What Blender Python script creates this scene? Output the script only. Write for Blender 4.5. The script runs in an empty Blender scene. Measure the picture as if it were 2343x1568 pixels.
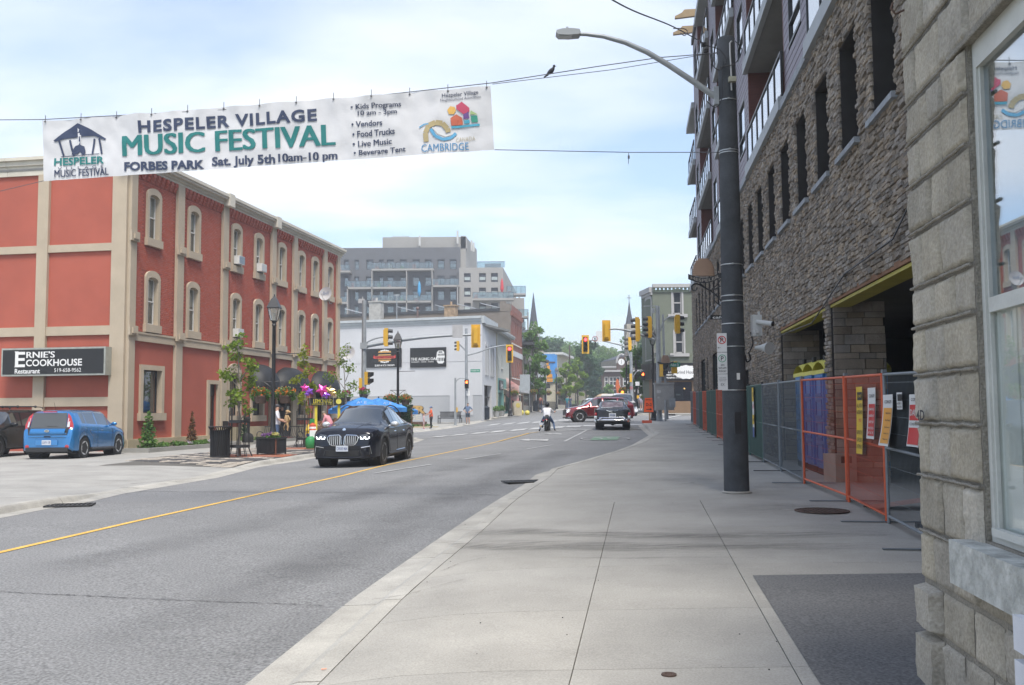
import bpy, bmesh, math, random
from mathutils import Vector, Matrix, noise
R=math.radians
random.seed(7)
S=bpy.context.scene
C=S.collection
# ---------------------------------------------------------------- camera
F=2200.0;CX,CY=1171.0,784.0
PIT=math.atan(158/F);ROLL=0.007
fw=Vector((0,math.cos(PIT),math.sin(PIT)))
_r=Vector((1,0,0));_u=_r.cross(fw)
rt=_r*math.cos(ROLL)-_u*math.sin(ROLL);up=_r*math.sin(ROLL)+_u*math.cos(ROLL)
CAM=Vector((0,0,1.6))
cd=bpy.data.cameras.new('camera');cam=bpy.data.objects.new('camera',cd);C.objects.link(cam)
cam.matrix_world=Matrix(((rt.x,up.x,-fw.x,0),(rt.y,up.y,-fw.y,0),(rt.z,up.z,-fw.z,1.6),(0,0,0,1)))
cd.sensor_width=36;cd.lens=36*F/2342;cd.clip_start=.05;cd.clip_end=5000
S.camera=cam
# ---------------------------------------------------------------- sky, sun, exposure
SUN_EL,SUN_AZ=R(63),R(161)          # azimuth clockwise from +y: behind the camera, to the right
w=bpy.data.worlds.new("World");S.world=w;w.use_nodes=True
nt=w.node_tree;N=nt.nodes;L=nt.links;N.clear()
out=N.new('ShaderNodeOutputWorld');bg=N.new('ShaderNodeBackground');bg.inputs[1].default_value=.15
sky=N.new('ShaderNodeTexSky');sky.sky_type='NISHITA';sky.sun_disc=False;sky.sun_elevation=SUN_EL;sky.sun_rotation=SUN_AZ
sky.air_density=1.0;sky.dust_density=1.6;sky.ozone_density=3.0
tc=N.new('ShaderNodeTexCoord');sep=N.new('ShaderNodeSeparateXYZ');L.new(tc.outputs['Generated'],sep.inputs[0])
def mth(op,a,b=None,c=None):
    n=N.new('ShaderNodeMath');n.operation=op
    for i,v in enumerate((a,b,c)):
        if v is None:continue
        if isinstance(v,(int,float)):n.inputs[i].default_value=v
        else:L.new(v,n.inputs[i])
    return n.outputs[0]
zz=mth('MAXIMUM',sep.outputs[2],0.0);zz=mth('ADD',zz,.16)
cx=mth('DIVIDE',sep.outputs[0],zz);cy=mth('DIVIDE',sep.outputs[1],zz)
cmb=N.new('ShaderNodeCombineXYZ');L.new(cx,cmb.inputs[0]);L.new(cy,cmb.inputs[1])
mp=N.new('ShaderNodeMapping');mp.inputs['Scale'].default_value=(.62,1.15,1);mp.inputs['Rotation'].default_value=(0,0,.5);mp.inputs['Location'].default_value=(3.1,1.2,0);L.new(cmb.outputs[0],mp.inputs[0])
n1=N.new('ShaderNodeTexNoise');n1.inputs['Scale'].default_value=.95;n1.inputs['Detail'].default_value=7;n1.inputs['Roughness'].default_value=.52;n1.inputs['Distortion'].default_value=.35
L.new(mp.outputs[0],n1.inputs['Vector'])
rp=N.new('ShaderNodeValToRGB');rp.color_ramp.elements[0].position=.44;rp.color_ramp.elements[1].position=.66
rp.color_ramp.elements[0].color=(.15,.15,.15,1);rp.color_ramp.elements[1].color=(.97,.97,.97,1)
L.new(n1.outputs['Fac'],rp.inputs[0])
mx=N.new('ShaderNodeMix');mx.data_type='RGBA';L.new(rp.outputs[0],mx.inputs[0]);L.new(sky.outputs[0],mx.inputs[6]);mx.inputs[7].default_value=(4.4,4.62,5.0,1)
L.new(mx.outputs[2],bg.inputs[0]);L.new(bg.outputs[0],out.inputs[0])
sd=bpy.data.lights.new('sun','SUN');sd.energy=2.8;sd.angle=R(20);sd.color=(1,.95,.87)
so=bpy.data.objects.new('sun',sd);C.objects.link(so)
sv=Vector((math.sin(SUN_AZ)*math.cos(SUN_EL),math.cos(SUN_AZ)*math.cos(SUN_EL),math.sin(SUN_EL)))
so.rotation_euler=sv.to_track_quat('Z','Y').to_euler()
S.view_settings.view_transform='Standard';S.view_settings.look='None';S.view_settings.gamma=1;S.view_settings.use_curve_mapping=False
S.view_settings.exposure=0.86
S.cycles.max_bounces=7;S.cycles.diffuse_bounces=3;S.cycles.glossy_bounces=3;S.cycles.transmission_bounces=5;S.cycles.transparent_max_bounces=12
S.cycles.use_denoising=True;S.cycles.volume_bounces=0
S.cycles.caustics_reflective=False;S.cycles.caustics_refractive=False;S.cycles.sample_clamp_indirect=6
# ---------------------------------------------------------------- where things stand
def W(px,py,d):
    v=fw+rt*((px-CX)/F)+up*((CY-py)/F);k=d/v.y
    return Vector((v.x*k,d,1.6+v.z*k))
def lin(x,pts):
    if x<=pts[0][0]:return pts[0][1]
    for (a,b),(c,d) in zip(pts,pts[1:]):
        if x<=c:return b+(d-b)*(x-a)/(c-a)
    return pts[-1][1]
HLp=[(-20,-.1),(0,-.02),(12,.02),(28,.15),(40,.17),(60,.20),(72,.22),(82,.42),(92,.95),(105,1.45),(125,1.85),(160,2.1),(400,3)]
HRp=[(-20,-.15),(0,.0),(6,.06),(12,.2),(16,.28),(30,.45),(48,.68),(63,.98),(80,1.25),(105,1.6),(125,1.85),(160,2.1),(400,3)]
def H(x,y):
    """height of the pavement level; the road lies RD lower"""
    t=min(1,max(0,(x+7)/11.0));t=t*t*(3-2*t);a=b=0
    for w_,o in ((.25,-3),(.5,0),(.25,3)):
        a+=w_*lin(y+o,HLp);b+=w_*lin(y+o,HRp)
    return a+(b-a)*t
RD=.12
def G(px,py,dz=0):
    y=1.5
    while y<400:
        p=W(px,py,y)
        if p.z<H(p.x,p.y)+dz:
            lo,hi=y/1.03,y
            for _ in range(24):
                m=(lo+hi)/2;p=W(px,py,m)
                if p.z<H(p.x,p.y)+dz:hi=m
                else:lo=m
            return W(px,py,(lo+hi)/2)
        y*=1.03
    return W(px,py,400)
# ---------------------------------------------------------------- materials
MATS={}
def mat(name,col,rough=.7,var=.12,scale=3.0,bump=.0,bscale=40.0,metal=0.0,spec=.5,coat=0.0,emit=None,es=0.0,alpha=1.0,col2=None,per=0.0,stretch=None,trans=0.0,voro=0,fine=0.0,sub=0.0):
    if name in MATS:return MATS[name]
    m=bpy.data.materials.new(name);m.use_nodes=True;t=m.node_tree;n=t.nodes;l=t.links
    b=n['Principled BSDF'];b.inputs['Roughness'].default_value=rough;b.inputs['Metallic'].default_value=metal
    b.inputs['Specular IOR Level'].default_value=spec;b.inputs['Coat Weight'].default_value=coat;b.inputs['Coat Roughness'].default_value=.04
    b.inputs['Alpha'].default_value=alpha;b.inputs['Transmission Weight'].default_value=trans
    if emit:b.inputs['Emission Color'].default_value=(*emit,1);b.inputs['Emission Strength'].default_value=es
    c1=Vector(col);c2=Vector(col2) if col2 else None
    tcd=n.new('ShaderNodeTexCoord');vec=tcd.outputs['Object']
    if stretch:
        mpp=n.new('ShaderNodeMapping');mpp.inputs['Scale'].default_value=stretch;l.new(vec,mpp.inputs[0]);vec=mpp.outputs[0]
    if var or col2 or per:
        tx=n.new('ShaderNodeTexNoise');tx.inputs['Scale'].default_value=scale;tx.inputs['Detail'].default_value=6;tx.inputs['Roughness'].default_value=.62;l.new(vec,tx.inputs['Vector'])
        cr=n.new('ShaderNodeValToRGB');e=cr.color_ramp.elements;e[0].position=.3;e[1].position=.7
        a=c1*(1-var);bb=(c2 if c2 else c1*(1+var))
        e[0].color=(*a,1);e[1].color=(*bb,1);l.new(tx.outputs['Fac'],cr.inputs[0]);o=cr.outputs[0]
        if fine:
            t2=n.new('ShaderNodeTexNoise');t2.inputs['Scale'].default_value=bscale*1.7;t2.inputs['Detail'].default_value=3;l.new(vec,t2.inputs['Vector'])
            mr=n.new('ShaderNodeMapRange');mr.inputs[1].default_value=.32;mr.inputs[2].default_value=.68;mr.inputs[3].default_value=1-fine;mr.inputs[4].default_value=1+fine;l.new(t2.outputs['Fac'],mr.inputs[0])
            ml=n.new('ShaderNodeVectorMath');ml.operation='SCALE';l.new(o,ml.inputs[0]);l.new(mr.outputs[0],ml.inputs['Scale']);o=ml.outputs[0]
        if per:
            at=n.new('ShaderNodeAttribute');at.attribute_name='v';oi=n.new('ShaderNodeObjectInfo')
            ad=n.new('ShaderNodeMath');ad.operation='ADD';l.new(at.outputs['Fac'],ad.inputs[0]);l.new(oi.outputs['Random'],ad.inputs[1])
            fr=n.new('ShaderNodeMath');fr.operation='FRACT';l.new(ad.outputs[0],fr.inputs[0])
            mr=n.new('ShaderNodeMapRange');mr.inputs[3].default_value=1-per;mr.inputs[4].default_value=1+per;l.new(fr.outputs[0],mr.inputs[0])
            ml=n.new('ShaderNodeVectorMath');ml.operation='SCALE';l.new(o,ml.inputs[0]);l.new(mr.outputs[0],ml.inputs['Scale']);o=ml.outputs[0]
            hs=n.new('ShaderNodeHueSaturation');l.new(o,hs.inputs['Color'])
            f2=n.new('ShaderNodeMath');f2.operation='MULTIPLY';l.new(fr.outputs[0],f2.inputs[0]);f2.inputs[1].default_value=7.13
            f3=n.new('ShaderNodeMath');f3.operation='FRACT';l.new(f2.outputs[0],f3.inputs[0])
            mr2=n.new('ShaderNodeMapRange');mr2.inputs[3].default_value=1-per;mr2.inputs[4].default_value=1+per*1.3;l.new(f3.outputs[0],mr2.inputs[0]);l.new(mr2.outputs[0],hs.inputs['Saturation']);o=hs.outputs[0]
        l.new(o,b.inputs['Base Color'])
    else:b.inputs['Base Color'].default_value=(*c1,1)
    if bump:
        bn=n.new('ShaderNodeTexVoronoi' if voro else 'ShaderNodeTexNoise');bn.inputs['Scale'].default_value=bscale
        if not voro:bn.inputs['Detail'].default_value=5
        l.new(vec,bn.inputs['Vector']);bp=n.new('ShaderNodeBump');bp.inputs['Strength'].default_value=bump;bp.inputs['Distance'].default_value=.02
        l.new(bn.outputs['Distance' if voro else 'Fac'],bp.inputs['Height']);l.new(bp.outputs[0],b.inputs['Normal'])
    MATS[name]=m;return m
# ---------------------------------------------------------------- mesh building
def smooth_angle(me,deg=40):
    for p in me.polygons:p.use_smooth=True
    try:me.set_sharp_from_angle(angle=R(deg))
    except Exception:pass
class MB:
    def __init__(s):s.v=[];s.f=[];s.m=[];s.a=[];s.cm=0;s.cv=0.0
    def add(s,vs,fs):
        o=len(s.v);s.v+=[Vector(q) for q in vs];s.a+=[s.cv]*len(vs);s.f+=[tuple(i+o for i in f) for f in fs];s.m+=[s.cm]*len(fs);return s
    def box(s,c,d,rz=0,M=None,taper=1):
        x,y,z=d[0]/2,d[1]/2,d[2]/2;vs=[Vector((sx*x*(taper if sz>0 else 1),sy*y*(taper if sz>0 else 1),sz*z)) for sz in(-1,1) for sx,sy in((-1,-1),(1,-1),(1,1),(-1,1))]
        m=Matrix.Translation(Vector(c))@(M if M else Matrix.Rotation(rz,4,'Z'))
        return s.add([m@q for q in vs],[(0,3,2,1),(4,5,6,7),(0,1,5,4),(1,2,6,5),(2,3,7,6),(3,0,4,7)])
    def b2(s,a,b):  # axis-aligned box by corners
        return s.box([(a[i]+b[i])/2 for i in range(3)],[abs(b[i]-a[i]) for i in range(3)])
    def quad(s,a,b,c,d):return s.add([a,b,c,d],[(0,1,2,3)])
    def tube(s,pts,r,n=8,cap=True,close=False):
        pts=[Vector(p) for p in pts];k=len(pts);rs=r if isinstance(r,(list,tuple)) else [r]*k
        vs=[];fs=[];pn=None
        for i,p in enumerate(pts):
            t=(pts[min(i+1,k-1)]-pts[max(i-1,0)]);t=t.normalized() if t.length>1e-9 else Vector((0,0,1))
            if pn is None:
                a=Vector((0,0,1)) if abs(t.z)<.9 else Vector((1,0,0));pn=t.cross(a).normalized()
            else:
                pn=(pn-t*pn.dot(t));pn=pn.normalized() if pn.length>1e-6 else t.orthogonal().normalized()
            bn=t.cross(pn)
            for j in range(n):
                a=2*math.pi*j/n;vs.append(p+(pn*math.cos(a)+bn*math.sin(a))*rs[i])
        for i in range(k-1):
            for j in range(n):
                fs.append((i*n+j,i*n+(j+1)%n,(i+1)*n+(j+1)%n,(i+1)*n+j))
        if cap:fs+= [tuple(range(n))[::-1],tuple((k-1)*n+j for j in range(n))]
        return s.add(vs,fs)
    def cyl(s,a,b,r0,r1=None,n=12):return s.tube([a,b],[r0,r0 if r1 is None else r1],n)
    def lathe(s,c,prof,n=16,M=None):
        vs=[];fs=[];k=len(prof)
        for r,z in prof:
            for j in range(n):
                a=2*math.pi*j/n;vs.append(Vector((r*math.cos(a),r*math.sin(a),z)))
        for i in range(k-1):
            for j in range(n):fs.append((i*n+j,i*n+(j+1)%n,(i+1)*n+(j+1)%n,(i+1)*n+j))
        fs+=[tuple(range(n))[::-1],tuple((k-1)*n+j for j in range(n))]
        m=Matrix.Translation(Vector(c))@(M or Matrix())
        return s.add([m@q for q in vs],fs)
    def ball(s,c,r,n=10,k=6,M=None):
        r=r if isinstance(r,(list,tuple)) else (r,r,r);vs=[];fs=[]
        for i in range(k+1):
            a=math.pi*i/k
            for j in range(n):
                b=2*math.pi*j/n;vs.append(Vector((r[0]*math.sin(a)*math.cos(b),r[1]*math.sin(a)*math.sin(b),-r[2]*math.cos(a))))
        for i in range(k):
            for j in range(n):fs.append((i*n+j,i*n+(j+1)%n,(i+1)*n+(j+1)%n,(i+1)*n+j))
        m=Matrix.Translation(Vector(c))@(M or Matrix());return s.add([m@q for q in vs],fs)
    def prism(s,poly,y0,y1,M=None):
        """poly in (x,z), extruded along y"""
        n=len(poly);vs=[Vector((p[0],y0,p[1])) for p in poly]+[Vector((p[0],y1,p[1])) for p in poly]
        fs=[tuple(range(n)),tuple(range(2*n-1,n-1,-1))]+[(i,i+n,(i+1)%n+n,(i+1)%n) for i in range(n)]
        if M:vs=[M@q for q in vs]
        return s.add(vs,fs)
    def grid(s,fn,nu,nv):
        vs=[fn(i/nu,j/nv) for j in range(nv+1) for i in range(nu+1)]
        fs=[(j*(nu+1)+i,j*(nu+1)+i+1,(j+1)*(nu+1)+i+1,(j+1)*(nu+1)+i) for j in range(nv) for i in range(nu)]
        return s.add(vs,fs)
    def mesh(s,name,mats,smooth=0):
        me=bpy.data.meshes.new(name);me.from_pydata([tuple(q) for q in s.v],[],s.f);me.update()
        for m in (mats if isinstance(mats,(list,tuple)) else [mats]):me.materials.append(m)
        if any(s.m):me.polygons.foreach_set('material_index',s.m)
        if any(s.a):
            at=me.attributes.new('v','FLOAT','POINT');at.data.foreach_set('value',s.a)
        if smooth:smooth_angle(me,smooth)
        return me
def put(name,me,parent=None,world=False,**tags):
    o=bpy.data.objects.new(name,me);C.objects.link(o)
    if parent is not None:
        o.parent=parent
        if world:o.matrix_local=RM[parent.name].inverted()
    for k,v in tags.items():o[k]=v
    return o
RM={}
def part(mb,name,m,parent=None,world=False,smooth=0,**tags):
    return put(name,mb.mesh(name,m,smooth),parent,world,**tags)
def thing(name,label,cat,loc=(0,0,0),rz=0,group=None):
    o=bpy.data.objects.new(name,None);C.objects.link(o);o.location=loc;o.rotation_euler=(0,0,rz);o.empty_display_size=.2
    o['label']=label;o['category']=cat
    if group:o['group']=group
    RM[o.name]=Matrix.Translation(Vector(loc))@Matrix.Rotation(rz,4,'Z');return o
def single(mb,name,m,label,cat,group=None,smooth=0):
    o=part(mb,name,m,smooth=smooth);o['label']=label;o['category']=cat
    if group:o['group']=group
    return o
def kids(o):return [c for c in bpy.data.objects if c.parent==o]
def dup(root,loc,rz=None,label=None,scale=None):
    def cp(o,par):
        c=o.copy();C.objects.link(c)
        if par is not None:c.parent=par
        for k in list(o.children):cp(k,c)
        return c
    r=cp(root,None);r.location=loc
    if rz is not None:r.rotation_euler=(0,0,rz)
    if scale:r.scale=(scale,)*3
    if label:r['label']=label
    return r
FONT_CACHE={}
def textmesh(s,w=None,h=None,off=0.0,ext=.004,align='CENTER',spacing=1.0,shear=0):
    """flat lettering in the x-z plane facing -y, centred on the origin (or left aligned)"""
    bold=0.0
    if off>.006 and any(c_ in s for c_ in 'MNWm'):bold=off;off=0.0
    cu=bpy.data.curves.new('t','FONT');cu.body=s;cu.size=1;cu.offset=off;cu.extrude=0;cu.resolution_u=3;cu.space_character=spacing;cu.shear=shear
    o=bpy.data.objects.new('t',cu);C.objects.link(o);dg=bpy.context.evaluated_depsgraph_get()
    me=bpy.data.meshes.new_from_object(o.evaluated_get(dg));bpy.data.objects.remove(o);bpy.data.curves.remove(cu)
    vs=[v.co.copy() for v in me.vertices];fs=[tuple(p.vertices) for p in me.polygons];bpy.data.meshes.remove(me)
    if not vs:return [],[]
    x0=min(v.x for v in vs);x1=max(v.x for v in vs);y0=min(v.y for v in vs);y1=max(v.y for v in vs)
    sy=(h/(y1-y0)) if h else None;sx=(w/(x1-x0)) if w else None
    sx=sx or sy;sy=sy or sx
    cxx=(x0+x1)/2 if align=='CENTER' else x0;cyy=(y0+y1)/2
    o=[Vector(((v.x-cxx)*sx,0,(v.y-cyy)*sy)) for v in vs]
    if bold:   # heavier strokes from slightly shifted layers
        n=len(o);b_=[(d*bold*sx,-.0006*(k+1)) for k,d in enumerate((-1.2,1.2))]
        for k,(dx,dy) in enumerate(b_):o+=[Vector((v.x+dx,dy,v.z)) for v in o[:n]]
        fs=fs+[tuple(i+n*(k+1) for i in f) for k in range(2) for f in fs]
    return o,fs
def text(mb,s,c,w=None,h=None,M=None,off=0.0,align='CENTER',spacing=1.0,fn=None):
    vs,fs=textmesh(s,w,h,off,align=align,spacing=spacing)
    if not vs:return mb
    m=M or Matrix();vs=[(m@q)+Vector(c) for q in vs]
    if fn:vs=[fn(q) for q in vs]
    return mb.add(vs,fs)
# irregular small pieces (stones, bricks, pavers)
def unit_piece(seed,rough=.12,inset=.08):
    rr=random.Random(seed);mb=MB()
    back=[(-.5,0,-.5),(.5,0,-.5),(.5,0,.5),(-.5,0,.5)]
    j=lambda:rr.uniform(-rough,rough)*.5
    mid=[(x*(1+j()*.3),.6+j(),z*(1+j()*.5)) for x,_,z in back]
    fr=[(x*(1-2*inset)+j()*.3,1+j(),z*(1-2*inset)+j()*.3) for x,_,z in back]
    mb.add(back+mid+fr,[(0,1,5,4),(1,2,6,5),(2,3,7,6),(3,0,4,7),(4,5,9,8),(5,6,10,9),(6,7,11,10),(7,4,8,11),(8,9,10,11)])
    return mb
def pieces(name,items,m,parent,toworld,limit=300,rough=.12,inset=.08,rest='',out=1):
    """items: (centre, dims) in the parent's frame; the 'limit' ones that show largest are objects, the rest one mesh"""
    U=[unit_piece(k,rough,inset) for k in range(8)];ms=[u.mesh(name,m) for u in U]
    def app(it):
        p=toworld@Vector(it[0]);d=(p-CAM);dist=d.length
        a=(p-CAM).normalized();
        vis=1 if a.dot(fw)>.86 and abs(a.dot(rt)/a.dot(fw))<.55 and abs(a.dot(up)/a.dot(fw))<.37 else .01
        return -it[1][0]*it[1][2]/dist**2*vis
    items=sorted(items,key=app)
    for k,(c,d) in enumerate(items[:limit]):
        o=bpy.data.objects.new(name,ms[k%8]);C.objects.link(o);o.parent=parent;o.location=c;o.scale=(d[0],d[1]*out,d[2])
    if len(items)>limit:
        vs=[];fs=[];at=[]
        for k,(c,d) in enumerate(items[limit:]):
            u=U[(k*5+3)%8];b=len(vs);val=random.random()
            for q in u.v:vs.append((c[0]+q.x*d[0],c[1]+q.y*d[1]*out,c[2]+q.z*d[2]))
            at+=[val]*12
            for f in u.f:fs.append((f[0]+b,f[1]+b,f[2]+b,f[3]+b))
        me=bpy.data.meshes.new(rest or name);me.from_pydata(vs,[],fs);me.update();me.materials.append(m)
        a=me.attributes.new('v','FLOAT','POINT');a.data.foreach_set('value',at)
        put(rest or name,me,parent,kind='stuff')
# ================================================================ GROUND
asph=mat('asphalt',(.178,.178,.176),.9,.15,.3,.6,26,fine=.42)
asph2=mat('dark_asphalt',(.125,.124,.122),.92,.14,.6,.6,30,fine=.36)
conc=mat('concrete',(.315,.30,.268),.88,.17,.7,.3,45,fine=.14,per=.04)
concl=mat('concrete_light',(.28,.272,.25),.88,.16,.9,.25,45,fine=.12,per=.06)
joint=mat('joint_dirt',(.10,.094,.082),.95,.2,8)
white_paint=mat('road_white',(.38,.38,.37),.8,.3,2.5,.2,60,fine=.25)
yel_paint=mat('road_yellow',(.62,.38,.08),.8,.14,2.5,.2,60,fine=.2)
green_paint=mat('road_green',(.16,.27,.18),.85,.2,2,.2,60,fine=.25)
crack=mat('crack_black',(.025,.025,.025),.9,.2,5)
iron=mat('iron_rust',(.10,.065,.05),.75,.35,6,.4,60,metal=.4)
earth=mat('earth',(.16,.12,.08),.95,.3,3,.6,25)
mulch=mat('mulch',(.035,.025,.02),.95,.4,8,.8,30)
grassm=mat('far_green',(.07,.10,.035),.95,.3,.3,.4,10)
def structure(o):o['kind']='structure';return o
def rng(a,b,st):
    n=max(1,int(round((b-a)/st)));return [a+(b-a)*i/n for i in range(n+1)]
def sheet(name,m,xs,ys,z):
    vs=[(x,y,z(x,y)) for y in ys for x in xs];nx=len(xs)
    fs=[(j*nx+i,j*nx+i+1,(j+1)*nx+i+1,(j+1)*nx+i) for j in range(len(ys)-1) for i in range(nx-1)]
    mb=MB().add(vs,fs);o=part(mb,name,m,smooth=60);return structure(o)
sheet('ground',grassm,rng(-620,-90,100)+rng(-80,80,8)+rng(90,620,100),rng(-60,264,9)+rng(300,800,100),lambda x,y:H(x,y)-.35-(.0 if abs(x)<70 else (abs(x)-70)*.002))
sheet('road',asph,rng(-60,-22,2)+rng(-21.5,26,.5)+rng(28,60,2),rng(-6,129.5,.5)+rng(131,262,3),lambda x,y:H(x,y)-RD)
def poly_at(y,pts):return lin(y,pts)
# ---- left pavement with its kerb and driveway
LC=[(-6,-11.6),(4,-10.1),(10,-9.3)]
for q in [(0,1186.5),(103,1166),(206,1149),(275,1131.5),(396,1111),(499,1093.6),(592,1069.5),(688,1055),(719,1049),(936,1018.6)]:
    p=G(*q,-RD);LC.append((p.y,p.x))
LC+=[(52,-4.75),(55,-5.4),(57.2,-7.5),(58.2,-10.5)]
LC.sort()
def lx(y):return lin(y,LC)
def drive(y):   # 1 where the kerb is dropped for the driveway
    return max(0,min(1,(y-18.3)/1.4,(29.6-y)/1.6))
def hl(x,y):
    d=drive(y)
    if d<=0:return H(x,y)
    t=max(0,min(1,(x-(lx(y)-3.2))/3.0));return H(x,y)-d*(RD-.035)*t*t*(3-2*t)
ys=rng(-6,58.2,.45);mb=MB()
def strip(fl,fr,ys,z,n):
    vs=[];
    for y in ys:
        a,b=fl(y),fr(y)
        for i in range(n+1):
            x=a+(b-a)*i/n;vs.append((x,y,z(x,y)))
    return vs,[(j*(n+1)+i,j*(n+1)+i+1,(j+1)*(n+1)+i+1,(j+1)*(n+1)+i) for j in range(len(ys)-1) for i in range(n)]
def merge_x(y):return -45
vs,fs=strip(lambda y:-45,lambda y:lx(y)-6.2,ys,lambda x,y:H(x,y),12);mb.add(vs,fs)
vs,fs=strip(lambda y:lx(y)-6.2,lambda y:lx(y)-.52,ys,hl,14);mb.add(vs,fs)
lp=structure(part(mb,'pavement',concl,smooth=60))
kerbm=mat('kerb_concrete',(.35,.335,.30),.88,.2,1.6,.3,45,fine=.14,per=.07)
def kerb_run(name,fx,ys0,zt,h=RD,side=1,width=.22,gut=.32,parent=None,piece=2.4):
    """kerb stones one by one; fx(y) is the road edge of the gutter; side=+1 when the pavement lies towards -x"""
    n=0;y=ys0[0]
    while y<ys0[1]-.1:
        y1=min(y+piece,ys0[1]);mb=MB();k=5;g=.012
        prof=[]
        st=[y+g+(y1-y-2*g)*i/k for i in range(k+1)]
        rows=[]
        for yy in st:
            x0=fx(yy);t=zt(yy);r=H(x0,yy)-RD
            x0s=[x0,x0-side*gut*.92,x0-side*(gut+.03),x0-side*(gut+.06),x0-side*(gut+width),x0-side*(gut+width)]
            top=max(r+.02,t)
            zs=[r+.004,r+.012,r+.012+(top-r-.012)*.75,top,top+.004,r-.1]
            rows.append([(a,yy,b) for a,b in zip(x0s,zs)])
        vs=[q for r_ in rows for q in r_];m_=6
        fs=[(j*m_+i,j*m_+i+1,(j+1)*m_+i+1,(j+1)*m_+i) for j in range(k) for i in range(m_-1)]
        mb.cv=random.random();mb.add(vs,fs);mb.add([q for q in rows[0]],[tuple(range(m_))]);mb.add([q for q in rows[-1]],[tuple(range(m_))])
        part(mb,'kerb_stone',kerbm,parent);y=y1;n+=1
lk=bpy.data.objects.new('kerb',None);C.objects.link(lk);lk['kind']='structure'
kerb_run('kerb',lx,(-6,57),lambda y:hl(lx(y)-.4,y),parent=lk)
part(MB().add(*strip(lambda y:lx(y)-.54,lambda y:lx(y)-.46,rng(-6,57.5,.5),lambda x,y:H(x,y)-RD-.02,1)),'joint_line',joint,lk)
# joints in the left concrete
mb=MB()
def gline(mb,a,b,wd,dz,zf=None,n=None,jit=0.0):
    a,b=Vector(a[:2]),Vector(b[:2]);d=b-a;L_=d.length;n=n or max(2,int(L_/.4));t=d.normalized();s_=Vector((-t.y,t.x))*wd/2;vs=[]
    zf=zf or (lambda x,y:H(x,y))
    for i in range(n+1):
        p=a+d*i/n
        if jit:p=p+s_.normalized()*random.uniform(-jit,jit)
        k=1+(random.uniform(-.6,.6) if jit else 0)
        for q in (p-s_*k,p+s_*k):vs.append((q.x,q.y,zf(q.x,q.y)+dz))
    return mb.add(vs,[(2*i,2*i+1,2*i+3,2*i+2) for i in range(n)])
jl=[((0,1100),(420,1093)),((0,1095+45),(240,1133)),((275,1108),(560,1120-20)),((300,1100),(470,1084)),((0,1064),(480,1071))]
for a,b in jl:gline(mb,G(*a),G(*b),.02,.005,hl,jit=.01)
part(mb,'joint_line',joint,lp)
# ---- far left pavement beyond the side street
FL=[(70.2,-40),(70.4,-9),(71,-7.4),(75,-6.05),(84.5,-2.6),(94,-.3),(103,1.45),(113,3.5),(125,6.0),(150,11),(180,17),(260,30)]
def flx(y):return lin(y,FL)
mb=MB();ys=rng(70.6,72,.3)+rng(72.5,250,1.5)
mb.add(*strip(lambda y:flx(y)-.5-40,lambda y:flx(y)-.5,ys,lambda x,y:H(x,y),20))
fp=structure(part(mb,'pavement',concl,smooth=60))
fk=bpy.data.objects.new('kerb',None);C.objects.link(fk);fk['kind']='structure'
kerb_run('kerb',flx,(71,150),lambda y:H(flx(y)-.4,y),parent=fk,piece=4)
mb=MB();mb.add([(-45,70.6,H(-45,70)-RD),(flx(70.6)-.5,70.6,H(-9,70)-RD),(flx(70.6)-.5,70.6,H(-9,70.6)),(-45,70.6,H(-45,70.6))],[(0,1,2,3)])
mb.add([(-45,58.2,H(-45,58)-RD),(lx(58.2)-.5,58.2,H(-9,58)-RD),(lx(58.2)-.5,58.2,H(-9,58.2)),(-45,58.2,H(-45,58.2))],[(0,1,2,3)])
part(mb,'kerb_face',concl,fk)
# ---- right pavement
RA=[(-6,-2.3),(5.6,-1.72)]
for q in [(804,1372),(879,1319),(974,1253),(1077,1183),(1147,1139),(1197,1110),(1226,1086),(1304,1065),(1387,1040),(1445,1019)]:
    p=G(*q,-RD);RA.append((p.y,p.x))
RA+=[(43,6.05),(50,6.7),(58,7.5),(61,8.4),(62.6,10.2),(63.3,13)]
RA.sort()
def rx(y):return lin(y,RA)
def wx(y):return 3.7+.1236*y
def curbdrop(y):return max(0,min(1,(15.5-y)/3))
def hr(x,y):
    d=curbdrop(y)
    if d<=0:return H(x,y)
    t=max(0,min(1,1-(x-rx(y)-.5)/1.0));return H(x,y)-d*(RD-.045)*t*t
rk=bpy.data.objects.new('kerb',None);C.objects.link(rk);rk['kind']='structure'
kerb_run('kerb',rx,(-6,62.4),lambda y:hr(rx(y)+.45,y),side=-1,parent=rk,width=.2,gut=.3)
mb=MB();mb.add(*strip(lambda y:rx(y)+.45,lambda y:wx(y)+(0 if y>9 else -1.9)-.0,rng(-6,63.3,.5),lambda x,y:hr(x,y)-.02,10))
rp_=structure(part(mb,'pavement',joint,smooth=60))
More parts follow.
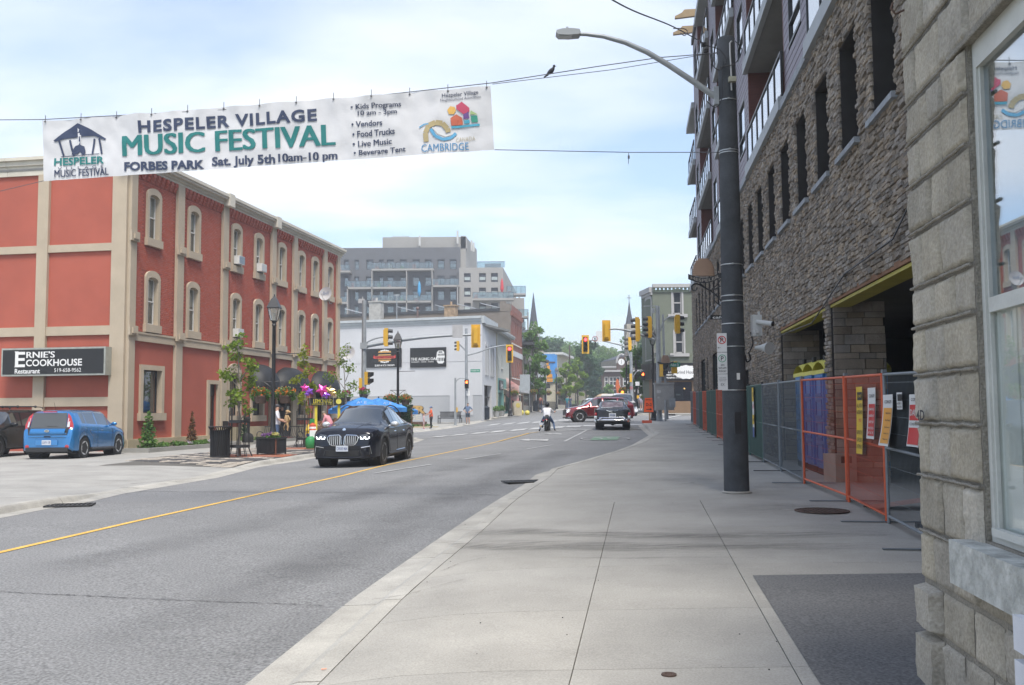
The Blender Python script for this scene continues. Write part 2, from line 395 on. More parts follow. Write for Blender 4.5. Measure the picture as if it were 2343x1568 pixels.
# joint lines of the slabs: y stations and three lanes
def jx1(y):return lin(y,[(-6,-1.3),(5.59,.31),(14.6,1.52),(24,2.9),(40,6.4),(63,9.2)])
def jx2(y):return lin(y,[(-6,.06),(5.53,1.62),(14.66,2.82),(24,4.6),(40,7.6),(63,10.4)])
YS=[-4.5,-2,1,3.4,5.9,7.5,9.35,11.8,14.7]
while YS[-1]<62:YS.append(YS[-1]+1.75)
def slab(fa,fb,y0,y1,zf,g=.009):
    k=max(2,int((y1-y0)/.8));vs=[];st=[y0+g+(y1-y0-2*g)*i/k for i in range(k+1)];n=3
    for y in st:
        a,b=fa(y)+g,fb(y)-g
        for i in range(n+1):
            x=a+(b-a)*i/n;vs.append((x,y,zf(x,y)))
    fs=[(j*(n+1)+i,j*(n+1)+i+1,(j+1)*(n+1)+i+1,(j+1)*(n+1)+i) for j in range(k) for i in range(n)]
    mb=MB();mb.cv=random.random();mb.add(vs,fs)
    top=[vs[i] for i in range(n+1)];end=[vs[k*(n+1)+i] for i in range(n+1)]
    rim=top+[vs[j*(n+1)+n] for j in range(1,k+1)]+end[::-1][1:]+[vs[j*(n+1)] for j in range(k-1,0,-1)]
    m_=len(rim);mb.add(rim+[(q[0],q[1],q[2]-.05) for q in rim],[(i,(i+1)%m_,(i+1)%m_+m_,i+m_) for i in range(m_)]);return mb
for i,(y0,y1) in enumerate(zip(YS,YS[1:])):
    outer=(lambda y:1.44+.1236*y) if y1<5.2 else ((lambda y:wx(y)+.3))
    L_=[(lambda y:rx(y)+.503,jx1),(jx1,jx2),(jx2,outer)]
    if y1>15:L_=[(lambda y:rx(y)+.503,outer)]
    for fa,fb in L_:part(slab(fa,fb,y0,y1,hr,.0035 if y0<30 else .002),'paving_slab',conc,rp_)
# forecourt inside the building openings
mb=MB().add(*strip(lambda y:wx(y)-.5,lambda y:wx(y)+9,rng(4,62,1),lambda x,y:H(x,y)-.012-.01*(x>wx(y)+.2),10))
structure(part(mb,'forecourt',conc,smooth=60))
# dark asphalt patch beside the stone wall
mb=MB();ys=rng(-5,8.75,.35);mb.add(*strip(lambda y:jx2(y)+.10,lambda y:1.44+.1236*y+(.0 if y<5.05 else 3.2),ys,lambda x,y:H(x,y)+.006,8))
structure(part(mb,'asphalt_patch',asph2,smooth=60))
# far right corner pavement
FR=[(82.6,40),(82.8,13.5),(84,11.8),(87,11.3),(95,11.9),(110,13.5),(130,17),(160,23),(200,31),(260,45)]
def frx(y):return lin(y,FR)
mb=MB();mb.add(*strip(lambda y:frx(y)+.5,lambda y:frx(y)+45,rng(82.9,84,.3)+rng(85,250,1.5),lambda x,y:H(x,y),16))
structure(part(mb,'pavement',concl,smooth=60))
qk=bpy.data.objects.new('kerb',None);C.objects.link(qk);qk['kind']='structure'
kerb_run('kerb',frx,(83.2,150),lambda y:H(frx(y)+.4,y),side=-1,parent=qk,piece=4)
mb=MB();mb.add([(14,82.9,H(14,83)-RD),(58,82.9,H(58,83)-RD),(58,82.9,H(58,83)),(14,82.9,H(14,83))],[(0,1,2,3)])
mb.add([(13,63.3,H(13,63)-RD),(58,63.3,H(58,63)-RD),(58,63.3,H(58,63)),(13,63.3,H(13,63))],[(0,1,2,3)]);part(mb,'kerb_face',concl,qk)
# ---- markings
def zr(x,y):return H(x,y)-RD
def d4(q):return (q[0],q[1])
mk=bpy.data.objects.new('road_markings',None);C.objects.link(mk);mk['kind']='structure'
yl=[G(*q,-RD) for q in [(0,1264.7),(310,1193.4),(606,1128),(786,1088.5),(874.5,1066.3),(1037,1032.6),(1141.7,1010.5),(1210,992),(1232,989)]]
yl=[yl[0]+(yl[0]-yl[1])*2.2]+yl;mb=MB()
for a,b in zip(yl,yl[1:]):gline(mb,a,b,.11,.007 if a.y<40 else .02,zr)
part(mb,'centre_line',yel_paint,mk)
def B4(x,y):return ((1200+x/1.464)/1.6533,(1600+y/1.464)/1.6533)
for a,b in [((322,280),(627,232)),((806,204),(1014,172)),((1156,147),(1303,122)),((1368,104),(1490,42))]:
    part(gline(MB(),G(*B4(*a),-RD),G(*B4(*b),-RD),.11,.012,zr),'lane_dash',white_paint,mk)
def gpoly(px,name,m,dz=.02,par=None):
    ps=[G(*q,-RD) for q in px];mb=MB().add([(p.x,p.y,zr(p.x,p.y)+dz) for p in ps],[tuple(range(len(ps)))]);return part(mb,name,m,par or mk)
gpoly([B4(*q) for q in [(1115,97),(1170,91),(1175,94),(1215,95),(1280,92),(1275,103),(1215,100),(1180,99),(1172,102)]],'turn_arrow',white_paint)
gpoly([B4(*q) for q in [(1255,63),(1295,60),(1300,62),(1350,61),(1355,66),(1300,65),(1290,67)]],'turn_arrow',white_paint)
gb=gpoly([B4(*q) for q in [(1508,98),(1533,79),(1674,79),(1660,97)]],'bike_panel',green_paint,.02)
mb=MB();gc=G(*B4(1592,89),-RD)
for dx in(-.55,.55):
    pts=[(gc.x+dx+.42*math.cos(a*math.pi/8),gc.y+1.15*math.sin(a*math.pi/8)) for a in range(17)]
    for a,b in zip(pts,pts[1:]):gline(mb,a,b,.07,.034,zr,n=1)
gline(mb,(gc.x-.55,gc.y),(gc.x+.1,gc.y+1.2),.09,.034,zr,n=2);gline(mb,(gc.x+.55,gc.y),(gc.x-.1,gc.y+1.2),.09,.034,zr,n=2);gline(mb,(gc.x-.3,gc.y+1.2),(gc.x+.4,gc.y+1.2),.09,.034,zr,n=2)
part(mb,'bike_symbol',white_paint,mk)
part(gline(MB(),G(1218,990,-RD),G(1467,982,-RD),.45,.018,zr),'stop_line',white_paint,mk)
for q in [(1005,999.7),(1050,995.6),(1096,991.5),(1139,988),(1186,984.4),(1230,981),(1273,978.4),(1312,976.4),(1350,975),(1390,974),(1425,973),(1452,972.6)]:
    p=G(*q,-RD);part(gline(MB(),(p.x-.16,p.y-1.1),(p.x+.16,p.y+1.1),.85,.02,zr),'crossing_bar',white_paint,mk)
for q in [(1130,972.2),(1163.5,970),(1197.5,968.3),(1231.6,966.5),(1260,964.6),(1290,962)]:
    p=G(*q,-RD);part(gline(MB(),(p.x-.16,p.y-1.4),(p.x+.16,p.y+1.4),.8,.02,zr),'crossing_bar',white_paint,mk)
for a,b in [((1486,955),(1560,944)),((1512,960),(1578,947))]:part(gline(MB(),G(*a,-RD),G(*b,-RD),.3,.02,zr),'crossing_line',white_paint,mk)
# cracks
cr=[G(*q,-RD) for q in [(0,1355),(110,1361),(190,1364),(330,1371),(470,1377),(560,1380),(680,1384),(740,1388)]];mb=MB()
for i,(a,b) in enumerate(zip(cr,cr[1:])):gline(mb,a,b,.012 if i<6 else .007,.007,zr,jit=.012,n=14)
cr=[G(*q,-RD) for q in [(320,1125),(520,1126),(760,1127),(1000,1131),(1145,1134)]]
for a,b in zip(cr,cr[1:]):gline(mb,a,b,.02,.008,zr,jit=.02,n=16)
part(mb,'road_crack',crack,mk)
mb=MB()
for pts in ([(1725-998,1345),(1760-998,1342),(1826-998,1338)],):pass
for pts in ([(758,1331),(800,1326),(860,1322)],[(1010,1292),(1050,1279),(1110,1270)],[(1060,1320),(1000,1330),(930,1342),(850,1352)],[(985,1142+60),(1000,1199),(1040,1196)],[(820,1270+40),(850,1303),(875,1298)]):
    ps=[G(*q) for q in pts]
    for a,b in zip(ps,ps[1:]):gline(mb,a,b,.006,.004,hr,jit=.008,n=12)
part(mb,'paving_crack',joint,rp_)
# tyre marks of lorries turning in, and broad soft darker bands
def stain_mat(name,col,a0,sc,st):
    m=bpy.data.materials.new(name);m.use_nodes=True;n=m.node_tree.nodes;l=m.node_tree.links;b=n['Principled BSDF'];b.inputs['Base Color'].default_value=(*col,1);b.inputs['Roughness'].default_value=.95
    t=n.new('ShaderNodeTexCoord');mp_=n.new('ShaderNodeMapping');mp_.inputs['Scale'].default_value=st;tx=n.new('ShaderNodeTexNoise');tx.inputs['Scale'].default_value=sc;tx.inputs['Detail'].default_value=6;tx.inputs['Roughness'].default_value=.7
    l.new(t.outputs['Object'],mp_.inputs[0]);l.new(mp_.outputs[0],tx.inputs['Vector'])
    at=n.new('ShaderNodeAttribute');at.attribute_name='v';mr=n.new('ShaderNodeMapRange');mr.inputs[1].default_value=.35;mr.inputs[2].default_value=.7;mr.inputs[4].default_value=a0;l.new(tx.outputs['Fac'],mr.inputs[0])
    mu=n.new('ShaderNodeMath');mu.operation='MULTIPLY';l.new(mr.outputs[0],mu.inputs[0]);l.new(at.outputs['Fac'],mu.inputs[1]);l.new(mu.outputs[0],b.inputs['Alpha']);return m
pave_dark=stain_mat('tyre_and_dark_tone',(.10,.095,.088),.46,3.4,(.6,4.5,1))
def soft_band(pts,wd,m,name,zf,par,dz=.006,peak=1.0):
    ps=[Vector((p.x,p.y)) for p in pts];k=6;mb=MB()
    # resample
    rs=[]
    for a,b in zip(ps,ps[1:]):
        n=max(1,int((b-a).length/.3))
        for i in range(n):rs.append(a+(b-a)*i/n)
    rs.append(ps[-1]);vs=[];at=[]
    for i,p in enumerate(rs):
        t=(rs[min(i+1,len(rs)-1)]-rs[max(i-1,0)]).normalized();s_=Vector((-t.y,t.x));e=min(1,i/4,(len(rs)-1-i)/4)
        for j in range(k+1):
            u=j/k*2-1;q=p+s_*u*wd/2;vs.append((q.x,q.y,zf(q.x,q.y)+dz));at.append(max(0,(1-abs(u)**2))*e*peak)
    fs=[(i*(k+1)+j,i*(k+1)+j+1,(i+1)*(k+1)+j+1,(i+1)*(k+1)+j) for i in range(len(rs)-1) for j in range(k)]
    mb.add(vs,fs);mb.a=at;return part(mb,name,m,par)
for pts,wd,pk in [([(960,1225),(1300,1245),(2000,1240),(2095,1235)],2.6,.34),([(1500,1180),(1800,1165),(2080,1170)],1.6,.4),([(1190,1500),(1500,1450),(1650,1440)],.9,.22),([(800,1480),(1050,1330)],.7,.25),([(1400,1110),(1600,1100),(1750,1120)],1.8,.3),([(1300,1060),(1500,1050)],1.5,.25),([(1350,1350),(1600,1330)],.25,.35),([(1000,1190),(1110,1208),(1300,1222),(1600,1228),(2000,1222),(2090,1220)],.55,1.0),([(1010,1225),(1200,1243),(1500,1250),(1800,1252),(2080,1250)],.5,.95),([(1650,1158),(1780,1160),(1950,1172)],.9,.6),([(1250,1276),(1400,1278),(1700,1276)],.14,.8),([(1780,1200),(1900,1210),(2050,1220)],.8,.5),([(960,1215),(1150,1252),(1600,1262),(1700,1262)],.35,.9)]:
    soft_band([G(*q) for q in pts],wd,pave_dark,'tyre_and_dark_band',hr,rp_,peak=pk)
rstain=stain_mat('road_wear',(.055,.055,.06),.55,.9,(.6,.6,1))
for pts,wd,pk in [([(200,1500),(700,1300),(960,1170),(1150,1090),(1300,1030)],1.3,.5),([(0,1330),(500,1220),(900,1110),(1180,1030)],1.2,.4),([(500,1560),(800,1350)],.5,.3)]:
    soft_band([G(*q,-RD) for q in pts],wd,rstain,'road_wear',zr,mk,dz=.005,peak=pk)
# pavers on the left corner of the pavement
pvp=structure(part(MB().add(*strip(lambda y:lx(y)-4.4,lambda y:lx(y)-.56,rng(27.6,48,.5),lambda x,y:hl(x,y)+.002,8)),'paver_bed',joint))
pav_d=mat('paver_dark',(.075,.072,.072),.9,.2,6,.3,60,per=.18);pav_l=mat('paver_light',(.36,.32,.27),.9,.15,6,.3,60,per=.12);pav_r=mat('paver_red',(.30,.12,.075),.9,.2,6,.3,60,per=.15)
def flatpiece(m,k):
    rr=random.Random(k);z=1+rr.uniform(-.2,.2);mb=MB();mb.add([(-.5,-.5,0),(.5,-.5,0),(.5,.5,0),(-.5,.5,0),(-.48,-.48,z),(.48,-.48,z),(.48,.48,z),(-.48,.48,z)],[(0,1,5,4),(1,2,6,5),(2,3,7,6),(3,0,4,7),(4,5,6,7)]);return mb.mesh('paver',m)
pm={m_:[flatpiece(m_,k) for k in range(3)] for m_ in (pav_d,pav_l,pav_r)}
cells=[];y=27.8
while y<47.5:
    b=lx(y)-.6;t=max(0,min(1,(y-27.6)/2.6));a=b-.3-4.0*t;x=b-.17
    while x>a:
        q=noise.noise(Vector((x*.9,y*.55,3)));q2=(int(math.floor(x/.62))+int(math.floor(y/.62)))%2
        m_=pav_d if (q+.28*(q2*2-1))>-.02 else pav_l
        if -9.9<x<-7.6 and (31.8<y<33.7 or 38<y<39.6):m_=pav_r
        cells.append((x,y,m_));x-=.31
    y+=.31
cells.sort(key=lambda c:c[1]+.0*c[0])
for k,(x,y,m_) in enumerate(cells[:300]):
    o=put('paver',pm[m_][k%3],pvp);o.location=(x,y,hl(x,y)+.003);o.scale=(.298,.298,.016)
for m_ in pm:
    mb=MB()
    for x,y,mm in cells[300:]:
        if mm is m_:
            z=hl(x,y)+.003;mb.cv=random.random();mb.box((x,y,z+.008),(.295,.295,.016))
    if mb.v:part(mb,'paver_field',m_,pvp,kind='stuff')
# covers and grates
def grate(pos,label,L_=.75,W_=.5,rz=0):
    t=thing('catch_basin_grate',label,'drain grate',pos,rz);fr=mat('grate_iron',(.06,.06,.06),.7,.3,8,.3,60,metal=.5)
    mb=MB()
    for a,b in (((-L_/2,-W_/2),(L_/2,-W_/2+.04)),((-L_/2,W_/2-.04),(L_/2,W_/2)),((-L_/2,-W_/2),(-L_/2+.04,W_/2)),((L_/2-.04,-W_/2),(L_/2,W_/2))):mb.b2((a[0],a[1],0),(b[0],b[1],.02))
    part(mb,'frame',fr,t);part(MB().b2((-L_/2,-W_/2,-.002),(L_/2,W_/2,.001)),'pit',crack,t)
    for k in range(9):part(MB().b2((-L_/2+.06+k*(L_-.12)/9,-W_/2+.03,.002),(-L_/2+.06+k*(L_-.12)/9+.035,W_/2-.03,.017)),'bar',fr,t)
p=G(1197,1104,-RD);grate((p.x,p.y,zr(p.x,p.y)+.006),'black iron drain grate set in the road by the right kerb','drain',) if False else grate((p.x,p.y,zr(p.x,p.y)+.012),'slotted drain grate in the road gutter beside the right kerb',.8,.55,.3)
p=G(160,1158,-RD);grate((p.x,p.y,zr(p.x,p.y)+.012),'dark drain grate at the broken left kerb in front of the driveway',.8,.5,.25)
p=G(1880,1170);t=thing('manhole_cover','round rusty manhole cover in the pavement before the orange fence','manhole cover',(p.x,p.y,hr(p.x,p.y)+.004))
part(MB().lathe((0,0,0),[(.36,0),(.36,.012),(.33,.014),(.33,.008),(.0,.008)],28),'cover',iron,t)
mb=MB()
for i in range(-4,5):
    for j in range(-4,5):
        if math.hypot(i,j)<4.4:mb.box((i*.07,j*.07,.011),(.042,.042,.008),rz=.78)
part(mb,'stud_pattern',iron,t,kind='stuff')
p=G(1530,1545);single(MB().lathe((p.x,p.y,hr(p.x,p.y)+.001),[(.045,0),(.045,.008),(.025,.01),(.02,.006),(.0,.006)],16),'valve_cap',iron,'small round metal valve cap in the nearest pavement slab','valve cap')
p=G(735,1508);single(MB().cyl((p.x,p.y,hr(p.x,p.y)+.012),(p.x+.03,p.y+.012,hr(p.x,p.y)+.012),.004),'cigarette_butt',mat('butt',(.7,.3,.2),.8),'orange cigarette butt lying on the kerb at the bottom','cigarette butt')

mb=MB();rr=random.Random(9)
for i in range(26):
    a=rr.choice(((1000,1230),(900,1330),(1300,1300),(1500,1200),(700,1450),(1200,1450),(1650,1500),(1100,1180)));p=G(a[0]+rr.uniform(-140,140),a[1]+rr.uniform(-60,60))
    if p.x>rx(p.y)+.05:s_=rr.uniform(.002,.007);mb.box((p.x,p.y,hr(p.x,p.y)+s_*.4),(s_,s_*1.4,s_),rz=rr.random()*3)
o=part(mb,'grit',crack);o['kind']='stuff'
# ================================================================ shared building helpers
def glassmat(name,tint=(.75,.8,.8),base=.12,rough=.01):
    if name in MATS:return MATS[name]
    m=bpy.data.materials.new(name);m.use_nodes=True;n=m.node_tree.nodes;l=m.node_tree.links;n.clear()
    o=n.new('ShaderNodeOutputMaterial');mx_=n.new('ShaderNodeMixShader');tr=n.new('ShaderNodeBsdfTransparent');tr.inputs[0].default_value=(*tint,1)
    g=n.new('ShaderNodeBsdfGlossy');g.inputs['Roughness'].default_value=rough;g.inputs['Color'].default_value=(.95,.97,1,1)
    lw=n.new('ShaderNodeLayerWeight');lw.inputs[0].default_value=.5;pw=n.new('ShaderNodeMath');pw.operation='POWER';pw.inputs[1].default_value=4;l.new(lw.outputs['Facing'],pw.inputs[0]);ad=n.new('ShaderNodeMath');ad.operation='ADD';ad.inputs[1].default_value=base+.04;ad.use_clamp=True
    l.new(pw.outputs[0],ad.inputs[0]);l.new(ad.outputs[0],mx_.inputs[0]);l.new(tr.outputs[0],mx_.inputs[1]);l.new(g.outputs[0],mx_.inputs[2]);l.new(mx_.outputs[0],o.inputs[0]);MATS[name]=m;return m
GL=glassmat('window_glass',(.55,.6,.6),.10)
dark=mat('dark_inside',(.012,.012,.013),.9,.0)
pane=mat('dark_pane',(.03,.035,.04),.06,.35,.6,spec=.8)
blind=mat('blind',(.62,.62,.58),.8,.08,2)
wframe=mat('white_frame',(.66,.65,.62),.5,.06,3)
blk=mat('black_metal',(.018,.018,.02),.45,.2,5)
blkf=mat('black_flat',(.012,.012,.013),.8,.2,5)
galv=mat('galvanised',(.30,.32,.33),.5,.18,3,metal=.35)
def Mx(ox,oy,oz,rz=0):return Matrix.Translation(Vector((ox,oy,oz)))@Matrix.Rotation(rz,4,'Z')
def facade(mb,u0,u1,z0,z1,ops,M=None,reveal=.25,y=0.0):
    M=M or Matrix()
    us=sorted({u0,u1}|{max(u0,min(u1,a)) for o in ops for a in o[:2]});zs=sorted({z0,z1}|{max(z0,min(z1,a)) for o in ops for a in o[2:4]})
    for a,b in zip(us,us[1:]):
        run=None
        for c,d in zip(zs,zs[1:]):
            uc,zc=(a+b)/2,(c+d)/2
            if any(o[0]<uc<o[1] and o[2]<zc<o[3] for o in ops):continue
            mb.add([M@Vector(q) for q in((a,y,c),(b,y,c),(b,y,d),(a,y,d))],[(0,1,2,3)])
    for a,b,c,d in [o[:4] for o in ops]:
        r=y+reveal
        for q in (((a,y,c),(a,r,c),(a,r,d),(a,y,d)),((b,y,c),(b,y,d),(b,r,d),(b,r,c)),((a,y,d),(a,r,d),(b,r,d),(b,y,d)),((a,y,c),(b,y,c),(b,r,c),(a,r,c))):
            mb.add([M@Vector(v) for v in q],[(0,1,2,3)])
    return mb
def arc(x0,x1,z,rise,n=8):
    w_=(x1-x0)/2
    return [((x0+x1)/2-w_*math.cos(math.pi*i/n),z+rise*math.sin(math.pi*i/n)) for i in range(n+1)]
def surround(mb,x0,x1,z0,z1,wd,rise,y0,y1,M=None):
    """jambs and arched head round an opening"""
    M=M or Matrix();inn=[(x0,z0)]+arc(x0,x1,z1-rise,rise)+[(x1,z0)];ou=[(x0-wd,z0)]+arc(x0-wd,x1+wd,z1-rise*.2,rise+wd*.8 if rise else wd)+[(x1+wd,z0)]
    if not rise:inn=[(x0,z0),(x0,z1),(x1,z1),(x1,z0)];ou=[(x0-wd,z0),(x0-wd,z1+wd),(x1+wd,z1+wd),(x1+wd,z0)]
    for i in range(len(inn)-1):
        a,b,c,d=inn[i],inn[i+1],ou[i+1],ou[i];vs=[]
        for yy in(y0,y1):
            for q in(a,b,c,d):vs.append(M@Vector((q[0],yy,q[1])))
        mb.add(vs,[(0,1,2,3),(4,7,6,5),(0,4,5,1),(2,6,7,3),(1,5,6,2),(3,7,4,0)])
    return mb
def sash(parent,x0,x1,z0,z1,y,M=None,fr=wframe,gl=None,t=.05,mid=True,blindh=.45,name='window_frame'):
    """white double-hung frame, its glass and a blind behind, children of a window part"""
    M=M or Matrix();mb=MB()
    def bx(a,b):
        vs=MB().b2(a,b);mb.add([M@q for q in vs.v],vs.f)
    bx((x0,y,z0),(x0+t,y+.06,z1));bx((x1-t,y,z0),(x1,y+.06,z1));bx((x0+t,y,z0),(x1-t,y+.06,z0+t));bx((x0+t,y,z1-t),(x1-t,y+.06,z1))
    if mid:bx((x0+t,y-.01,(z0+z1)/2-t*.5),(x1-t,y+.05,(z0+z1)/2+t*.5))
    part(mb,name,fr,parent)
    g=MB().add([M@Vector(q) for q in((x0,y+.03,z0),(x1,y+.03,z0),(x1,y+.03,z1),(x0,y+.03,z1))],[(0,1,2,3)]);part(g,'pane',gl or GL,parent)
    if blindh:
        g=MB().add([M@Vector(q) for q in((x0,y+.05,z0),(x1,y+.05,z0),(x1,y+.05,z1-(z1-z0)*blindh),(x0,y+.05,z1-(z1-z0)*blindh))],[(0,1,2,3)]);part(g,'curtain',mat('curtain_grey',(.13,.13,.13),.8,.3,4),parent)
        zb=z1-(z1-z0)*blindh;g=MB().add([M@Vector(q) for q in((x0,y+.045,zb),(x1,y+.045,zb),(x1,y+.045,z1),(x0,y+.045,z1))],[(0,1,2,3)]);part(g,'blind',blind,parent)
# ================================================================ RED CORNER BUILDING (restaurant), left
redw=mat('red_stucco',(.385,.094,.060),.85,.12,.45,.25,60,fine=.06)
redb=mat('red_brick_paint',(.405,.10,.064),.8,.08,1.2,.15,50,per=.05)
tan=mat('tan_stucco',(.44,.365,.27),.85,.10,.8,.2,60,fine=.05)
stonebase=mat('base_stone',(.48,.40,.26),.85,.18,1.4,.3,30)
rb=thing('restaurant_building','long three storey red brick corner building with tan pilasters and arched windows','building',(-15.1,37.5,0),math.atan2(.9847,.1743))
RBM=RM[rb.name]
tops=[(1.77,1),(5.1,1),(9.27,.95),(11.8,.95),(14.67,.95),(17.4,.95),(19.5,.95),(21.9,.95)]
ww=.38
win=[]
for t_,_ in tops:win+=[(t_-ww-.012,t_+ww+.012,8.77,10.63),(t_-ww-.012,t_+ww+.012,5.23,7.21)]
gops=[(a-.01,b+.01,c-.01,d+.01) for a,b,c,d in [(1.18,2.57,1.64,3.39),(6.72,7.5,.35,2.96),(8.65,9.75,1.5,3.6),(11.2,12.4,1.5,3.5),(14.3,16.5,.35,2.85),(17.0,17.9,1.5,3.5),(19.6,21.2,.9,3.0),(22.3,23.0,1.5,3.6)]]
win2=[(a,b,c,d) for a,b,c,d in win]
mb=MB();facade(mb,0,23.5,0,11.6,win2+gops,reveal=.3);part(mb,'wall_front',redw,rb)
for p_,q_ in [(.42,3.56),(4.1,7.73),(8.27,13.23),(13.77,16.13),(16.67,20.73),(21.27,23.05)]:part(facade(MB(),p_,q_,4.9,11.08,[w_ for w_ in win2 if p_<w_[0]<q_],reveal=0.001,y=-.004),'brick_backing',mat('brick_joint',(.27,.066,.046),.9,.1,3),rb)
Ms=Matrix(((0,1,0,0),(-1,0,0,0),(0,0,1,0),(0,0,0,1)))   # side facade: facade x -> -y, facade y -> +x
mb=MB();facade(mb,-14,0,0,11.6,[],M=Ms);part(mb,'wall_side',redw,rb)
mb=MB().b2((.05,0.32,0),(23.45,13.9,11.4));part(mb,'core',dark,rb)
mb=MB().b2((-.1,.2,11.42),(23.5,14,11.5));part(mb,'roof',mat('roof_gravel',(.2,.2,.19),.9,.2,2),rb)
# cornice, in lengths
corn=mat('cornice_cream',(.58,.54,.45),.8,.12,1.2,.1,40)
x=-.45
for x1 in [2.6,5.6,8.0,10.8,13.5,16.4,18.8,21.0,23.9]:
    mb=MB();z=11.5
    for dz,pr in ((0,.12),(.12,.2),(.24,.34),(.34,.40)):
        mb.b2((x+.006,-pr,z+dz),(x1-.006,.18,z+dz+(.12 if dz<.24 else .10 if dz<.34 else .14)))
    part(mb,'cornice',tan if 0 else corn,rb);x=x1
for x0_,x1_ in ((-14,-9.5),(-9.5,-5.35),(-5.35,-.0)):
    mb=MB()
    for pr,z0_,z1_ in ((.08,11.22,11.62),(.16,11.62,11.82),(.26,11.82,11.95)):
        v=MB().b2((x0_+.006,-pr,z0_),(x1_-.006,.2,z1_));mb.add([Ms@q for q in v.v],v.f)
    part(mb,'cornice',corn,rb)
# pilasters
pil=[(0,.42)]+[(a-.27,a+.27) for a in (3.83,8.0,13.5,16.4,21.0)]+[(23.05,23.5)]
for a,b in pil:
    part(MB().b2((a,-.14,.3),(b,0,11.5)),'pilaster',tan,rb)
    for zz_ in (8.62,4.88):
        part(MB().b2((a-.08,-.22,zz_-.18),(b+.08,-.14,zz_+.2)).b2((a+.06,-.28,zz_-.1),(b-.06,-.22,zz_+.12)),'bracket',tan,rb)
part(MB().b2((7.75,-.42,11.45),(8.3,-.1,12.05)),'cornice_cap',corn,rb);part(MB().b2((13.2,-.42,11.45),(13.75,-.1,12.03)),'cornice_cap',corn,rb)
for a,b in ((-.62,0),(-3.9,-3.42),(-8.2,-7.7)):
    v=MB().b2((a,-.14,.3),(b,0,11.22));part(MB().add([Ms@q for q in v.v],v.f),'pilaster',tan,rb)
for zc,zh in ((8.2,.30),(4.9,.36),(2.1,.36)):
    for a,b in ((-14,-8.2),(-7.7,-3.9),(-3.42,-.62)):
        v=MB().b2((a,-.09,zc-zh/2),(b,0,zc+zh/2));part(MB().add([Ms@q for q in v.v],v.f),'band',tan,rb)
pb=[(p,q) for p,q in zip([b for a,b in pil],[a for a,b in pil][1:])]
for a,b in pb:part(MB().b2((a,-.10,4.52),(b,0,4.88)).b2((a,-.13,4.8),(b,-.1,4.88)),'band',tan,rb)
for a,b in ((0,6.6),(7.55,14.2),(16.6,23.5)):part(MB().b2((a,-.17,-.2),(b,0,.62 if a<7 else .95)),'stone_base',stonebase,rb)
# corbel table
cm=MB();cm.b2((-.09,-.16,.22),(.09,0,.38)).b2((-.09,-.12,.10),(.09,0,.22)).b2((-.09,-.07,0),(.09,0,.10));cme=cm.mesh('corbel',redb)
for a,b in pb:
    n=int((b-a)/.33)
    for i in range(n):
        o=put('corbel',cme,rb);o.location=(a+(b-a)*(i+.5)/n,0,11.1)
for i,((t_,_),) in enumerate(zip(tops)):
    for k,(z0_,z1_) in enumerate(((8.78,10.62),(5.24,7.2))):
        mb=MB();surround(mb,t_-ww,t_+ww,z0_,z1_,.17,.16,-.09,.18);wp=part(mb,'window',tan,rb)
        part(MB().b2((t_-ww-.22,-.15,z0_-.32),(t_+ww+.22,.0,z0_)).b2((t_-ww,0.0,z0_-.05),(t_+ww,.22,z0_)),'sill',tan,wp)
        sash(wp,t_-ww+.02,t_+ww-.02,z0_+.02,z1_-.04,.10,blindh=random.choice((.45,.5,.42)))
def panel_window(x0,x1,z0,z1,rise=0,wd=.2,blindh=0,frm=None,mid=False):
    mb=MB();surround(mb,x0,x1,z0,z1,wd,rise,-.09,.16);wp=part(mb,'window',tan,rb)
    part(MB().b2((x0-.28,-.16,z0-.3),(x1+.28,0,z0)),'sill',tan,wp);sash(wp,x0+.01,x1-.01,z0+.01,z1-.01,.14,fr=frm or blk,mid=mid,blindh=blindh);return wp
panel_window(1.18,2.57,1.64,3.39)
panel_window(8.65,9.75,1.5,3.6,.35,.18);panel_window(11.2,12.4,1.5,3.5,.3,.18,.3,mid=True);panel_window(17.0,17.9,1.5,3.5,.3,.16);panel_window(19.6,21.2,.9,3.0,.2,.16);panel_window(22.3,23.0,1.5,3.6,.3,.16)
mb=MB();surround(mb,6.72,7.5,.35,2.96,.18,0,-.09,.02);dp=part(mb,'door',tan,rb)
part(MB().b2((6.72,.12,.35),(7.5,.17,1.35)).b2((6.72,.12,1.35),(6.85,.17,2.5)).b2((7.37,.12,1.35),(7.5,.17,2.5)).b2((6.72,.12,2.4),(7.5,.17,2.96)),'door_leaf',blk,dp)
part(MB().b2((6.85,.14,1.35),(7.37,.15,2.4)),'pane',GL,dp);part(MB().b2((6.9,.05,1.3),(6.93,.10,1.6)),'handle',galv,dp);part(MB().b2((6.95,.11,1.95),(7.03,.13,2.25)),'notice',wframe,dp)
ent=part(surround(MB(),14.3,16.5,.35,2.85,.12,0,-.06,.02),'entrance',tan,rb)
part(MB().b2((15.6,.1,.35),(15.66,.16,2.85)).b2((14.9,.1,2.3),(16.4,.16,2.36)),'door_frame',blk,ent);part(MB().b2((15.66,.12,1.3),(16.4,.13,2.3)),'pane',GL,ent);part(MB().b2((15.85,.08,1.5),(16.15,.1,2.0)),'notice',wframe,ent);part(MB().b2((14.9,-.02,.35),(16.4,.06,1.25)),'black_counter',blkf,ent)
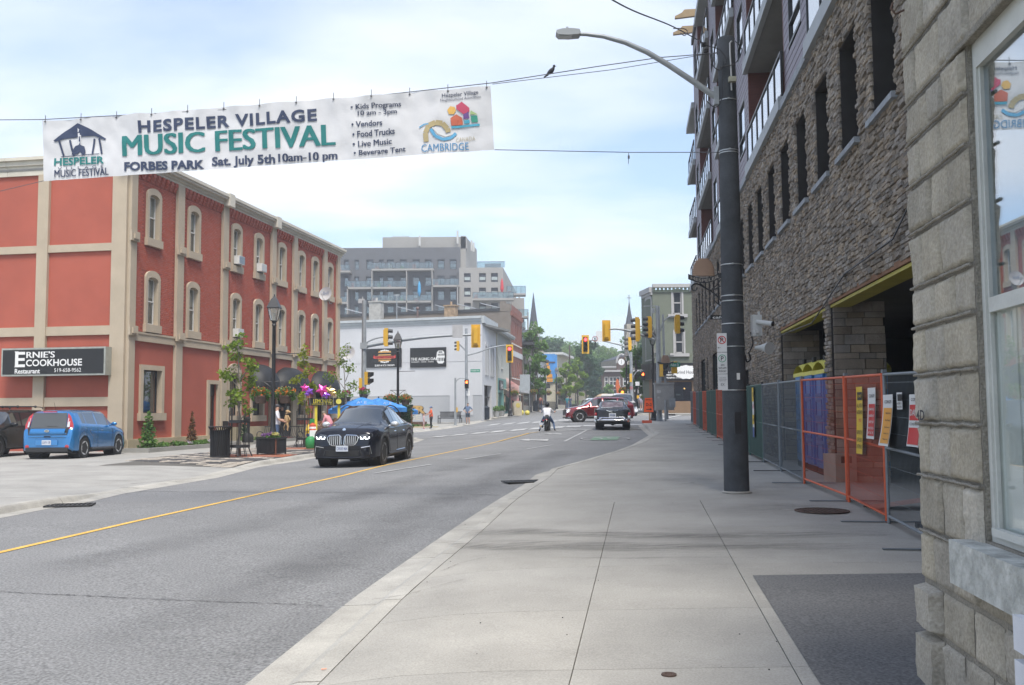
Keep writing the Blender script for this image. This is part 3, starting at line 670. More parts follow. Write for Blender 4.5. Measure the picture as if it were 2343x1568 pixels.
# real bricks of the upper storeys
items=[];z=4.93;row=0
while z<11.05:
    x=.45-(row%2)*.105
    while x<23.05:
        a,b=max(.43,x),min(23.04,x+.205)
        if b-a>.04:
            zc=z+.036;blocked=any(p-.0<(b) and a<q for p,q in pil)
            if not blocked:
                for (w0,w1,c,d) in win:
                    if a<w1+.19 and b>w0-.19 and c-.38<z+.07 and z<d+.22:blocked=True;break
            if not blocked:items.append((((a+b)/2,0,zc),(b-a-.012,.016,.066)))
        x+=.217
    z+=.0785;row+=1
pieces('brick',items,redb,rb,RBM,300,.10,.04,'brick_field',out=-1)
# awnings
awn=mat('awning_black',(.010,.011,.013),.6,.12,3,.1,30)
def dome(x0,x1,zb,h,dpt):
    def fn(u,v):
        a=math.pi*u;b=math.pi/2*v;x=(x0+x1)/2-(x1-x0)/2*math.cos(a);rib=.025*abs(math.sin(a*6))
        return Vector((x,-.02-(dpt+rib)*math.sin(b)*math.sin(a)**.6,zb+(h+rib)*math.cos(b)*math.sin(a)**.85))
    mb=MB().grid(fn,36,10);o=part(mb,'awning',awn,rb,smooth=50)
    pts=[Vector(((x0+x1)/2-(x1-x0)/2*math.cos(math.pi*i/36),-.02-dpt*math.sin(math.pi*i/36)**.6,zb)) for i in range(37)]
    mb=MB()
    for a,b in zip(pts,pts[1:]):mb.quad(a,b,b-Vector((0,0,.16)),a-Vector((0,0,.16)))
    part(mb,'valance',awn,o,smooth=50);return o
dome(10.8,13.2,2.95,1.15,1.0);dome(13.75,17.6,2.95,1.15,1.0);dome(18.9,22.2,2.95,1.15,1.0)
part(MB().box((7.95,-.25,1.1),(.14,.22,.3)).b2((7.9,-.14,1.2),(8.0,-.1,1.24)),'wall_lamp_box',blk,rb)
# window units
acm=mat('ac_white',(.62,.62,.60),.6,.08,4);acg=mat('ac_grille',(.2,.28,.36),.6,.2,30)
for t_,z_,lab in ((9.27,8.86,'white window air conditioner in the upper window with a blue grille'),(11.8,8.86,'white window air conditioner in the upper window above the street lamp'),(9.27,5.3,'white window air conditioner in the lower window above the first young tree')):
    a=thing('air_conditioner',lab,'air conditioner',RBM@Vector((t_,0,z_)),math.atan2(.9847,.1743),'window air conditioners on the red building')
    part(MB().b2((-.3,-.34,0),(.3,.2,.40)),'casing',acm,a)
    mb=MB()
    for k in range(8):mb.b2((-.29,-.347,.04+k*.045),(.29,-.34,.062+k*.045))
    part(mb,'grille',acg if z_>8 and t_<10 else acm,a)
def dish(loc,rz,label,r=.42):
    a=thing('satellite_dish',label,'satellite dish',loc,rz,'satellite dishes on the red building');dm=mat('dish_grey',(.48,.48,.49),.5,.05,3)
    Rm=Matrix.Rotation(R(90),4,'X')@Matrix.Rotation(0,4,'Z')
    mb=MB();mb.lathe((0,0,0),[(0.001,0),(r*.5,.03),(r,.12),(r,.125),(r*.5,.04),(.001,.012)],24,M=Matrix.Rotation(R(78),4,'X'));part(mb,'dish',dm,a,smooth=40)
    part(MB().tube([(0,.12,-r*.8),(0,-.35,-r*.75),(0,-.5,-.12)],.016,6).box((0,-.5,-.05),(.12,.16,.12)),'feed_arm',dm,a)
    part(MB().tube([(0,.05,0),(0,.3,-.1),(0,.34,-.5),(0,.62,-.5)],.02,6),'bracket',galv,a)
    mb=MB();text(mb,'Bell',(0,-.075,.06),w=r*.85);part(mb,'lettering',mat('dish_blue',(.12,.16,.3),.6,0),a);return a
p=RBM@Vector((19.5,-.75,8.6));dish(p,-.35,'round grey satellite dish fixed beside an upper window of the red building')
p=RBM@Vector((23.35,-.75,5.35));dish(p,-.1,'round grey satellite dish on the far end of the red building above the awning',.45)
# restaurant sign
sg=thing('restaurant_sign','black lightbox sign with white lettering of a cookhouse restaurant on the red side wall','sign',(-15.1,37.5,0),math.atan2(.9847,.1743))
signblack=mat('sign_black',(.012,.012,.013),.35,.1,3,spec=.5);signwhite=mat('sign_white',(.75,.75,.73),.6,0);alu=mat('alu_frame',(.36,.37,.33),.5,.15,5,metal=.3)
sx0,sx1,sz0,sz1=-5.0,-.50,3.12,4.22
v=MB().b2((sx0,-.55,sz0),(sx1,-.14,sz1));part(MB().add([Ms@q for q in v.v],v.f),'casing',alu,sg)
v=MB().b2((sx0+.07,-.562,sz0+.07),(sx1-.07,-.552,sz1-.07));part(MB().add([Ms@q for q in v.v],v.f),'face',signblack,sg)
mb=MB();cy_=(sz0+sz1)/2
def serif(mb,s,c,w=None,h=None,M=None,align='LEFT'):
    text(mb,s,c,w=w,h=h,M=M,off=.022,align=align)
tb=MB();X0=sx0+.62
serif(tb,'E',(X0,-.57,cy_+.10),h=.60,w=.44);serif(tb,"RNIE'S",(X0+.50,-.57,cy_+.28),h=.25,w=1.22);serif(tb,'COOKHOUSE',(X0+.48,-.57,cy_-.04),h=.27,w=2.42)
serif(tb,'Restaurant',(X0,-.57,cy_-.36),h=.19,w=1.10);text(tb,'519-658-9562',(X0+1.72,-.57,cy_-.34),h=.15,w=1.15,align='LEFT')
# serifs on the capitals
for x_,z_,w_ in ((X0-.02,cy_-.2,.16),(X0-.02,cy_+.39,.16)):tb.b2((x_,-.571,z_),(x_+w_,-.569,z_+.03))
part(MB().add([Ms@q for q in tb.v],tb.f),'lettering',signwhite,sg)
# ================================================================ NEW STONE CLAD BUILDING, right
RZ=math.atan2(-.9924,-.1227)
nb=thing('apartment_building','unfinished building with brown ledgestone base and red and mauve balconies above, right of the street','building',(3.7,0,0),RZ)
NBM=RM[nb.name]
ledge=mat('ledgestone',(.225,.19,.155),.9,.28,1.8,.7,45,col2=(.32,.275,.225),per=.33,fine=.12)
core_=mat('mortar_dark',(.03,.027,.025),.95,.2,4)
woodr=mat('red_wood_panel',(.11,.032,.024),.6,.25,2,.2,20,stretch=(1,1,14));mauve=mat('mauve_cladding',(.165,.135,.165),.5,.07,.8)
fascia=mat('fascia_grey',(.33,.35,.36),.6,.08,2);soff=mat('soffit_grey',(.20,.20,.19),.8,.1,2);gstone=mat('sill_stone',(.27,.29,.31),.85,.2,6,.7,30)
yelm=mat('yellow_membrane',(.36,.31,.03),.5,.15,3);brwood=mat('raw_timber',(.20,.10,.05),.8,.25,3);timb=mat('rafter_timber',(.28,.20,.11),.8,.15,3)
ops=[]
slots=[(12.93+2.2*k,14.2+2.2*k) for k in range(-1,19)]
slots=[(a,b) for a,b in slots if b<55]
for a,b in slots:ops.append((-b,-a,5.9,7.8))
gA=(-23.75,-18.25,-.2,3.55);gB=(-17.8,-9.6,-.2,3.55)
gw=[(-31.4,-30.2,.4,2.9),(-43.8,-41,.9,4.1),(-50.9,-47.8,.9,4.15),(-53.2,-52.2,.9,4.15),(-46.9,-46.0,.9,4.15),(-40.2,-39.4,.9,4.1)]
allops=ops+[gA,gB]+gw
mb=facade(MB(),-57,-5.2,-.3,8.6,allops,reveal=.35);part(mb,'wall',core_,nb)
mb=MB();mb.b2((-57,1.25,3.9),(-5.2,12,21));part(mb,'core',dark,nb)
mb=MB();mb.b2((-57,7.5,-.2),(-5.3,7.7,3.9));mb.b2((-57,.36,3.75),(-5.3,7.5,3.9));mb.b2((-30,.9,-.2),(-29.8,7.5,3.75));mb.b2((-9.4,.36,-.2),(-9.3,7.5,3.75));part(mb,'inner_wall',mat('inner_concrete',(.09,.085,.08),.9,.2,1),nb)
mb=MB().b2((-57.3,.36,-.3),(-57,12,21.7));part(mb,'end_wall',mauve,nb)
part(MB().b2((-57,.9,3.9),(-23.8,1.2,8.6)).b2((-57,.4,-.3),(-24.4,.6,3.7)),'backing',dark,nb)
# lintels and pillar returns
for a,b,c,d in (gA,gB):
    part(MB().b2((a-.02,-.03,d-.02),(b+.02,.0,d+.07)),'lintel_board',brwood,nb);part(MB().b2((a,-.0,d-.08),(b,.34,d-.03)),'lintel_membrane',yelm,nb)
items=[];z=-.15;row=0;rr=random.Random(5)
while z<8.55:
    h=rr.uniform(.05,.088);u=-56.95-rr.uniform(0,.3)
    while u<-5.3:
        l_=rr.uniform(.12,.34);a,b=max(u,-56.95),min(u+l_,-5.3);zc=z+h/2
        for o in allops:
            if o[2]<zc<o[3]:
                if a<o[0]<b:
                    if o[0]-a>.07:b=o[0]
                    else:a=b
                elif a<o[1]<b:
                    if b-o[1]>.07:a=o[1]
                    else:a=b
                elif o[0]<=a and b<=o[1]:a=b
        gz=H(*(NBM@Vector(((a+b)/2,0,0))).xy)
        if b-a>.05 and zc>gz-.1:items.append((((a+b)/2,0,zc),(b-a-.008,rr.uniform(.022,.07),h-.008)))
        u+=l_
    z+=h;row+=1
pieces('ledge_stone',items,ledge,nb,NBM,300,.35,.10,'ledgestone_field',out=-1)
# returns of the pillars: long flat stones, facing the camera
def ret_wall(u,y0,y1,z1):
    z=-.1;out=[];k=0
    while z<z1:
        h=rr.choice((.11,.15,.15,.19));y=y0-rr.uniform(0,.25)
        while y<y1:
            l_=rr.uniform(.25,.6);a,b=max(y,y0),min(y+l_,y1)
            if b-a>.05:out.append((a,b,z,h))
            y+=l_
        z+=h
    for k,(a,b,z,h) in enumerate(out):
        mb=MB();mb.cv=rr.random();mb.box((u+rr.uniform(.012,.03),(a+b)/2,z+h/2),(.07,b-a-.01,h-.01),taper=.98);part(mb,'return_stone',ledge,nb)
ret_wall(-17.8,.03,.95,3.5);ret_wall(-23.75+.0,.03,.9,3.5)
part(MB().b2((-18.24,.36,-.2),(-17.8,.95,3.55)),'pillar_core',core_,nb);part(MB().b2((-24.3,.36,-.2),(-23.76,1.0,3.55)),'pillar_core',core_,nb)
for a,b in slots:
    part(MB().b2((-b-.1,-.12,5.81),(-a+.1,.1,5.9)),'stone_sill',gstone,nb)
gfr=mat('green_glass_frame',(.02,.03,.03),.4,.1)
for a,b,c,d in gw:
    w_=part(MB().b2((a,.1,c),(a+.06,.16,d)).b2((b-.06,.1,c),(b,.16,d)).b2((a,.1,d-.06),(b,.16,d)).b2((a,.1,(c+d)/2),(b,.16,(c+d)/2+.05)),'window',gfr,nb)
    part(MB().b2((a,.13,c),(b,.14,d)),'pane',GL,w_)
# upper storeys
bays=[('p',a,a+3.3) for a in (9,18.9,28.9,38.9,48.9)];rec=[(12.3,18.9),(22.2,28.9),(32.2,38.9),(42.2,48.9),(52.2,57)]
rec=[(2.5,9)]+rec
FLZ=[8.9,12.1,15.3,18.5]
railm=mat('rail_black',(.015,.016,.018),.4,.1);rglass=glassmat('rail_glass',(.62,.7,.68),.12)
def siding(u0,u1,z0,z1,op):
    mb=MB();z=z0
    while z<z1-.01:
        h=min(.19,z1-z)
        segs=[(u0,u1)]
        if op[2]<z+h/2<op[3]:segs=[(u0,op[0]),(op[1],u1)]
        for a,b in segs:mb.add([(a,-.0,z),(b,-.0,z),(b,.006,z+h-.004),(a,.006,z+h-.004),(a,.008,z+h),(b,.008,z+h)],[(0,1,2,3),(3,2,5,4)])
        z+=h
    return mb
for bi,(_,a,b) in enumerate(bays):
    part(MB().b2((-b,-.12,8.6),(-a,.2,8.78)),'ledge_cap',gstone,nb)
    for fi,z in enumerate(FLZ):
        z1=z+3.2;zz0=z-.12 if fi==0 else z
        op=(-b+.7,-a-1.0,z+.9,z+2.55)
        part(siding(-b,-a,zz0,z1,op),'siding',mauve,nb,kind='stuff')
        w_=part(MB().b2((op[0],.0,op[2]),(op[0]+.07,.1,op[3])).b2((op[1]-.07,.0,op[2]),(op[1],.1,op[3])).b2((op[0],0,op[2]),(op[1],.1,op[2]+.07)).b2((op[0],0,op[3]-.07),(op[1],.1,op[3])).b2((op[0],0,op[2]+.5),(op[1],.1,op[2]+.55)),'window',railm,nb)
        part(MB().b2((op[0],.05,op[2]),(op[1],.055,op[3])),'pane',GL,w_);part(MB().b2((op[0],.14,op[2]),(op[1],.15,op[3])),'blind',blind,w_)
        part(MB().b2((-a-.02,.0,zz0),(-a+.06,1.8,z1)),'cheek_panel',woodr,nb);part(MB().b2((-b-.06,.0,zz0),(-b+.02,1.8,z1)),'cheek_panel',woodr,nb)
for bi,(a,b) in enumerate(rec):
    top=3 if b>=57 else 4
    for fi,z in enumerate(FLZ[:top]):
        part(MB().b2((-b,-.16,z-.3),(-a,-.02,z+.02)),'fascia',fascia,nb);part(MB().b2((-b,-.02,z-.28),(-a,1.8,z)),'balcony_slab',soff,nb)
        z1=z+3.2-.28
        part(MB().b2((-b,1.78,z),(-a,1.9,z1)),'back_panel',woodr,nb)
        d_=part(MB().b2((-b+1.5,1.7,z),(-b+1.58,1.78,z+2.3)).b2((-b+3.9,1.7,z),(-b+3.98,1.78,z+2.3)).b2((-b+1.5,1.7,z+2.3),(-b+3.98,1.78,z+2.38)).b2((-b+2.7,1.7,z),(-b+2.76,1.78,z+2.3)),'patio_door',railm,nb)
        part(MB().b2((-b+1.5,1.74,z),(-b+3.98,1.75,z+2.3)),'pane',GL,d_)
        rl=MB().b2((-b,-.09,z+1.05),(-a,-.03,z+1.11)).b2((-b,-.08,z+.08),(-a,-.04,z+.11))
        n=int((b-a)/1.1)
        for i in range(n+1):
            x=-b+.03+(b-a-.06)*i/n;rl.b2((x-.025,-.085,z),(x+.025,-.035,z+1.05))
        r_=part(rl,'railing',railm,nb);part(MB().b2((-b+.02,-.062,z+.12),(-a-.02,-.055,z+1.03)),'glass_panel',rglass,r_)
    if top==4:part(MB().b2((-b,-.16,21.4),(-a,1.9,21.75)),'parapet',fascia,nb)
    else:part(MB().b2((-b-.3,-.16,18.2),(-a,1.9,18.5)),'parapet',fascia,nb)
for _,a,b in bays:part(MB().b2((-b,-.1,21.7),(-a,1.9,22.0)),'parapet',mat('parapet_dark',(.05,.05,.055),.6),nb)
for t_ in (49.4,51.6):
    mb=MB().prism([(-1.1,0),(-1.1,.12),(-.75,.28),(-.6,.45),(.3,.45),(.3,0.1)],-.09,.09,Matrix.Translation(Vector((-t_,0,22.1)))@Matrix.Rotation(R(90),4,'Z'));part(mb,'rafter_tail',timb,nb)
# drooping site cable across the stone face
mb=MB();P_=[(-10.2,-.12,4.9),(-13,-.12,3.9),(-16,-.12,3.85),(-19,-.12,3.3),(-24,-.1,3.4)];mb.tube([Vector(p) for p in P_],.014,5);part(mb,'cable',blk,nb)
# ================================================================ FOREGROUND STONE BUILDING
fb=thing('stone_building','old sandstone block wall with a shop window at the right edge, nearest building','building',(1.44,0,0),RZ);FBM=RM[fb.name]
ash_=mat('sandstone',(.35,.32,.26),.92,.24,3.0,.6,38,col2=(.42,.38,.305),per=.14,fine=.16);mort=mat('mortar',(.255,.235,.195),.95,.22,9,.9,60,fine=.2)
ZS=[-.05,.27,.53,.76,1.005,1.276,1.53,1.765,2.0,2.2,2.47,2.71,2.93,3.13,3.4,3.68,3.95,4.25]
part(facade(MB(),-4.88,2,-.3,4.6,[(-4.0,-1.4,1.06,3.13)],reveal=.5),'wall_mortar',mort,fb)
part(MB().b2((-4.88,.03,-.3),(-4.86,6,4.6)),'side_wall',mort,fb)
def block(u0,u1,z0,z1,prot,seed,rough=.009):
    nx=max(8,int((u1-u0)/.016));nz=max(8,int((z1-z0)/.016));g=.013;u0+=g;u1-=g;z0+=g;z1-=g
    off=Vector((seed*7.3,seed*3.1,0));mb=MB();mb.cv=random.random();ir=lambda k:noise.noise(Vector((k*9.,seed,1)))*.006
    def fn(a,b):
        e=min(a,1-a)*(u1-u0);f=min(b,1-b)*(z1-z0);m_=min(e,f);t=min(1,m_/.016);bev=t*(2-t)
        x=u0+(u1-u0)*a;z=z0+(z1-z0)*b
        if a in(0,1):x+=ir(z)
        if b in(0,1):z+=ir(x)
        n_=noise.noise(Vector((x*5,0,z*5))+off)*.5+noise.noise(Vector((x*16,0,z*9))+off)*.35+noise.noise(Vector((x*38,0,z*24))+off)*.25
        return Vector((x,-.002-prot*bev-n_*rough*2.0*bev,z))
    mb.grid(fn,nx,nz);return part(mb,'stone_block',ash_,fb,smooth=70)
rr=random.Random(11);sd_=0
for k,(z0,z1) in enumerate(zip(ZS,ZS[1:])):
    has=(z1<=1.07 or z0>=3.12)
    uend=-1.4+1.2 if has else -4.0
    q=.20 if k%2 else .36
    if z1<.8:q=.30
    us=[-4.88,-4.88+q]
    while us[-1]<uend-.5:us.append(us[-1]+rr.uniform(.27,.42))
    if not has:
        us=[-4.88,-4.88+q,(-4.88+q)+((uend+4.88-q)*rr.uniform(.42,.58)),uend]
    else:us.append(uend)
    for i,(a,b) in enumerate(zip(us,us[1:])):
        sd_+=1;pr=.012+rr.uniform(0,.010)
        if i==0 and z1<.8:pr=.06
        block(a,b,z0,z1,pr,sd_)
    # raised bead of mortar
    n=26;pts=[(-4.86+(uend+4.86)*i/n,-.020-.0*i,z0+noise.noise(Vector((i*.35,k*5,0)))*.006) for i in range(n+1)]
    if z0>.9:
        part(MB().tube([Vector(p) for p in pts],[.0075+.003*abs(noise.noise(Vector((i*.9,k,7)))) for i in range(n+1)],6),'mortar_bead',mort,fb,smooth=60)
# reveal stones of the jamb
part(MB().b2((-4.004,.0,1.06),(-3.998,.2,3.13)),'jamb_face',mort,fb)
sillm=mat('flaking_sill_paint',(.36,.37,.34),.8,.35,9,.6,40,col2=(.60,.61,.57));
mb=MB();mb.b2((-4.13,-.11,.87),(-1.2,.22,1.05));part(mb,'window_sill',sillm,fb)
part(MB().b2((-4.2,-.02,3.13),(-1.2,.0,3.16)),'lintel_edge',mort,fb)
sfr=mat('shop_frame_paint',(.52,.53,.49),.6,.10,5,.2,50)
wn=part(MB().b2((-4.0,.02,1.05),(-3.962,.05,3.13)).b2((-3.962,.02,3.02),(-1.4,.05,3.13)).b2((-3.962,.02,1.05),(-1.4,.05,1.11)),'window',sfr,fb)
part(MB().b2((-3.962,.03,1.11),(-3.945,.06,3.02)).b2((-3.945,.025,1.99),(-1.4,.06,2.05)).b2((-3.945,.0,1.09),(-1.4,.03,1.12)),'frame',sfr,wn)
part(MB().b2((-3.945,.045,2.05),(-1.4,.049,3.02)),'pane',glassmat('shop_glass',(.8,.86,.88),.20),wn);part(MB().b2((-3.945,.045,1.11),(-1.4,.049,1.99)),'pane',glassmat('shop_glass_low',(.93,.95,.94),.0),wn)
cur=mat('curtain_white',(.72,.74,.72),.8,.06,3)
for i in range(12):
    u=-3.96+i*.21;part(MB().b2((u+.003,.056+.005*(i%2),1.1),(u+.207,.07+.005*(i%2),1.99)),'board',cur,wn)
part(MB().b2((-3.96,.09,1.99),(-1.4,.1,3.12)),'blind',mat('shop_blind_sky_tone',(.60,.66,.70),.8,.1,2),wn)  # pale bluish colour supplies the hazy sky reflection of the upper pane
mb=MB();text(mb,'4D',(-4.66,-.055,1.57),w=.13,h=.05,off=.02);part(mb,'paint_mark',mat('black_paint',(.03,.03,.035),.8),fb)
mb=MB();mb.tube([(-4.78,-.02,3.62),(-4.78,-.07,3.60),(-4.78,-.09,3.63),(-4.78,-.08,3.66)],.006,6);part(mb,'hook',iron,fb)
# white slatted seat end at the wall
p0=FBM@Vector((-3.15,-.2,0));ch=thing('garden_chair','pale painted slatted chair back against the stone wall at the bottom right','chair',(p0.x,p0.y,H(p0.x,p0.y)),RZ)
cw=mat('chair_paint',(.60,.62,.66),.6,.10,6)
for z in (.42,.57,.72,.86):
    mb=MB();mb.b2((.02,-.03,z-.055),(.75,.0,z+.055));part(mb,'slat',cw,ch)
part(MB().b2((.12,.0,0),(.18,.05,.92)),'post',cw,ch);part(MB().b2((.6,.0,0),(.66,.05,.92)),'post',cw,ch)
# ================================================================ CONCRETE STREET POLE with its fittings
pb_=G(1685,1127);PX,PY,PZ=pb_.x,pb_.y,H(pb_.x,pb_.y)
polem=mat('pole_concrete',(.05,.055,.062),.9,.3,3,.35,90,fine=.35);strap=mat('steel_strap',(.45,.46,.46),.4,.1,metal=.7)
cp=thing('street_light_pole','thick dark grey tapered concrete pole with a long curved street light arm','street light',(PX,PY,PZ))
TOP=7.55;rad=lambda z:.203+(.139-.203)*z/TOP
part(MB().lathe((0,0,0),[(rad(z),z) for z in [0,.02,.1,.5,1,2,3,4,5,6,7,TOP-.02]]+[(rad(TOP)-.015,TOP)],28),'pole',polem,cp,smooth=40)
part(MB().lathe((0,0,0),[(.24,0),(.24,.015),(.20,.03)],20),'base_grout',conc,cp)
zof=lambda py:W(1670,py,PY).z-PZ
for py in (232,347,352,607,678,690,742,794,893):
    z=zof(py);part(MB().lathe((0,0,z),[(rad(z)+.004,-.009),(rad(z)+.007,-.007),(rad(z)+.007,.007),(rad(z)+.004,.009)],24),'strap',strap,cp)
    if py in(232,347,607,678):part(MB().box((-.02,-rad(z)-.012,z),(.03,.025,.025)),'buckle',strap,cp)
part(MB().b2((-.05,-rad(.6)-.004,.95),(.05,-rad(.6)+.06,1.3)),'hand_hole',blk,cp)
z=zof(925);part(MB().b2((-.0,-rad(z)-.008,zof(870)),(.05,-rad(z),zof(855))),'tag',wframe,cp)
# arm
aW=lambda px,py:W(px,py,PY)-Vector((PX,PY,PZ))
armp=[aW(1636,222),aW(1590,190),aW(1530,150),aW(1480,120),aW(1430,98),aW(1380,84),aW(1340,79),aW(1318,79)]
lh=part(MB().tube(armp,[.052,.05,.047,.044,.04,.036,.032,.03],12),'lamp_arm',galv,cp,smooth=50)
part(MB().b2((armp[0].x-.03,-.06,armp[0].z-.14),(armp[0].x+.05,.06,armp[0].z+.16)),'arm_bracket',galv,cp)
hc=aW(1300,79);lhm=mat('lamp_grey',(.34,.36,.37),.5,.05)
mb=MB();prof=[(-.21,.0),(-.2,.035),(-.1,.06),(.05,.065),(.18,.05),(.2,.0),(.18,-.035),(0,-.05),(-.17,-.04)]
mb.prism([(hc.x+a,hc.z+b) for a,b in prof],-.11,.11);hd=part(mb,'lamp_head',lhm,cp,smooth=35)
part(MB().cyl((hc.x-.02,0,hc.z+.06),(hc.x-.02,0,hc.z+.125),.03,.02),'photocell',lhm,hd);part(MB().b2((hc.x-.17,-.08,hc.z-.058),(hc.x+.06,.08,hc.z-.046)),'diffuser',mat('diffuser',(.5,.52,.52),.2),hd)
# conduit, box, cables near the top
part(MB().tube([(.03,-rad(7)-.03,zof(215)),(.03,-rad(7)-.03,zof(170)),(.02,-rad(7)-.03,zof(130)),(.02,-rad(7)-.03,zof(108)),(.05,-rad(7)-.05,zof(104))],.014,6),'conduit',mat('pvc_white',(.5,.5,.5),.5),cp)
part(MB().b2((-.02,-rad(6.5)-.09,zof(197)),(.10,-rad(6.5)-.01,zof(186))),'junction_box',mat('box_beige',(.33,.32,.24),.6),cp)
mb=MB()
def curve(pts,n=8):
    pts=[Vector(p) for p in pts];o=[]
    P=[pts[0]]+pts+[pts[-1]]
    for i in range(1,len(P)-2):
        for k in range(n):
            t=k/n;a,b,c,d=P[i-1],P[i],P[i+1],P[i+2]
            o.append(.5*((2*b)+(-a+c)*t+(2*a-5*b+4*c-d)*t*t+(-a+3*b-3*c+d)*t**3))
    o.append(pts[-1]);return o
A_=lambda px,py,dy=-.2:aW(px,py)+Vector((0,dy,0))
mb.tube(curve([A_(1610,115),A_(1640,125),A_(1655,150),A_(1640,170),A_(1625,160),A_(1618,135)]),.008,5)
mb.tube(curve([A_(1640,165),A_(1675,155),A_(1690,125),A_(1675,105)]),.008,5);mb.tube(curve([A_(1648,150),A_(1646,190),A_(1645,235),A_(1630,255),A_(1610,240)]),.008,5)
part(mb,'cable',blk,cp)
part(MB().box(A_(1607,108,-.1),(.07,.08,.05)).box(A_(1612,122,-.1),(.06,.08,.05)),'clamp',blkf,cp)
# things held by the pole
def aPole(name,label,cat):return thing(name,label,cat,(PX,PY,PZ))
ps_=aPole('parking_sign','tall white parking sign strapped to the concrete pole, no parking symbol over green P','sign')
# turned towards the camera slightly left
sx_,sy_=W(1652,830,PY-.22).x-PX,-.22
SM=Mx(sx_,sy_,0,R(-8))
sgw=mat('sign_sheet',(.62,.62,.61),.45,.06,4);sred=mat('sign_red',(.50,.03,.03),.5,0);sgreen=mat('sign_green',(.02,.28,.13),.5,0);sblk=mat('sign_ink',(.02,.02,.02),.6,0);syel=mat('sign_yellow',(.62,.42,.03),.5,.08,5);sorg=mat('sign_orange',(.66,.30,.04),.5,.08,5)
def plate(par,M,x0,x1,z0,z1,m,y=-.0,th=.004,name='plate'):
    v=MB().b2((x0,y-th,z0),(x1,y,z1));return part(MB().add([M@q for q in v.v],v.f),name,m,par)
def words(par,M,lines,m,name='lettering',y=-.008):
    mb=MB()
    for s,x,z,w_,h_ in lines:text(mb,s,(x,y,z),w=w_,h=h_,off=.01)
    return part(MB().add([M@q for q in mb.v],mb.f),name,m,par)
def ringm(M,x,z,r0,r1,y=-.007,n=28):
    mb=MB()
    for i in range(n):
        a,b=2*math.pi*i/n,2*math.pi*(i+1)/n
        mb.add([M@Vector((x+r*math.cos(t),y,z+r*math.sin(t))) for r,t in((r0,a),(r1,a),(r1,b),(r0,b))],[(0,1,2,3)])
    return mb
hw=.078;z1_,zA,z2_,z3_,z4_=zof(765),zof(808),zof(808),zof(857),zof(893)
plate(ps_,SM,-hw,hw,zA+.004,z1_,sgw);plate(ps_,SM,-hw,hw,z3_+.004,z2_-.004,sgw);plate(ps_,SM,-hw,hw,z4_,z3_-.004,sgw)
part(ringm(SM,0,z1_-.11,.052,.066),'ring',sred,ps_);v=MB().box((0,-.0075,z1_-.11),(.125,.001,.014),M=Matrix.Rotation(R(45),4,'Y'));part(MB().add([SM@q for q in v.v],v.f),'slash',sred,ps_)
words(ps_,SM,[('P',.0,z1_-.11,None,.075),('←',-.045,z1_-.235,.05,.03),('P',0,z2_-.10,None,.07),('2H',0,z2_-.205,None,.035),('9AM-6PM',0,z2_-.255,.12,.03),('MON-SAT',0,z2_-.305,.12,.03)],sblk)
part(ringm(SM,0,z2_-.10,.052,.062),'ring',sgreen,ps_)
words(ps_,SM,[('TOW AWAY',0,z3_-.06,.10,.014),('RESTRICTED AREA',0,z3_-.085,.12,.014),('PERMIT ONLY',0,z3_-.11,.10,.014),('EX',0,z3_-.17,.06,.045)],mat('sign_grey_ink',(.2,.2,.2),.6,0))
# beehive sign
hs_=aPole('village_hive_sign','wooden beehive sign on a black scroll bracket reading HESPELER, left of the concrete pole','sign')
q=lambda px,py:aW(px,py)
ironm=mat('scroll_iron',(.02,.022,.026),.5,.1)
mb=MB();cx_,zb_=q(1609,632).x,q(1609,632).z;ztp=q(1609,592).z;hw_=(q(1642,632).x-q(1576,632).x)/2*.78
n=9
for i in range(n):
    a,b=i/n,(i+1)/n;wa=hw_*math.sqrt(max(0,1-a**2.6));zc=zb_+(ztp-zb_)*(a+b)/2;hh=(ztp-zb_)/n
    mb.lathe((cx_,0,zc),[(wa*.95,-hh/2),(wa*1.02,0),(wa*.95,hh/2)],20,M=Matrix.Diagonal((1,.16,1,1)))
part(mb,'beehive',mat('hive_wood',(.25,.165,.115),.7,.12,4),hs_,smooth=50)
mb=MB();L0,L1=q(1573,633),q(1648,630);n=14;vs=[];dz=q(1600,640).z-q(1600,652).z
for i in range(n+1):
    u=i/n;x=L0.x+(L1.x-L0.x)*u;sag=-.075*math.sin(math.pi*u);vs+=[(x,-.05,L0.z+(L1.z-L0.z)*u+sag+.035),(x,-.05,L0.z+(L1.z-L0.z)*u+sag-.05)]
mb.add(vs,[(2*i,2*i+1,2*i+3,2*i+2) for i in range(n)]);mb.add([(a,-.03,c) for a,b,c in vs],[(2*i,2*i+1,2*i+3,2*i+2) for i in range(n)]);part(mb,'ribbon',ironm,hs_)
mb=MB();wid=L1.x-L0.x
def bend(v):
    u=(v.x-L0.x)/wid;return Vector((v.x,-.056,v.z+L0.z+(L1.z-L0.z)*u-.075*math.sin(math.pi*u)-.008))
text(mb,'HESPELER',(L0.x+wid*.5,0,0),w=wid*.86,h=.05,fn=bend,off=.008);part(mb,'lettering',mat('sign_bronze',(.30,.27,.24),.5),hs_)
mb=MB();mb.tube(curve([q(1648,655),q(1625,672-8),q(1600,662-10),q(1590,650),q(1582,655),q(1584,664),q(1592,664),q(1594,658)]),.014,6)
mb.tube(curve([q(1650,690),q(1640,678),q(1628,668),q(1612,658),q(1600,648)]),.012,6);mb.tube(curve([q(1648,700),q(1636,690),q(1633,680),q(1640,672)]),.01,6);mb.tube(curve([q(1648,640),q(1640,652),q(1628,662)]),.01,6)
part(mb,'scroll_bracket',ironm,hs_)
cs=aPole('cafe_sign','small black sign with white letters hanging under the beehive bracket','sign')
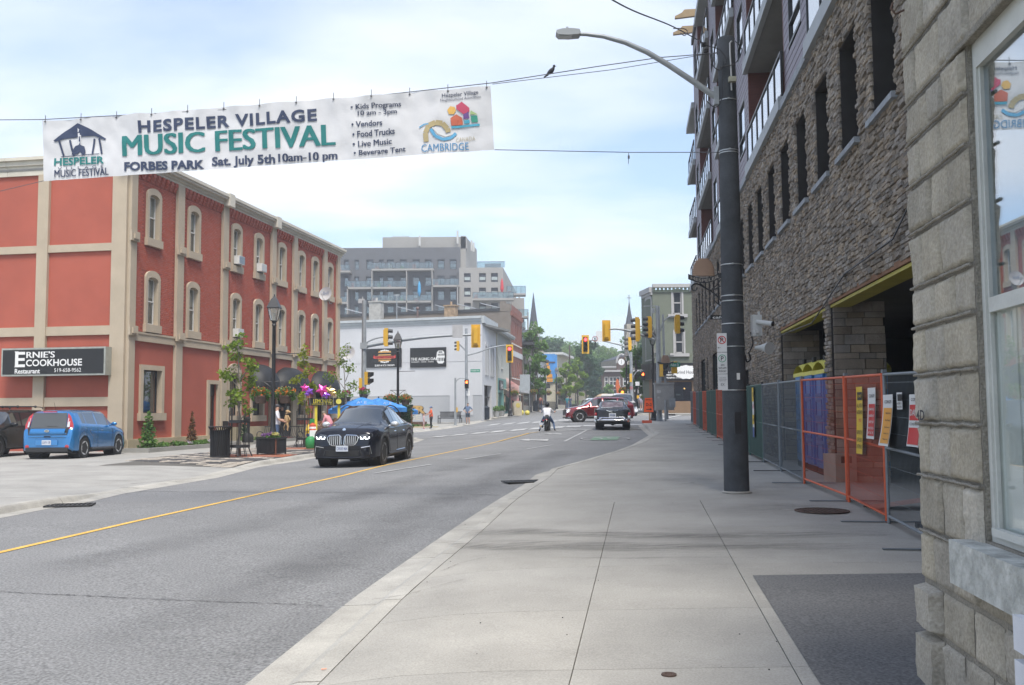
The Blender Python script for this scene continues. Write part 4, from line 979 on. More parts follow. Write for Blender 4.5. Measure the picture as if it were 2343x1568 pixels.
a,b=q(1632,728),q(1668,718);part(MB().b2((a.x,.24,a.z),(b.x,.26,b.z)),'board',blkf,cs);mb=MB();text(mb,'cafe',(a.x+.035,.235,(a.z+b.z)/2),h=.045,w=.19,align='LEFT',off=.02);part(mb,'lettering',signwhite,cs)
part(MB().b2((a.x+.02,.245,b.z),(a.x+.03,.255,b.z+.12)),'hanger',ironm,cs)
cam_=aPole('security_camera','white security camera box with a round barrel lens on the right of the concrete pole','camera')
wc=mat('camera_white',(.48,.49,.48),.5,.06)
a,b=q(1718,770),q(1738,722);part(MB().b2((a.x,-.12,a.z),(b.x,.02,b.z)),'housing',wc,cam_);part(MB().tube([q(1727,738)+Vector((0,-.12,0)),q(1755,745)+Vector((0,-.3,0))],[.035,.042],14),'barrel',wc,cam_,smooth=50)
part(MB().tube([q(1755,745)+Vector((0,-.3,0)),q(1757,745.4)+Vector((0,-.312,0))],.04,14),'lens',blk,cam_);part(MB().b2((q(1714,0).x,-.05,q(0,785).z),(q(1718,0).x,-.01,q(0,726).z)),'bracket',wc,cam_);part(MB().box(q(1727,760)+Vector((0,-.14,0)),(.05,.05,.06)),'sensor',wc,cam_)
hn=aPole('loudspeaker_horn','white horn loudspeaker under the security camera on the concrete pole','loudspeaker')
mb=MB();hp=q(1725,797);mb.tube([hp+Vector((0,-.1,0)),q(1735,797)+Vector((0,-.17,0)),q(1745,799)+Vector((0,-.28,0)),q(1748,800)+Vector((0,-.32,0))],[.03,.045,.085,.105],18);part(mb,'horn',wc,hn,smooth=50);part(MB().b2((q(1709,0).x,-.06,q(0,800).z),(hp.x,-.02,q(0,795).z)),'bracket',wc,hn)
part(MB().tube(curve([q(1712,806),q(1716,822),q(1708,828),q(1704,812)]),.014,6).tube(curve([q(1716,700+60),q(1722,785),q(1714,806)]),.01,5),'cable_loop',blkf,hn)
# ================================================================ WIRES, BANNER, BIRD
yR,yL=15.6,16.62
def wire(name,label,pts,r=.008,cat='cable'):
    return single(MB().tube([Vector(p) for p in pts],r,5),name,mat('wire_grey',(.10,.10,.11),.5),label,cat)
ptop=W(1640,122,PY);wr=W(1126,190,yR);wl=W(97,274,yL);we=W(-700,280,yL+1.2)
wire('support_wire','upper steel wire carrying the festival banner across the street',[ptop,W(1510,132,PY+.1),W(1370,152,PY+.3),wr,W(620,246,(yR+yL)/2),wl,we])
wire('support_wire','second thinner wire just under the upper banner wire, banner to pole',[W(1643,120,PY),W(1400,160,PY+.3),W(1126,193,yR)],.006)
wr2=W(1131,343,yR);wire('stay_wire','lower wire from the banner corner to the concrete pole',[W(1646,349,PY),W(1440,349,PY+.2),wr2],.007)
wire('stay_wire','thin wire running down left from the lower left banner corner',[W(100,414,yL),W(-60,452,yL+.2)],.006)
wire('service_wire','dark wire coming down from the top of the picture to the concrete pole',curve([W(1375,-20,9),W(1400,0,9.6),W(1455,28,11),W(1540,62,13),W(1612,101,PY)]),.009)
mb=MB();mb.tube(curve([W(1540,66,13.2),W(1562,66,13.4),W(1572,72,13.5),W(1566,82,13.4),W(1556,76,13.4)]),.007,5);single(mb,'wire_tail',MATS['wire_grey'],'loose loop of dark wire beside the service wire','cable')
mb=MB();c_=W(1438,360,PY+.2);mb.tube([c_+Vector((0,0,.07)),c_],.006,5).box(c_-Vector((0,0,.0)),(.03,.03,.05)).tube([c_,c_-Vector((.01,0,.12))],.005,5);single(mb,'wire_weight',MATS['wire_grey'],'small clip hanging from the lower stay wire','clip')
# banner
A=W(98,277,yL);B=W(1122,196,yR);Cc=W(1130,343,yR);D=W(100,415,yL);BW=(B-A).length;BH=1.04
bfab=mat('banner_fabric',(.60,.60,.61),.7,.05,1.2,.15,12)
nrmv=(B-A).cross(D-A).normalized()
if nrmv.y>0:nrmv=-nrmv
def bp_(u,v,off=0.0):
    """u 0..1 left to right, v 0..1 bottom to top"""
    p=(D*(1-u)+Cc*u)*(1-v)+(A*(1-u)+B*u)*v
    x=u*BW;n_=.035*noise.noise(Vector((x*.8,v*.9,1)))+.018*noise.noise(Vector((x*2.6,v*2.2,5)))+.011*noise.noise(Vector((x*6,v*4.5,9)))
    fold=.010*math.sin((x*.9+v*3.2)*3.0)*noise.noise(Vector((x*1.2,v,3)))
    grom=math.exp(-(((x+.22)%.58)-.29)**2/.012)*math.exp(-(1-v)*5)*.02
    sag=-.018*math.sin(math.pi*((x/.86)%1))*v**3
    return p+nrmv*(off+n_+fold*1.4+grom)+Vector((0,0,sag))
bn=thing('street_banner','long white banner hung across the street announcing a village music festival in green and navy','banner',(0,0,0))
part(MB().grid(lambda u,v:bp_(u,v),220,30),'cloth',bfab,bn,smooth=80)
navy=mat('ink_navy',(.035,.05,.10),.7,.0);teal=mat('ink_teal',(.015,.17,.165),.7,0)
mapv=lambda x,z,y=0:bp_(x/BW,z/BH,.012-y*2)
def subdiv_map(mb):
    """bend flat print onto the wavy cloth: x,z in metres"""
    bm=bmesh.new();vs=[bm.verts.new((v.x,v.y,v.z)) for v in mb.v]
    for f in mb.f:
        try:bm.faces.new([vs[i] for i in f])
        except Exception:pass
    bmesh.ops.triangulate(bm,faces=bm.faces[:])
    for _ in range(3):
        ed=[e for e in bm.edges if e.calc_length()>.10]
        if not ed:break
        bmesh.ops.subdivide_edges(bm,edges=ed,cuts=1)
        bmesh.ops.triangulate(bm,faces=[f for f in bm.faces if len(f.verts)>3])
    bm.verts.ensure_lookup_table();bm.verts.index_update()
    o=MB().add([mapv(v.co.x,v.co.z,v.co.y) for v in bm.verts],[tuple(v.index for v in f.verts) for f in bm.faces]);bm.free();return o
# photo pixel -> banner metres
def bx(px,py):
    u=(px-98)/(1126-98)
    top=277+(196-277)*u;bot=415+(343-415)*u;return (u*BW,(bot-py)/(bot-top)*BH)
def btext(s,pxa,pya,pxb,pyb,hpx,m,off=.03,sp=1.0):
    a=bx(pxa,pya);b=bx(pxb,pyb);h=hpx/142*BH;mb=MB();text(mb,s,((a[0]+b[0])/2,0,(a[1]+b[1])/2),w=b[0]-a[0],h=h,off=off,spacing=sp)
    # follow the slant between the two ends
    sl=(b[1]-a[1])/(b[0]-a[0]);mb.v=[Vector((v.x,v.y,v.z+(v.x-(a[0]+b[0])/2)*sl)) for v in mb.v]
    return part(subdiv_map(mb),'lettering',m,bn)
btext('HESPELER VILLAGE',328,290,741,262,29,navy,.035,1.15)
btext('MUSIC FESTIVAL',290,334,779,308,48,teal,.028,1.0)
btext('FORBES PARK',292,381,480,376,21,navy,.04);btext('Sat. July 5th',497,372,643,366,27,navy,.03);btext('10am-10 pm',651,364,783,358,24,navy,.03)
btext('• Kids Programs',818,246,929,238,15,navy,.02);btext('10 am - 3pm',833,260,919,255,14,navy,.02);btext('• Vendors',818,285,886,280,13,navy,.02)
btext('• Food Trucks',819,308,913,300,14,navy,.02);btext('• Live Music',819,330,905,323,13,navy,.02);btext('• Beverage Tent',820,352,935,343,15,navy,.02)
btext('Hespeler Village',1020,219,1099,213,11,navy,.01);btext('Neighbourhood Association',1016,230,1104,223,8,navy,.0)
btext('HESPELER',124,371,245,366,18,teal,.03);btext('V  I  L  L  A  G  E',133,386,243,381,6,navy,0);btext('MUSIC FESTIVAL',126,398,255,392,17,navy,.02)
btext('CAMBRIDGE',970,340,1072,335,17,mat('ink_blue',(.06,.22,.42),.7,0),.0);btext('CANADA',1045,320,1087,317,9,mat('ink_sand',(.42,.38,.28),.7,0),.0)
def bpoly(pxs,m,name='print'):
    mb=MB();pts=[bx(*p) for p in pxs];mb.add([(a,0,b) for a,b in pts],[tuple(range(len(pts)))]);return part(subdiv_map(mb),name,m,bn)
def bline(pxs,w_,m,name='print'):
    mb=MB();pts=[Vector((bx(*p)[0],0,bx(*p)[1])) for p in pxs]
    for a,b in zip(pts,pts[1:]):
        d=(b-a).normalized();s_=Vector((-d.z,0,d.x))*w_/2;mb.add([a-s_,b-s_,b+s_,a+s_],[(0,1,2,3)])
    return part(subdiv_map(mb),name,m,bn)
# bandstand logo
bpoly([(124,322),(152,300),(183,281),(216,297),(250,317),(247,320),(222,311),(186,313),(150,318),(127,325)],navy)
for a,b in (((137,322),(147,357)),((163,320),(172,357)),((222,317),(217,352)),((247-14,316),(228-4+15,352))):bline([a,b],.035,navy)
bpoly([(166,354),(172,340),(176,334),(186,331),(197,335),(200,346),(199,353),(192,354),(187,347),(181,353)],navy);bline([(140,359),(233,352)],.012,navy)
bline([(186,292),(186,331)],.06,mat('banner_white',(.62,.62,.63),.7,0));bline([(186,312),(186,347)],.03,navy)
# town logos
sand=mat('ink_tan',(.42,.34,.18),.7,0);lb=mat('ink_sky',(.10,.34,.55),.7,0)
bline([(981,325),(980,305),(988,288),(1003,281),(1018,283),(1028,295),(1030,303)],.085,sand)
bline([(992,296),(1001,312),(1018,320),(1035,316),(1046,305)],.05,lb);bline([(996,292),(1008,306),(1024,312),(1040,306)],.018,sgw)
bline([(967,292),(978,285),(988,284)],.02,lb)
cols=[mat('ink_pink',(.50,.07,.13),.7,0),mat('ink_coral',(.55,.14,.08),.7,0),mat('ink_purple',(.16,.08,.26),.7,0),mat('ink_green',(.05,.30,.22),.7,0),mat('ink_cyan',(.08,.38,.52),.7,0),mat('ink_sun',(.66,.40,.10),.7,0),mat('ink_lime',(.38,.50,.22),.7,0)]
bpoly([(1033,262),(1030,252),(1037,243),(1046,245),(1049,253),(1044,262)],cols[5])
bpoly([(1050,240),(1053,240),(1062,233),(1078,248),(1078,257),(1064,262),(1050,250)],cols[0]);bpoly([(1037,288),(1036,271),(1049,262),(1061,270),(1062,286)],cols[1]);bpoly([(1064,273),(1064,263),(1075,256),(1077,272)],cols[2]);bpoly([(1065,284),(1065,276),(1077,275),(1077,283)],cols[4])
bpoly([(1081,281),(1080,266),(1094,265),(1095,280)],cols[3]);bpoly([(1079,263),(1081,254),(1095,263)],cols[6]);bline([(1037,292),(1098,286)],.035,cols[4])
mb=MB()
for k in range(13):
    p=bp_((k+.1)/12.2,1,.0);mb.tube([p+Vector((0,0,-.03)),p+Vector((0,0,.09))],.006,5)
    mb.lathe(p+Vector((0,-.012,-.025)),[(.012,-.004),(.018,0),(.012,.004)],8,M=Matrix.Rotation(R(90),4,'X'))
part(mb,'hooks',MATS['wire_grey'],bn)
br=W(1260,163,PY+.32);bd=thing('pigeon','dark pigeon perched on the banner wire against the sky','bird',(br.x,br.y,br.z-.06));fe=mat('feather',(.05,.052,.06),.7,.3,20)
mb=MB();mb.tube([(-.07,0,-.0),(-.03,0,.03),(.01,0,.065),(.04,0,.10),(.05,0,.13)],[.012,.035,.042,.028,.018],10);mb.ball((.055,0,.145),.024,8,6);mb.tube([(.075,0,.143),(.095,0,.138)],[.006,.002],5);mb.tube([(-.05,0,.0),(-.12,0,-.05)],[.02,.012],6);part(mb,'body',fe,bd,smooth=60)
# ================================================================ SITE FENCE
FP=[G(*q) for q in [(2150,1262),(2031,1197),(1940.6,1148.5),(1838.8,1106.8)]]
far=[G(*q) for q in [(1776,1088),(1739,1072)]]+[None]*0
e0=FP[-1];e1=G(1581,968);seg=[]
n=14
for i in range(1,n+1):
    t=i/n;seg.append(e0+(e1-e0)*t)
FPall=FP+seg
fcol={'grey':mat('fence_galv',(.20,.225,.24),.5,.12,5,metal=.3),'orange':mat('fence_orange',(.60,.10,.03),.5,.10,5),'green':mat('fence_green',(.03,.10,.075),.6,.12,5)}
def cloth_mat(name,col,al):
    m=mat(name,col,.9,.12,3);m.node_tree.nodes['Principled BSDF'].inputs['Alpha'].default_value=al;return m
scr={'grey':cloth_mat('screen_blue_grey',(.055,.07,.078),.40),'orange':cloth_mat('screen_orange',(.34,.05,.02),.34),'green':cloth_mat('screen_green',(.015,.06,.045),.82)}
kinds=['grey','orange','orange','grey','grey','green','green','green','green','orange','green','green','orange','green','grey','orange','grey']
lab={0:'nearest grey wire fence panel, behind the stone wall corner',1:'nearest orange wire fence panel, with yellow and white notices',2:'second orange wire fence panel, in front of the blue toilets',3:'grey screened fence panel just left of the blue toilets',4:'grey screened fence panel right behind the concrete pole'}
for i,(a,b) in enumerate(zip(FPall,FPall[1:])):
    k=kinds[i];d=Vector((b.x-a.x,b.y-a.y,0));Lp=d.length;rz=math.atan2(d.y,d.x)
    za,zb=H(a.x,a.y),H(b.x,b.y)
    t=thing('fence_panel',lab.get(i,{'orange':'orange screened fence panel left of the concrete pole','green':'dark green screened fence panel left of the concrete pole','grey':'grey fence panel near the far end of the site fence'}[k]+', %s beyond the pole'%['zeroth','first','second','third','fourth','fifth','sixth','seventh','eighth','ninth','tenth','eleventh','twelfth'][max(0,i-4)] if i>4 else ''),'fence',(a.x,a.y,za),rz,'temporary site fence panels')
    sl=(zb-za)/Lp;hh=1.85;g=.05
    zf=lambda x:sl*x
    mb=MB();fr=.021
    mb.tube([(g,0,zf(g)+.0),(g,0,zf(g)+hh)],fr,8).tube([(Lp-g,0,zf(Lp)+0),(Lp-g,0,zf(Lp)+hh)],fr,8)
    part(mb,'frame_post',fcol[k],t,kind='stuff')
    mb=MB();
    for zz_ in (.09,hh*.50,hh-.02):mb.tube([(g,0,zf(g)+zz_),(Lp-g,0,zf(Lp)+zz_)],fr*.85,8)
    part(mb,'frame_rail',fcol[k],t)
    mb=MB();x=g+.05;r_=.0010 if i==2 else .0015 if i<5 else .003
    stp=.052 if i<6 else .10
    while x<Lp-g:mb.tube([(x,.0,zf(x)+.09),(x,.0,zf(x)+hh-.02)],r_,3,cap=False);x+=stp
    for kk in range(1,9):mb.tube([(g,-.006,zf(g)+.09+kk*.205),(Lp-g,-.006,zf(Lp)+.09+kk*.205)],r_*1.5,3,cap=False)
    part(mb,'wire_mesh',fcol[k] if k!='green' else fcol['grey'],t,kind='stuff')
    if i in (1,3,4) or i>4:
        mb=MB();mb.grid(lambda u,v:Vector((g+(Lp-2*g)*u,.02+.012*noise.noise(Vector((u*5+i,v*3,0))),zf(g+(Lp-2*g)*u)+.1+(hh-.14)*v)),16,8);part(mb,'screen',scr[k],t)
    elif i==2:
        mb=MB();mb.grid(lambda u,v:Vector((g+(Lp-2*g)*u,.02,zf(g+(Lp-2*g)*u)+.1+(hh-.14)*v)),8,4);part(mb,'screen',cloth_mat('screen_orange_thin',(.42,.07,.03),.02),t)
    part(MB().box((Lp-g,-.0,zf(Lp)+hh+.02),(.09,.05,.04)).box((g,0,zf(0)+.015),(.05,1.1 if i<5 else .8,.012)),'foot_bar',fcol['grey'] if i<4 else blk,t)
# notices tied to the near panels
def on_fence(px,py,i,dy=-.035):
    a,b=FPall[i],FPall[i+1];
    # intersect view ray with panel plane
    o=CAM;dv=(W(px,py,10)-CAM);n_=Vector((b.y-a.y,-(b.x-a.x),0)).normalized();k=(a-o).dot(n_)/dv.dot(n_);return o+dv*k,n_
def notice(name,label,i,pxc,wd,py0,py1,base,blocks,lines,curl=.02):
    p0,n_=on_fence(pxc,py0,i);p1,_=on_fence(pxc,py1,i);a,b=FPall[i],FPall[i+1];rz=math.atan2(b.y-a.y,b.x-a.x)+math.pi
    if n_.dot(CAM-p0)<0:n_=-n_
    hgt=p0.z-p1.z;loc=Vector((p0.x,p0.y,p1.z))+n_*.04;t=thing(name,label,'notice',loc,rz,'notices tied to the site fence')
    def fn(u,v):return Vector((-wd/2+wd*u+curl*(1-v)**2*1.5*0,-.03*math.sin(math.pi*v)*0-.02*(2*u-1)**2-curl*(1-v)**2*2.5,hgt*v))
    part(MB().grid(fn,6,10),'sheet',base,t,smooth=60)
    def fl(v,o):q=fn((v.x+wd/2)/wd,v.z/hgt);return Vector((v.x,q.y-o,v.z))
    for (x0,x1,z0,z1,m) in blocks:
        part(MB().grid(lambda u,v:fl(Vector((x0*wd+(x1-x0)*wd*u,0,(z0+(z1-z0)*v)*hgt)),.006),6,8),'panel',m,t)
    by={}
    for s,x,z,w_,h_,m in lines:
        mb=by.setdefault(m.name,MB());text(mb,s,(x*wd,0,z*hgt),w=w_*wd,h=h_*hgt,off=.015,fn=lambda v:fl(v,.011))
    for mn,mb in by.items():part(mb,'lettering',MATS[mn],t)
    return t
nw=mat('notice_white',(.62,.62,.60),.5,.04)
notice('site_notice','narrow yellow vertical notice tied to the orange fence panel',1,1975,.37,885,1038,syel,[(-.38,.38,.80,.92,sblk)],[('CONCEPT',0,.86,.62,.04,syel)]+[(s,0,z,.8,.06,sblk) for s,z in (('ALL VISITORS',.72),('& DELIVERIES',.62),('REPORT TO SITE',.32),('OFFICE BEFORE',.21),('ENTERING SITE',.11))]+[('MUST',0,.50,.4,.05,sred)],.01)
notice('site_notice','white notice with red text blocks beside the yellow notice on the orange fence panel',1,2004,.42,887,1004,nw,[(-.4,.42,.06,.68,sred)],[('CONCEPT',0,.84,.7,.06,sblk)]+[(s,0,z,.66,.05,nw) for s,z in (('DANGER',.58),('HARD HATS',.45),('SAFETY BOOTS',.33),('MUST BE WORN',.21),('AT ALL TIMES',.12))],.015)
notice('site_notice','white notice with an orange panel of safety rules on the nearest grey fence panel',0,2042,.46,903,1020,nw,[(-.42,.42,.05,.74,sorg)],[('CONCEPT',0,.86,.7,.06,sblk)]+[(s,0.05,z,.55,.035,sblk) for s,z in (('Head Protection',.64),('Foot Protection',.50),('Eye Protection',.36),('Safety Vest',.24),('Stay Alert',.13))],.03)
notice('site_notice','small white square notice above the orange post on the nearest grey fence panel',0,2069,.24,898,937,nw,[(-.4,.4,.5,.9,sblk)],[('KEEP OUT',0,.35,.8,.12,sblk),('NO ENTRY',0,.15,.8,.12,sblk)],0)
notice('site_notice','white and red danger notice cut off by the stone wall corner',0,2106,.46,902,1022,nw,[(-.45,.45,.50,.80,sred),(-.45,.45,.04,.36,sred)],[('CONCEPT',0,.90,.7,.06,sblk),('DANGER',0,.65,.8,.12,nw),('CONSTRUCTION',0,.43,.8,.05,sblk)],.02)
notice('site_notice','yellow and white notice on the grey screened fence panel just right of the concrete pole',4,1727,.36,887,1000,nw,[(-.5,.5,.72,1.0,syel),(-.5,.5,.26,.45,syel),(-.5,.5,.0,.2,mat('ink_noticeblue',(.06,.10,.25),.6,0))],[('TRUCKS',0,.86,.7,.08,sblk),('ENTRANCE',0,.62,.8,.08,sred),('NO PARKING',0,.35,.8,.06,sblk)],.0)
# portable toilets
ptb=mat('toilet_blue',(.02,.17,.42),.45,.10,3);ptb2=mat('toilet_blue_dark',(.015,.12,.32),.5,.1,3);pty=mat('toilet_roof_yellow',(.62,.56,.10),.5,.08,3)
pt=thing('portable_toilet','blue portable toilet with a yellow roof, nearest the pillar','portable toilet',(0,0,0),0,'blue portable toilets behind the fence')
mb=MB();mb.b2((-.54,-.56,.12),(.54,.56,2.05));part(mb,'cabin',ptb,pt)
part(MB().b2((-.56,-.58,0),(.56,.58,.12)),'skid',blkf,pt)
dr=part(MB().b2((-.40,-.61,.16),(.40,-.56,2.0)),'door',ptb,pt)
for z0,z1 in ((.25,.62),(.68,1.05),(1.11,1.48),(1.54,1.92)):
    part(MB().prism([(-.30,z0),(.30,z0),(.24,z0+.06),(-.24,z0+.06)],-.635,-.61).b2((-.30,-.63,z0+.06),(-.26,-.61,z1)).b2((.26,-.63,z0+.06),(.30,-.61,z1)).b2((-.26,-.63,z1-.04),(.26,-.61,z1)),'door_rib',ptb2,dr)
for z in (.3,.8,1.3,1.8):
    for sx in(-1,1):part(MB().b2((sx*.55-.012,-.45,z),(sx*.55+.012,.45,z+.3)),'side_rib',ptb2,pt)
mb=MB()
def roof(u,v):
    x=-.60+1.2*u;y=-.62+1.24*v;return Vector((x,y,2.05+.30*math.sin(math.pi*min(1,max(0,u*1.0)))**.7*(.55+.45*math.sin(math.pi*v))))
mb.grid(roof,16,6);mb.b2((-.60,-.62,1.98),(.60,.62,2.06));part(mb,'roof',pty,pt,smooth=40);part(MB().b2((-.09,-.5,2.2),(.09,-.44,2.36)).cyl((.2,.3,2.2),(.2,.3,2.55),.05),'vent',blkf,pt)
pp=[NBM@Vector((-19.1,.60,0)),NBM@Vector((-20.25,.60,0)),NBM@Vector((-21.4,.60,0))]
pt.location=(pp[0].x,pp[0].y,H(pp[0].x,pp[0].y)-.0);pt.rotation_euler=(0,0,RZ)
for p,l in zip(pp[1:],('middle one of the three blue portable toilets','blue portable toilet farthest from the pillar, at the left of the row')):dup(pt,(p.x,p.y,H(p.x,p.y)),RZ,l)
# delineator post and blocks
a,_=on_fence(2066,1100,0);q_=Vector((a.x+.55,a.y+.35,0));dl=thing('delineator_post','orange traffic post with white bands behind the nearest grey fence panel','traffic post',(q_.x,q_.y,H(q_.x,q_.y)))
orr=mat('plastic_orange',(.55,.09,.04),.5,.1,4)
part(MB().lathe((0,0,0),[(.09,.05),(.085,.3),(.07,1.0),(.03,1.08),(.03,1.16),(.0,1.17)],14),'post',orr,dl,smooth=40);part(MB().lathe((0,0,0),[(.28,0),(.27,.05),(.1,.06)],10),'base',blkf,dl)
for z in (.66,.84):part(MB().lathe((0,0,0),[(.079,z),(.076,z+.1)],14),'band',nw,dl)
a=G(1930,1112);bl=thing('concrete_block','weathered concrete block lying behind the second orange fence panel','concrete block',(a.x+.25,a.y+.9,H(a.x+.25,a.y+.9)),.2);cb=mat('block_conc',(.36,.29,.24),.9,.15,3)
part(MB().box((0,0,.25),(.42,.42,.5)),'block',cb,bl);part(MB().box((0,-.22,.40),(.2,.03,.12)),'slot',crack,bl)
a=G(1960,1185);mb=MB().grid(lambda u,v:Vector((a.x+.5+.9*u,a.y+.7+.5*v,H(a.x+1,a.y+1)+.02+.12*u+.03*math.sin(v*4))),6,4);single(mb,'cloth_sheet',mat('rag',(.42,.26,.22),.9,.15,4),'pale sheet lying on the ground behind the orange fence panel','sheet')
single(MB().prism([(0,0),(.22,0),(.28,1.5),(.2,1.62),(.02,1.5)],0,.05,Mx(*(NBM@Vector((-23.0,-.25,.42))).xyz,RZ)),'plastic_wrap',mat('wrap_grey',(.34,.38,.42),.4,.15,5),'pale grey wrapped board leaning beside the blue toilets','board')
# ================================================================ FAR BUILDINGS
def frameM(a,b):
    """local frame with x from a to b (as seen from the street), y inward"""
    d=Vector((b[0]-a[0],b[1]-a[1]));return math.atan2(d.y,d.x),d.length
def bwin(par,x0,x1,z0,z1,fr=wframe,M=None,rev=.15,t=.07,mid=True,sill=True,surm=None,gl=None,rise=0):
    M=M or Matrix();mb=MB()
    surround(mb,x0,x1,z0,z1,t*1.6,rise,-.05,.02) if surm else mb
    def bx(a,b):
        v=MB().b2(a,b);mb.v+=v.v if 0 else [];o=len(mb.v);mb.add(v.v,v.f)
    if sill:bx((x0-.12,-.1,z0-.12),(x1+.12,.02,z0))
    bx((x0,rev-.05,z0),(x0+t,rev,z1));bx((x1-t,rev-.05,z0),(x1,rev,z1));bx((x0,rev-.05,z1-t),(x1,rev,z1));bx((x0,rev-.05,z0),(x1,rev,z0+t))
    if mid:bx((x0,rev-.06,(z0+z1)/2-t/2),(x1,rev,(z0+z1)/2+t/2))
    mb.v=[M@v for v in mb.v];w_=part(mb,'window',surm or fr,par)
    part(MB().add([M@Vector(q) for q in((x0,rev-.02,z0),(x1,rev-.02,z0),(x1,rev-.02,z1),(x0,rev-.02,z1))],[(0,1,2,3)]),'pane',gl or pane,w_);return w_
whitew=mat('white_render',(.56,.565,.575),.85,.05,.5,.1,30);greyw=mat('grey_render',(.40,.41,.42),.85,.05,.5,.1,30)
wa,wb_,wc_=(-30,94.1),(-2.65,85.3),(-1.55,93.3)
rz,LW=frameM(wa,wb_);wbld=thing('white_shop_building','two storey white rendered corner building with two black billboards','building',(*wa,0),rz)
WM=RM[wbld.name];part(facade(MB(),0,LW,3.1,9.55,[],reveal=.1),'wall_upper',whitew,wbld);part(facade(MB(),0,LW,-.2,3.1,[],reveal=.1),'wall_lower',greyw,wbld)
for x in rng(0,LW,3.6)[:-1]:
    mb=MB()
    for dz,pr in((0,.06),(.2,.14),(.42,.24)):mb.b2((x,-pr,9.5+dz),(x+LW/round(LW/3.6)-.01,.2,9.5+dz+.22))
    part(mb,'cornice',mat('cornice_grey',(.44,.47,.48),.8,.08,2),wbld)
part(MB().b2((0,.05,9.3),(LW,8,9.5)),'roof',MATS['roof_gravel'],wbld)
part(MB().b2((0,-.02,3.06),(LW,0,3.10)).b2((0,-.015,6.1),(LW,0,6.13)),'joint_line',greyw,wbld)
part(MB().b2((LW-3.1,-.04,1.3),(LW-.9,0,3.1)).b2((LW-3.0,-.05,1.4),(LW-1.0,-.04,3.0)),'blank_panel',whitew,wbld)
r2,l2=frameM(wb_,wc_);MS2=WM.inverted()@(Matrix.Translation(Vector((*wb_,0)))@Matrix.Rotation(r2,4,'Z'))
sw=[(1.6+i*1.25+(.5 if i>1 else 0),2.15+i*1.25+(.5 if i>1 else 0),5.0,7.6) for i in range(4)]
part(facade(MB(),0,l2,-.2,9.55,sw+[(1.0,5.2,.6,4.0)],M=MS2,reveal=.5),'wall_street',whitew,wbld)
for a,b,c,d in sw:bwin(wbld,a,b,c,d,M=MS2,surm=greyw,rise=.25)
v=MB().b2((0,-.2,9.5),(l2,.2,10.15));part(MB().add([MS2@q for q in v.v],v.f),'cornice',MATS['cornice_grey'],wbld)
v=MB().b2((1.0,.5,.6),(5.2,.6,4.0));part(MB().add([MS2@q for q in v.v],v.f),'shop_recess',dark,wbld)
v=MB().b2((2.4,.2,.6),(2.5,.3,4)).b2((3.8,.2,.6),(3.9,.3,4)).b2((1,.2,2.9),(5.2,.3,3.0));part(MB().add([MS2@q for q in v.v],v.f),'shop_frame',blk,wbld)
def wl_pt(px,py,plane_o,rz_,dy=0):
    """hit a vertical wall plane through plane_o with heading rz_; returns wall-local (x,z)"""
    n_=Vector((-math.sin(rz_),math.cos(rz_),0));dv=W(px,py,10)-CAM;o=Vector((plane_o[0],plane_o[1],0));k=(o-CAM).dot(n_)/dv.dot(n_);p=CAM+dv*k;d=p-o
    return (d.x*math.cos(rz_)+d.y*math.sin(rz_),p.z)
def board(name,label,x0,z1,x1,z0):
    t=thing(name,label,'billboard',(*wa,0),rz,'billboards on the white building');part(MB().b2((x0,-.10,z0),(x1,-.02,z1)),'panel',signblack,t);return t
a=wl_pt(838.5,799,wa,rz);b=wl_pt(919,840,wa,rz);s1=board('billboard','black billboard with a red ribbon and a stacked sandwich, subs and ice cream',a[0],a[1],b[0],b[1]);cx_=(a[0]+b[0])/2+.1;cz_=(a[1]+b[1])/2
bun=mat('bun',(.60,.33,.10),.7,.1,5);rib=mat('ribbon_red',(.55,.06,.05),.7,0);mb=MB()
for dz,w_,h_ in((.48,1.35,.16),(.22,1.4,.1),(-.12,1.4,.14),(-.30,1.3,.12)):mb.prism([(cx_-w_/2,cz_+dz),(cx_-w_/2+.1,cz_+dz+h_),(cx_+w_/2-.1,cz_+dz+h_),(cx_+w_/2,cz_+dz)],-.115,-.105)
part(mb,'sandwich_print',bun,s1)
mb=MB()
for i in range(5):
    for sg_ in(.70,-.42):mb.ball((cx_-.34+i*.17,-.11,cz_+sg_-abs(i-2)*.03*(1 if sg_>0 else -1)),(.085,.012,.075),8,5)
part(mb,'teeth_print',signwhite,s1)
mb=MB().prism([(cx_-1.15,cz_+.02),(cx_-1.05,cz_+.3),(cx_-1.0,cz_+.16),(cx_+1.0,cz_+.16),(cx_+1.05,cz_+.3),(cx_+1.15,cz_+.02),(cx_+1.0,cz_-.06),(cx_-1.0,cz_-.06)],-.13,-.118);part(mb,'ribbon_print',rib,s1)
mb=MB();text(mb,'THE MAD STACKER',(cx_,-.135,cz_+.05),w=1.9,h=.15,off=.02);part(mb,'lettering',mat('ink_dark',(.06,.01,.01),.7,0),s1)
mb=MB();text(mb,'SUBS & ICE CREAM',(cx_,-.12,b[1]+.18),w=1.95,h=.16,off=.03);part(mb,'lettering',signwhite,s1)
a=wl_pt(939,797,wa,rz);b=wl_pt(1021,839.5,wa,rz);s2=board('billboard','black billboard with a white barrel for a whiskey, wine and tapas bar',a[0],a[1],b[0],b[1]);x1=b[0];mid_=(a[1]+b[1])/2
mb=MB();mb.prism([(x1-.86,mid_-.45),(x1-.93,mid_),(x1-.86,mid_+.45),(x1-.72,mid_+.58),(x1-.32,mid_+.58),(x1-.18,mid_+.45),(x1-.11,mid_),(x1-.18,mid_-.45),(x1-.32,mid_-.58),(x1-.72,mid_-.58)],-.115,-.104);part(mb,'barrel_print',signwhite,s2)
mb=MB()
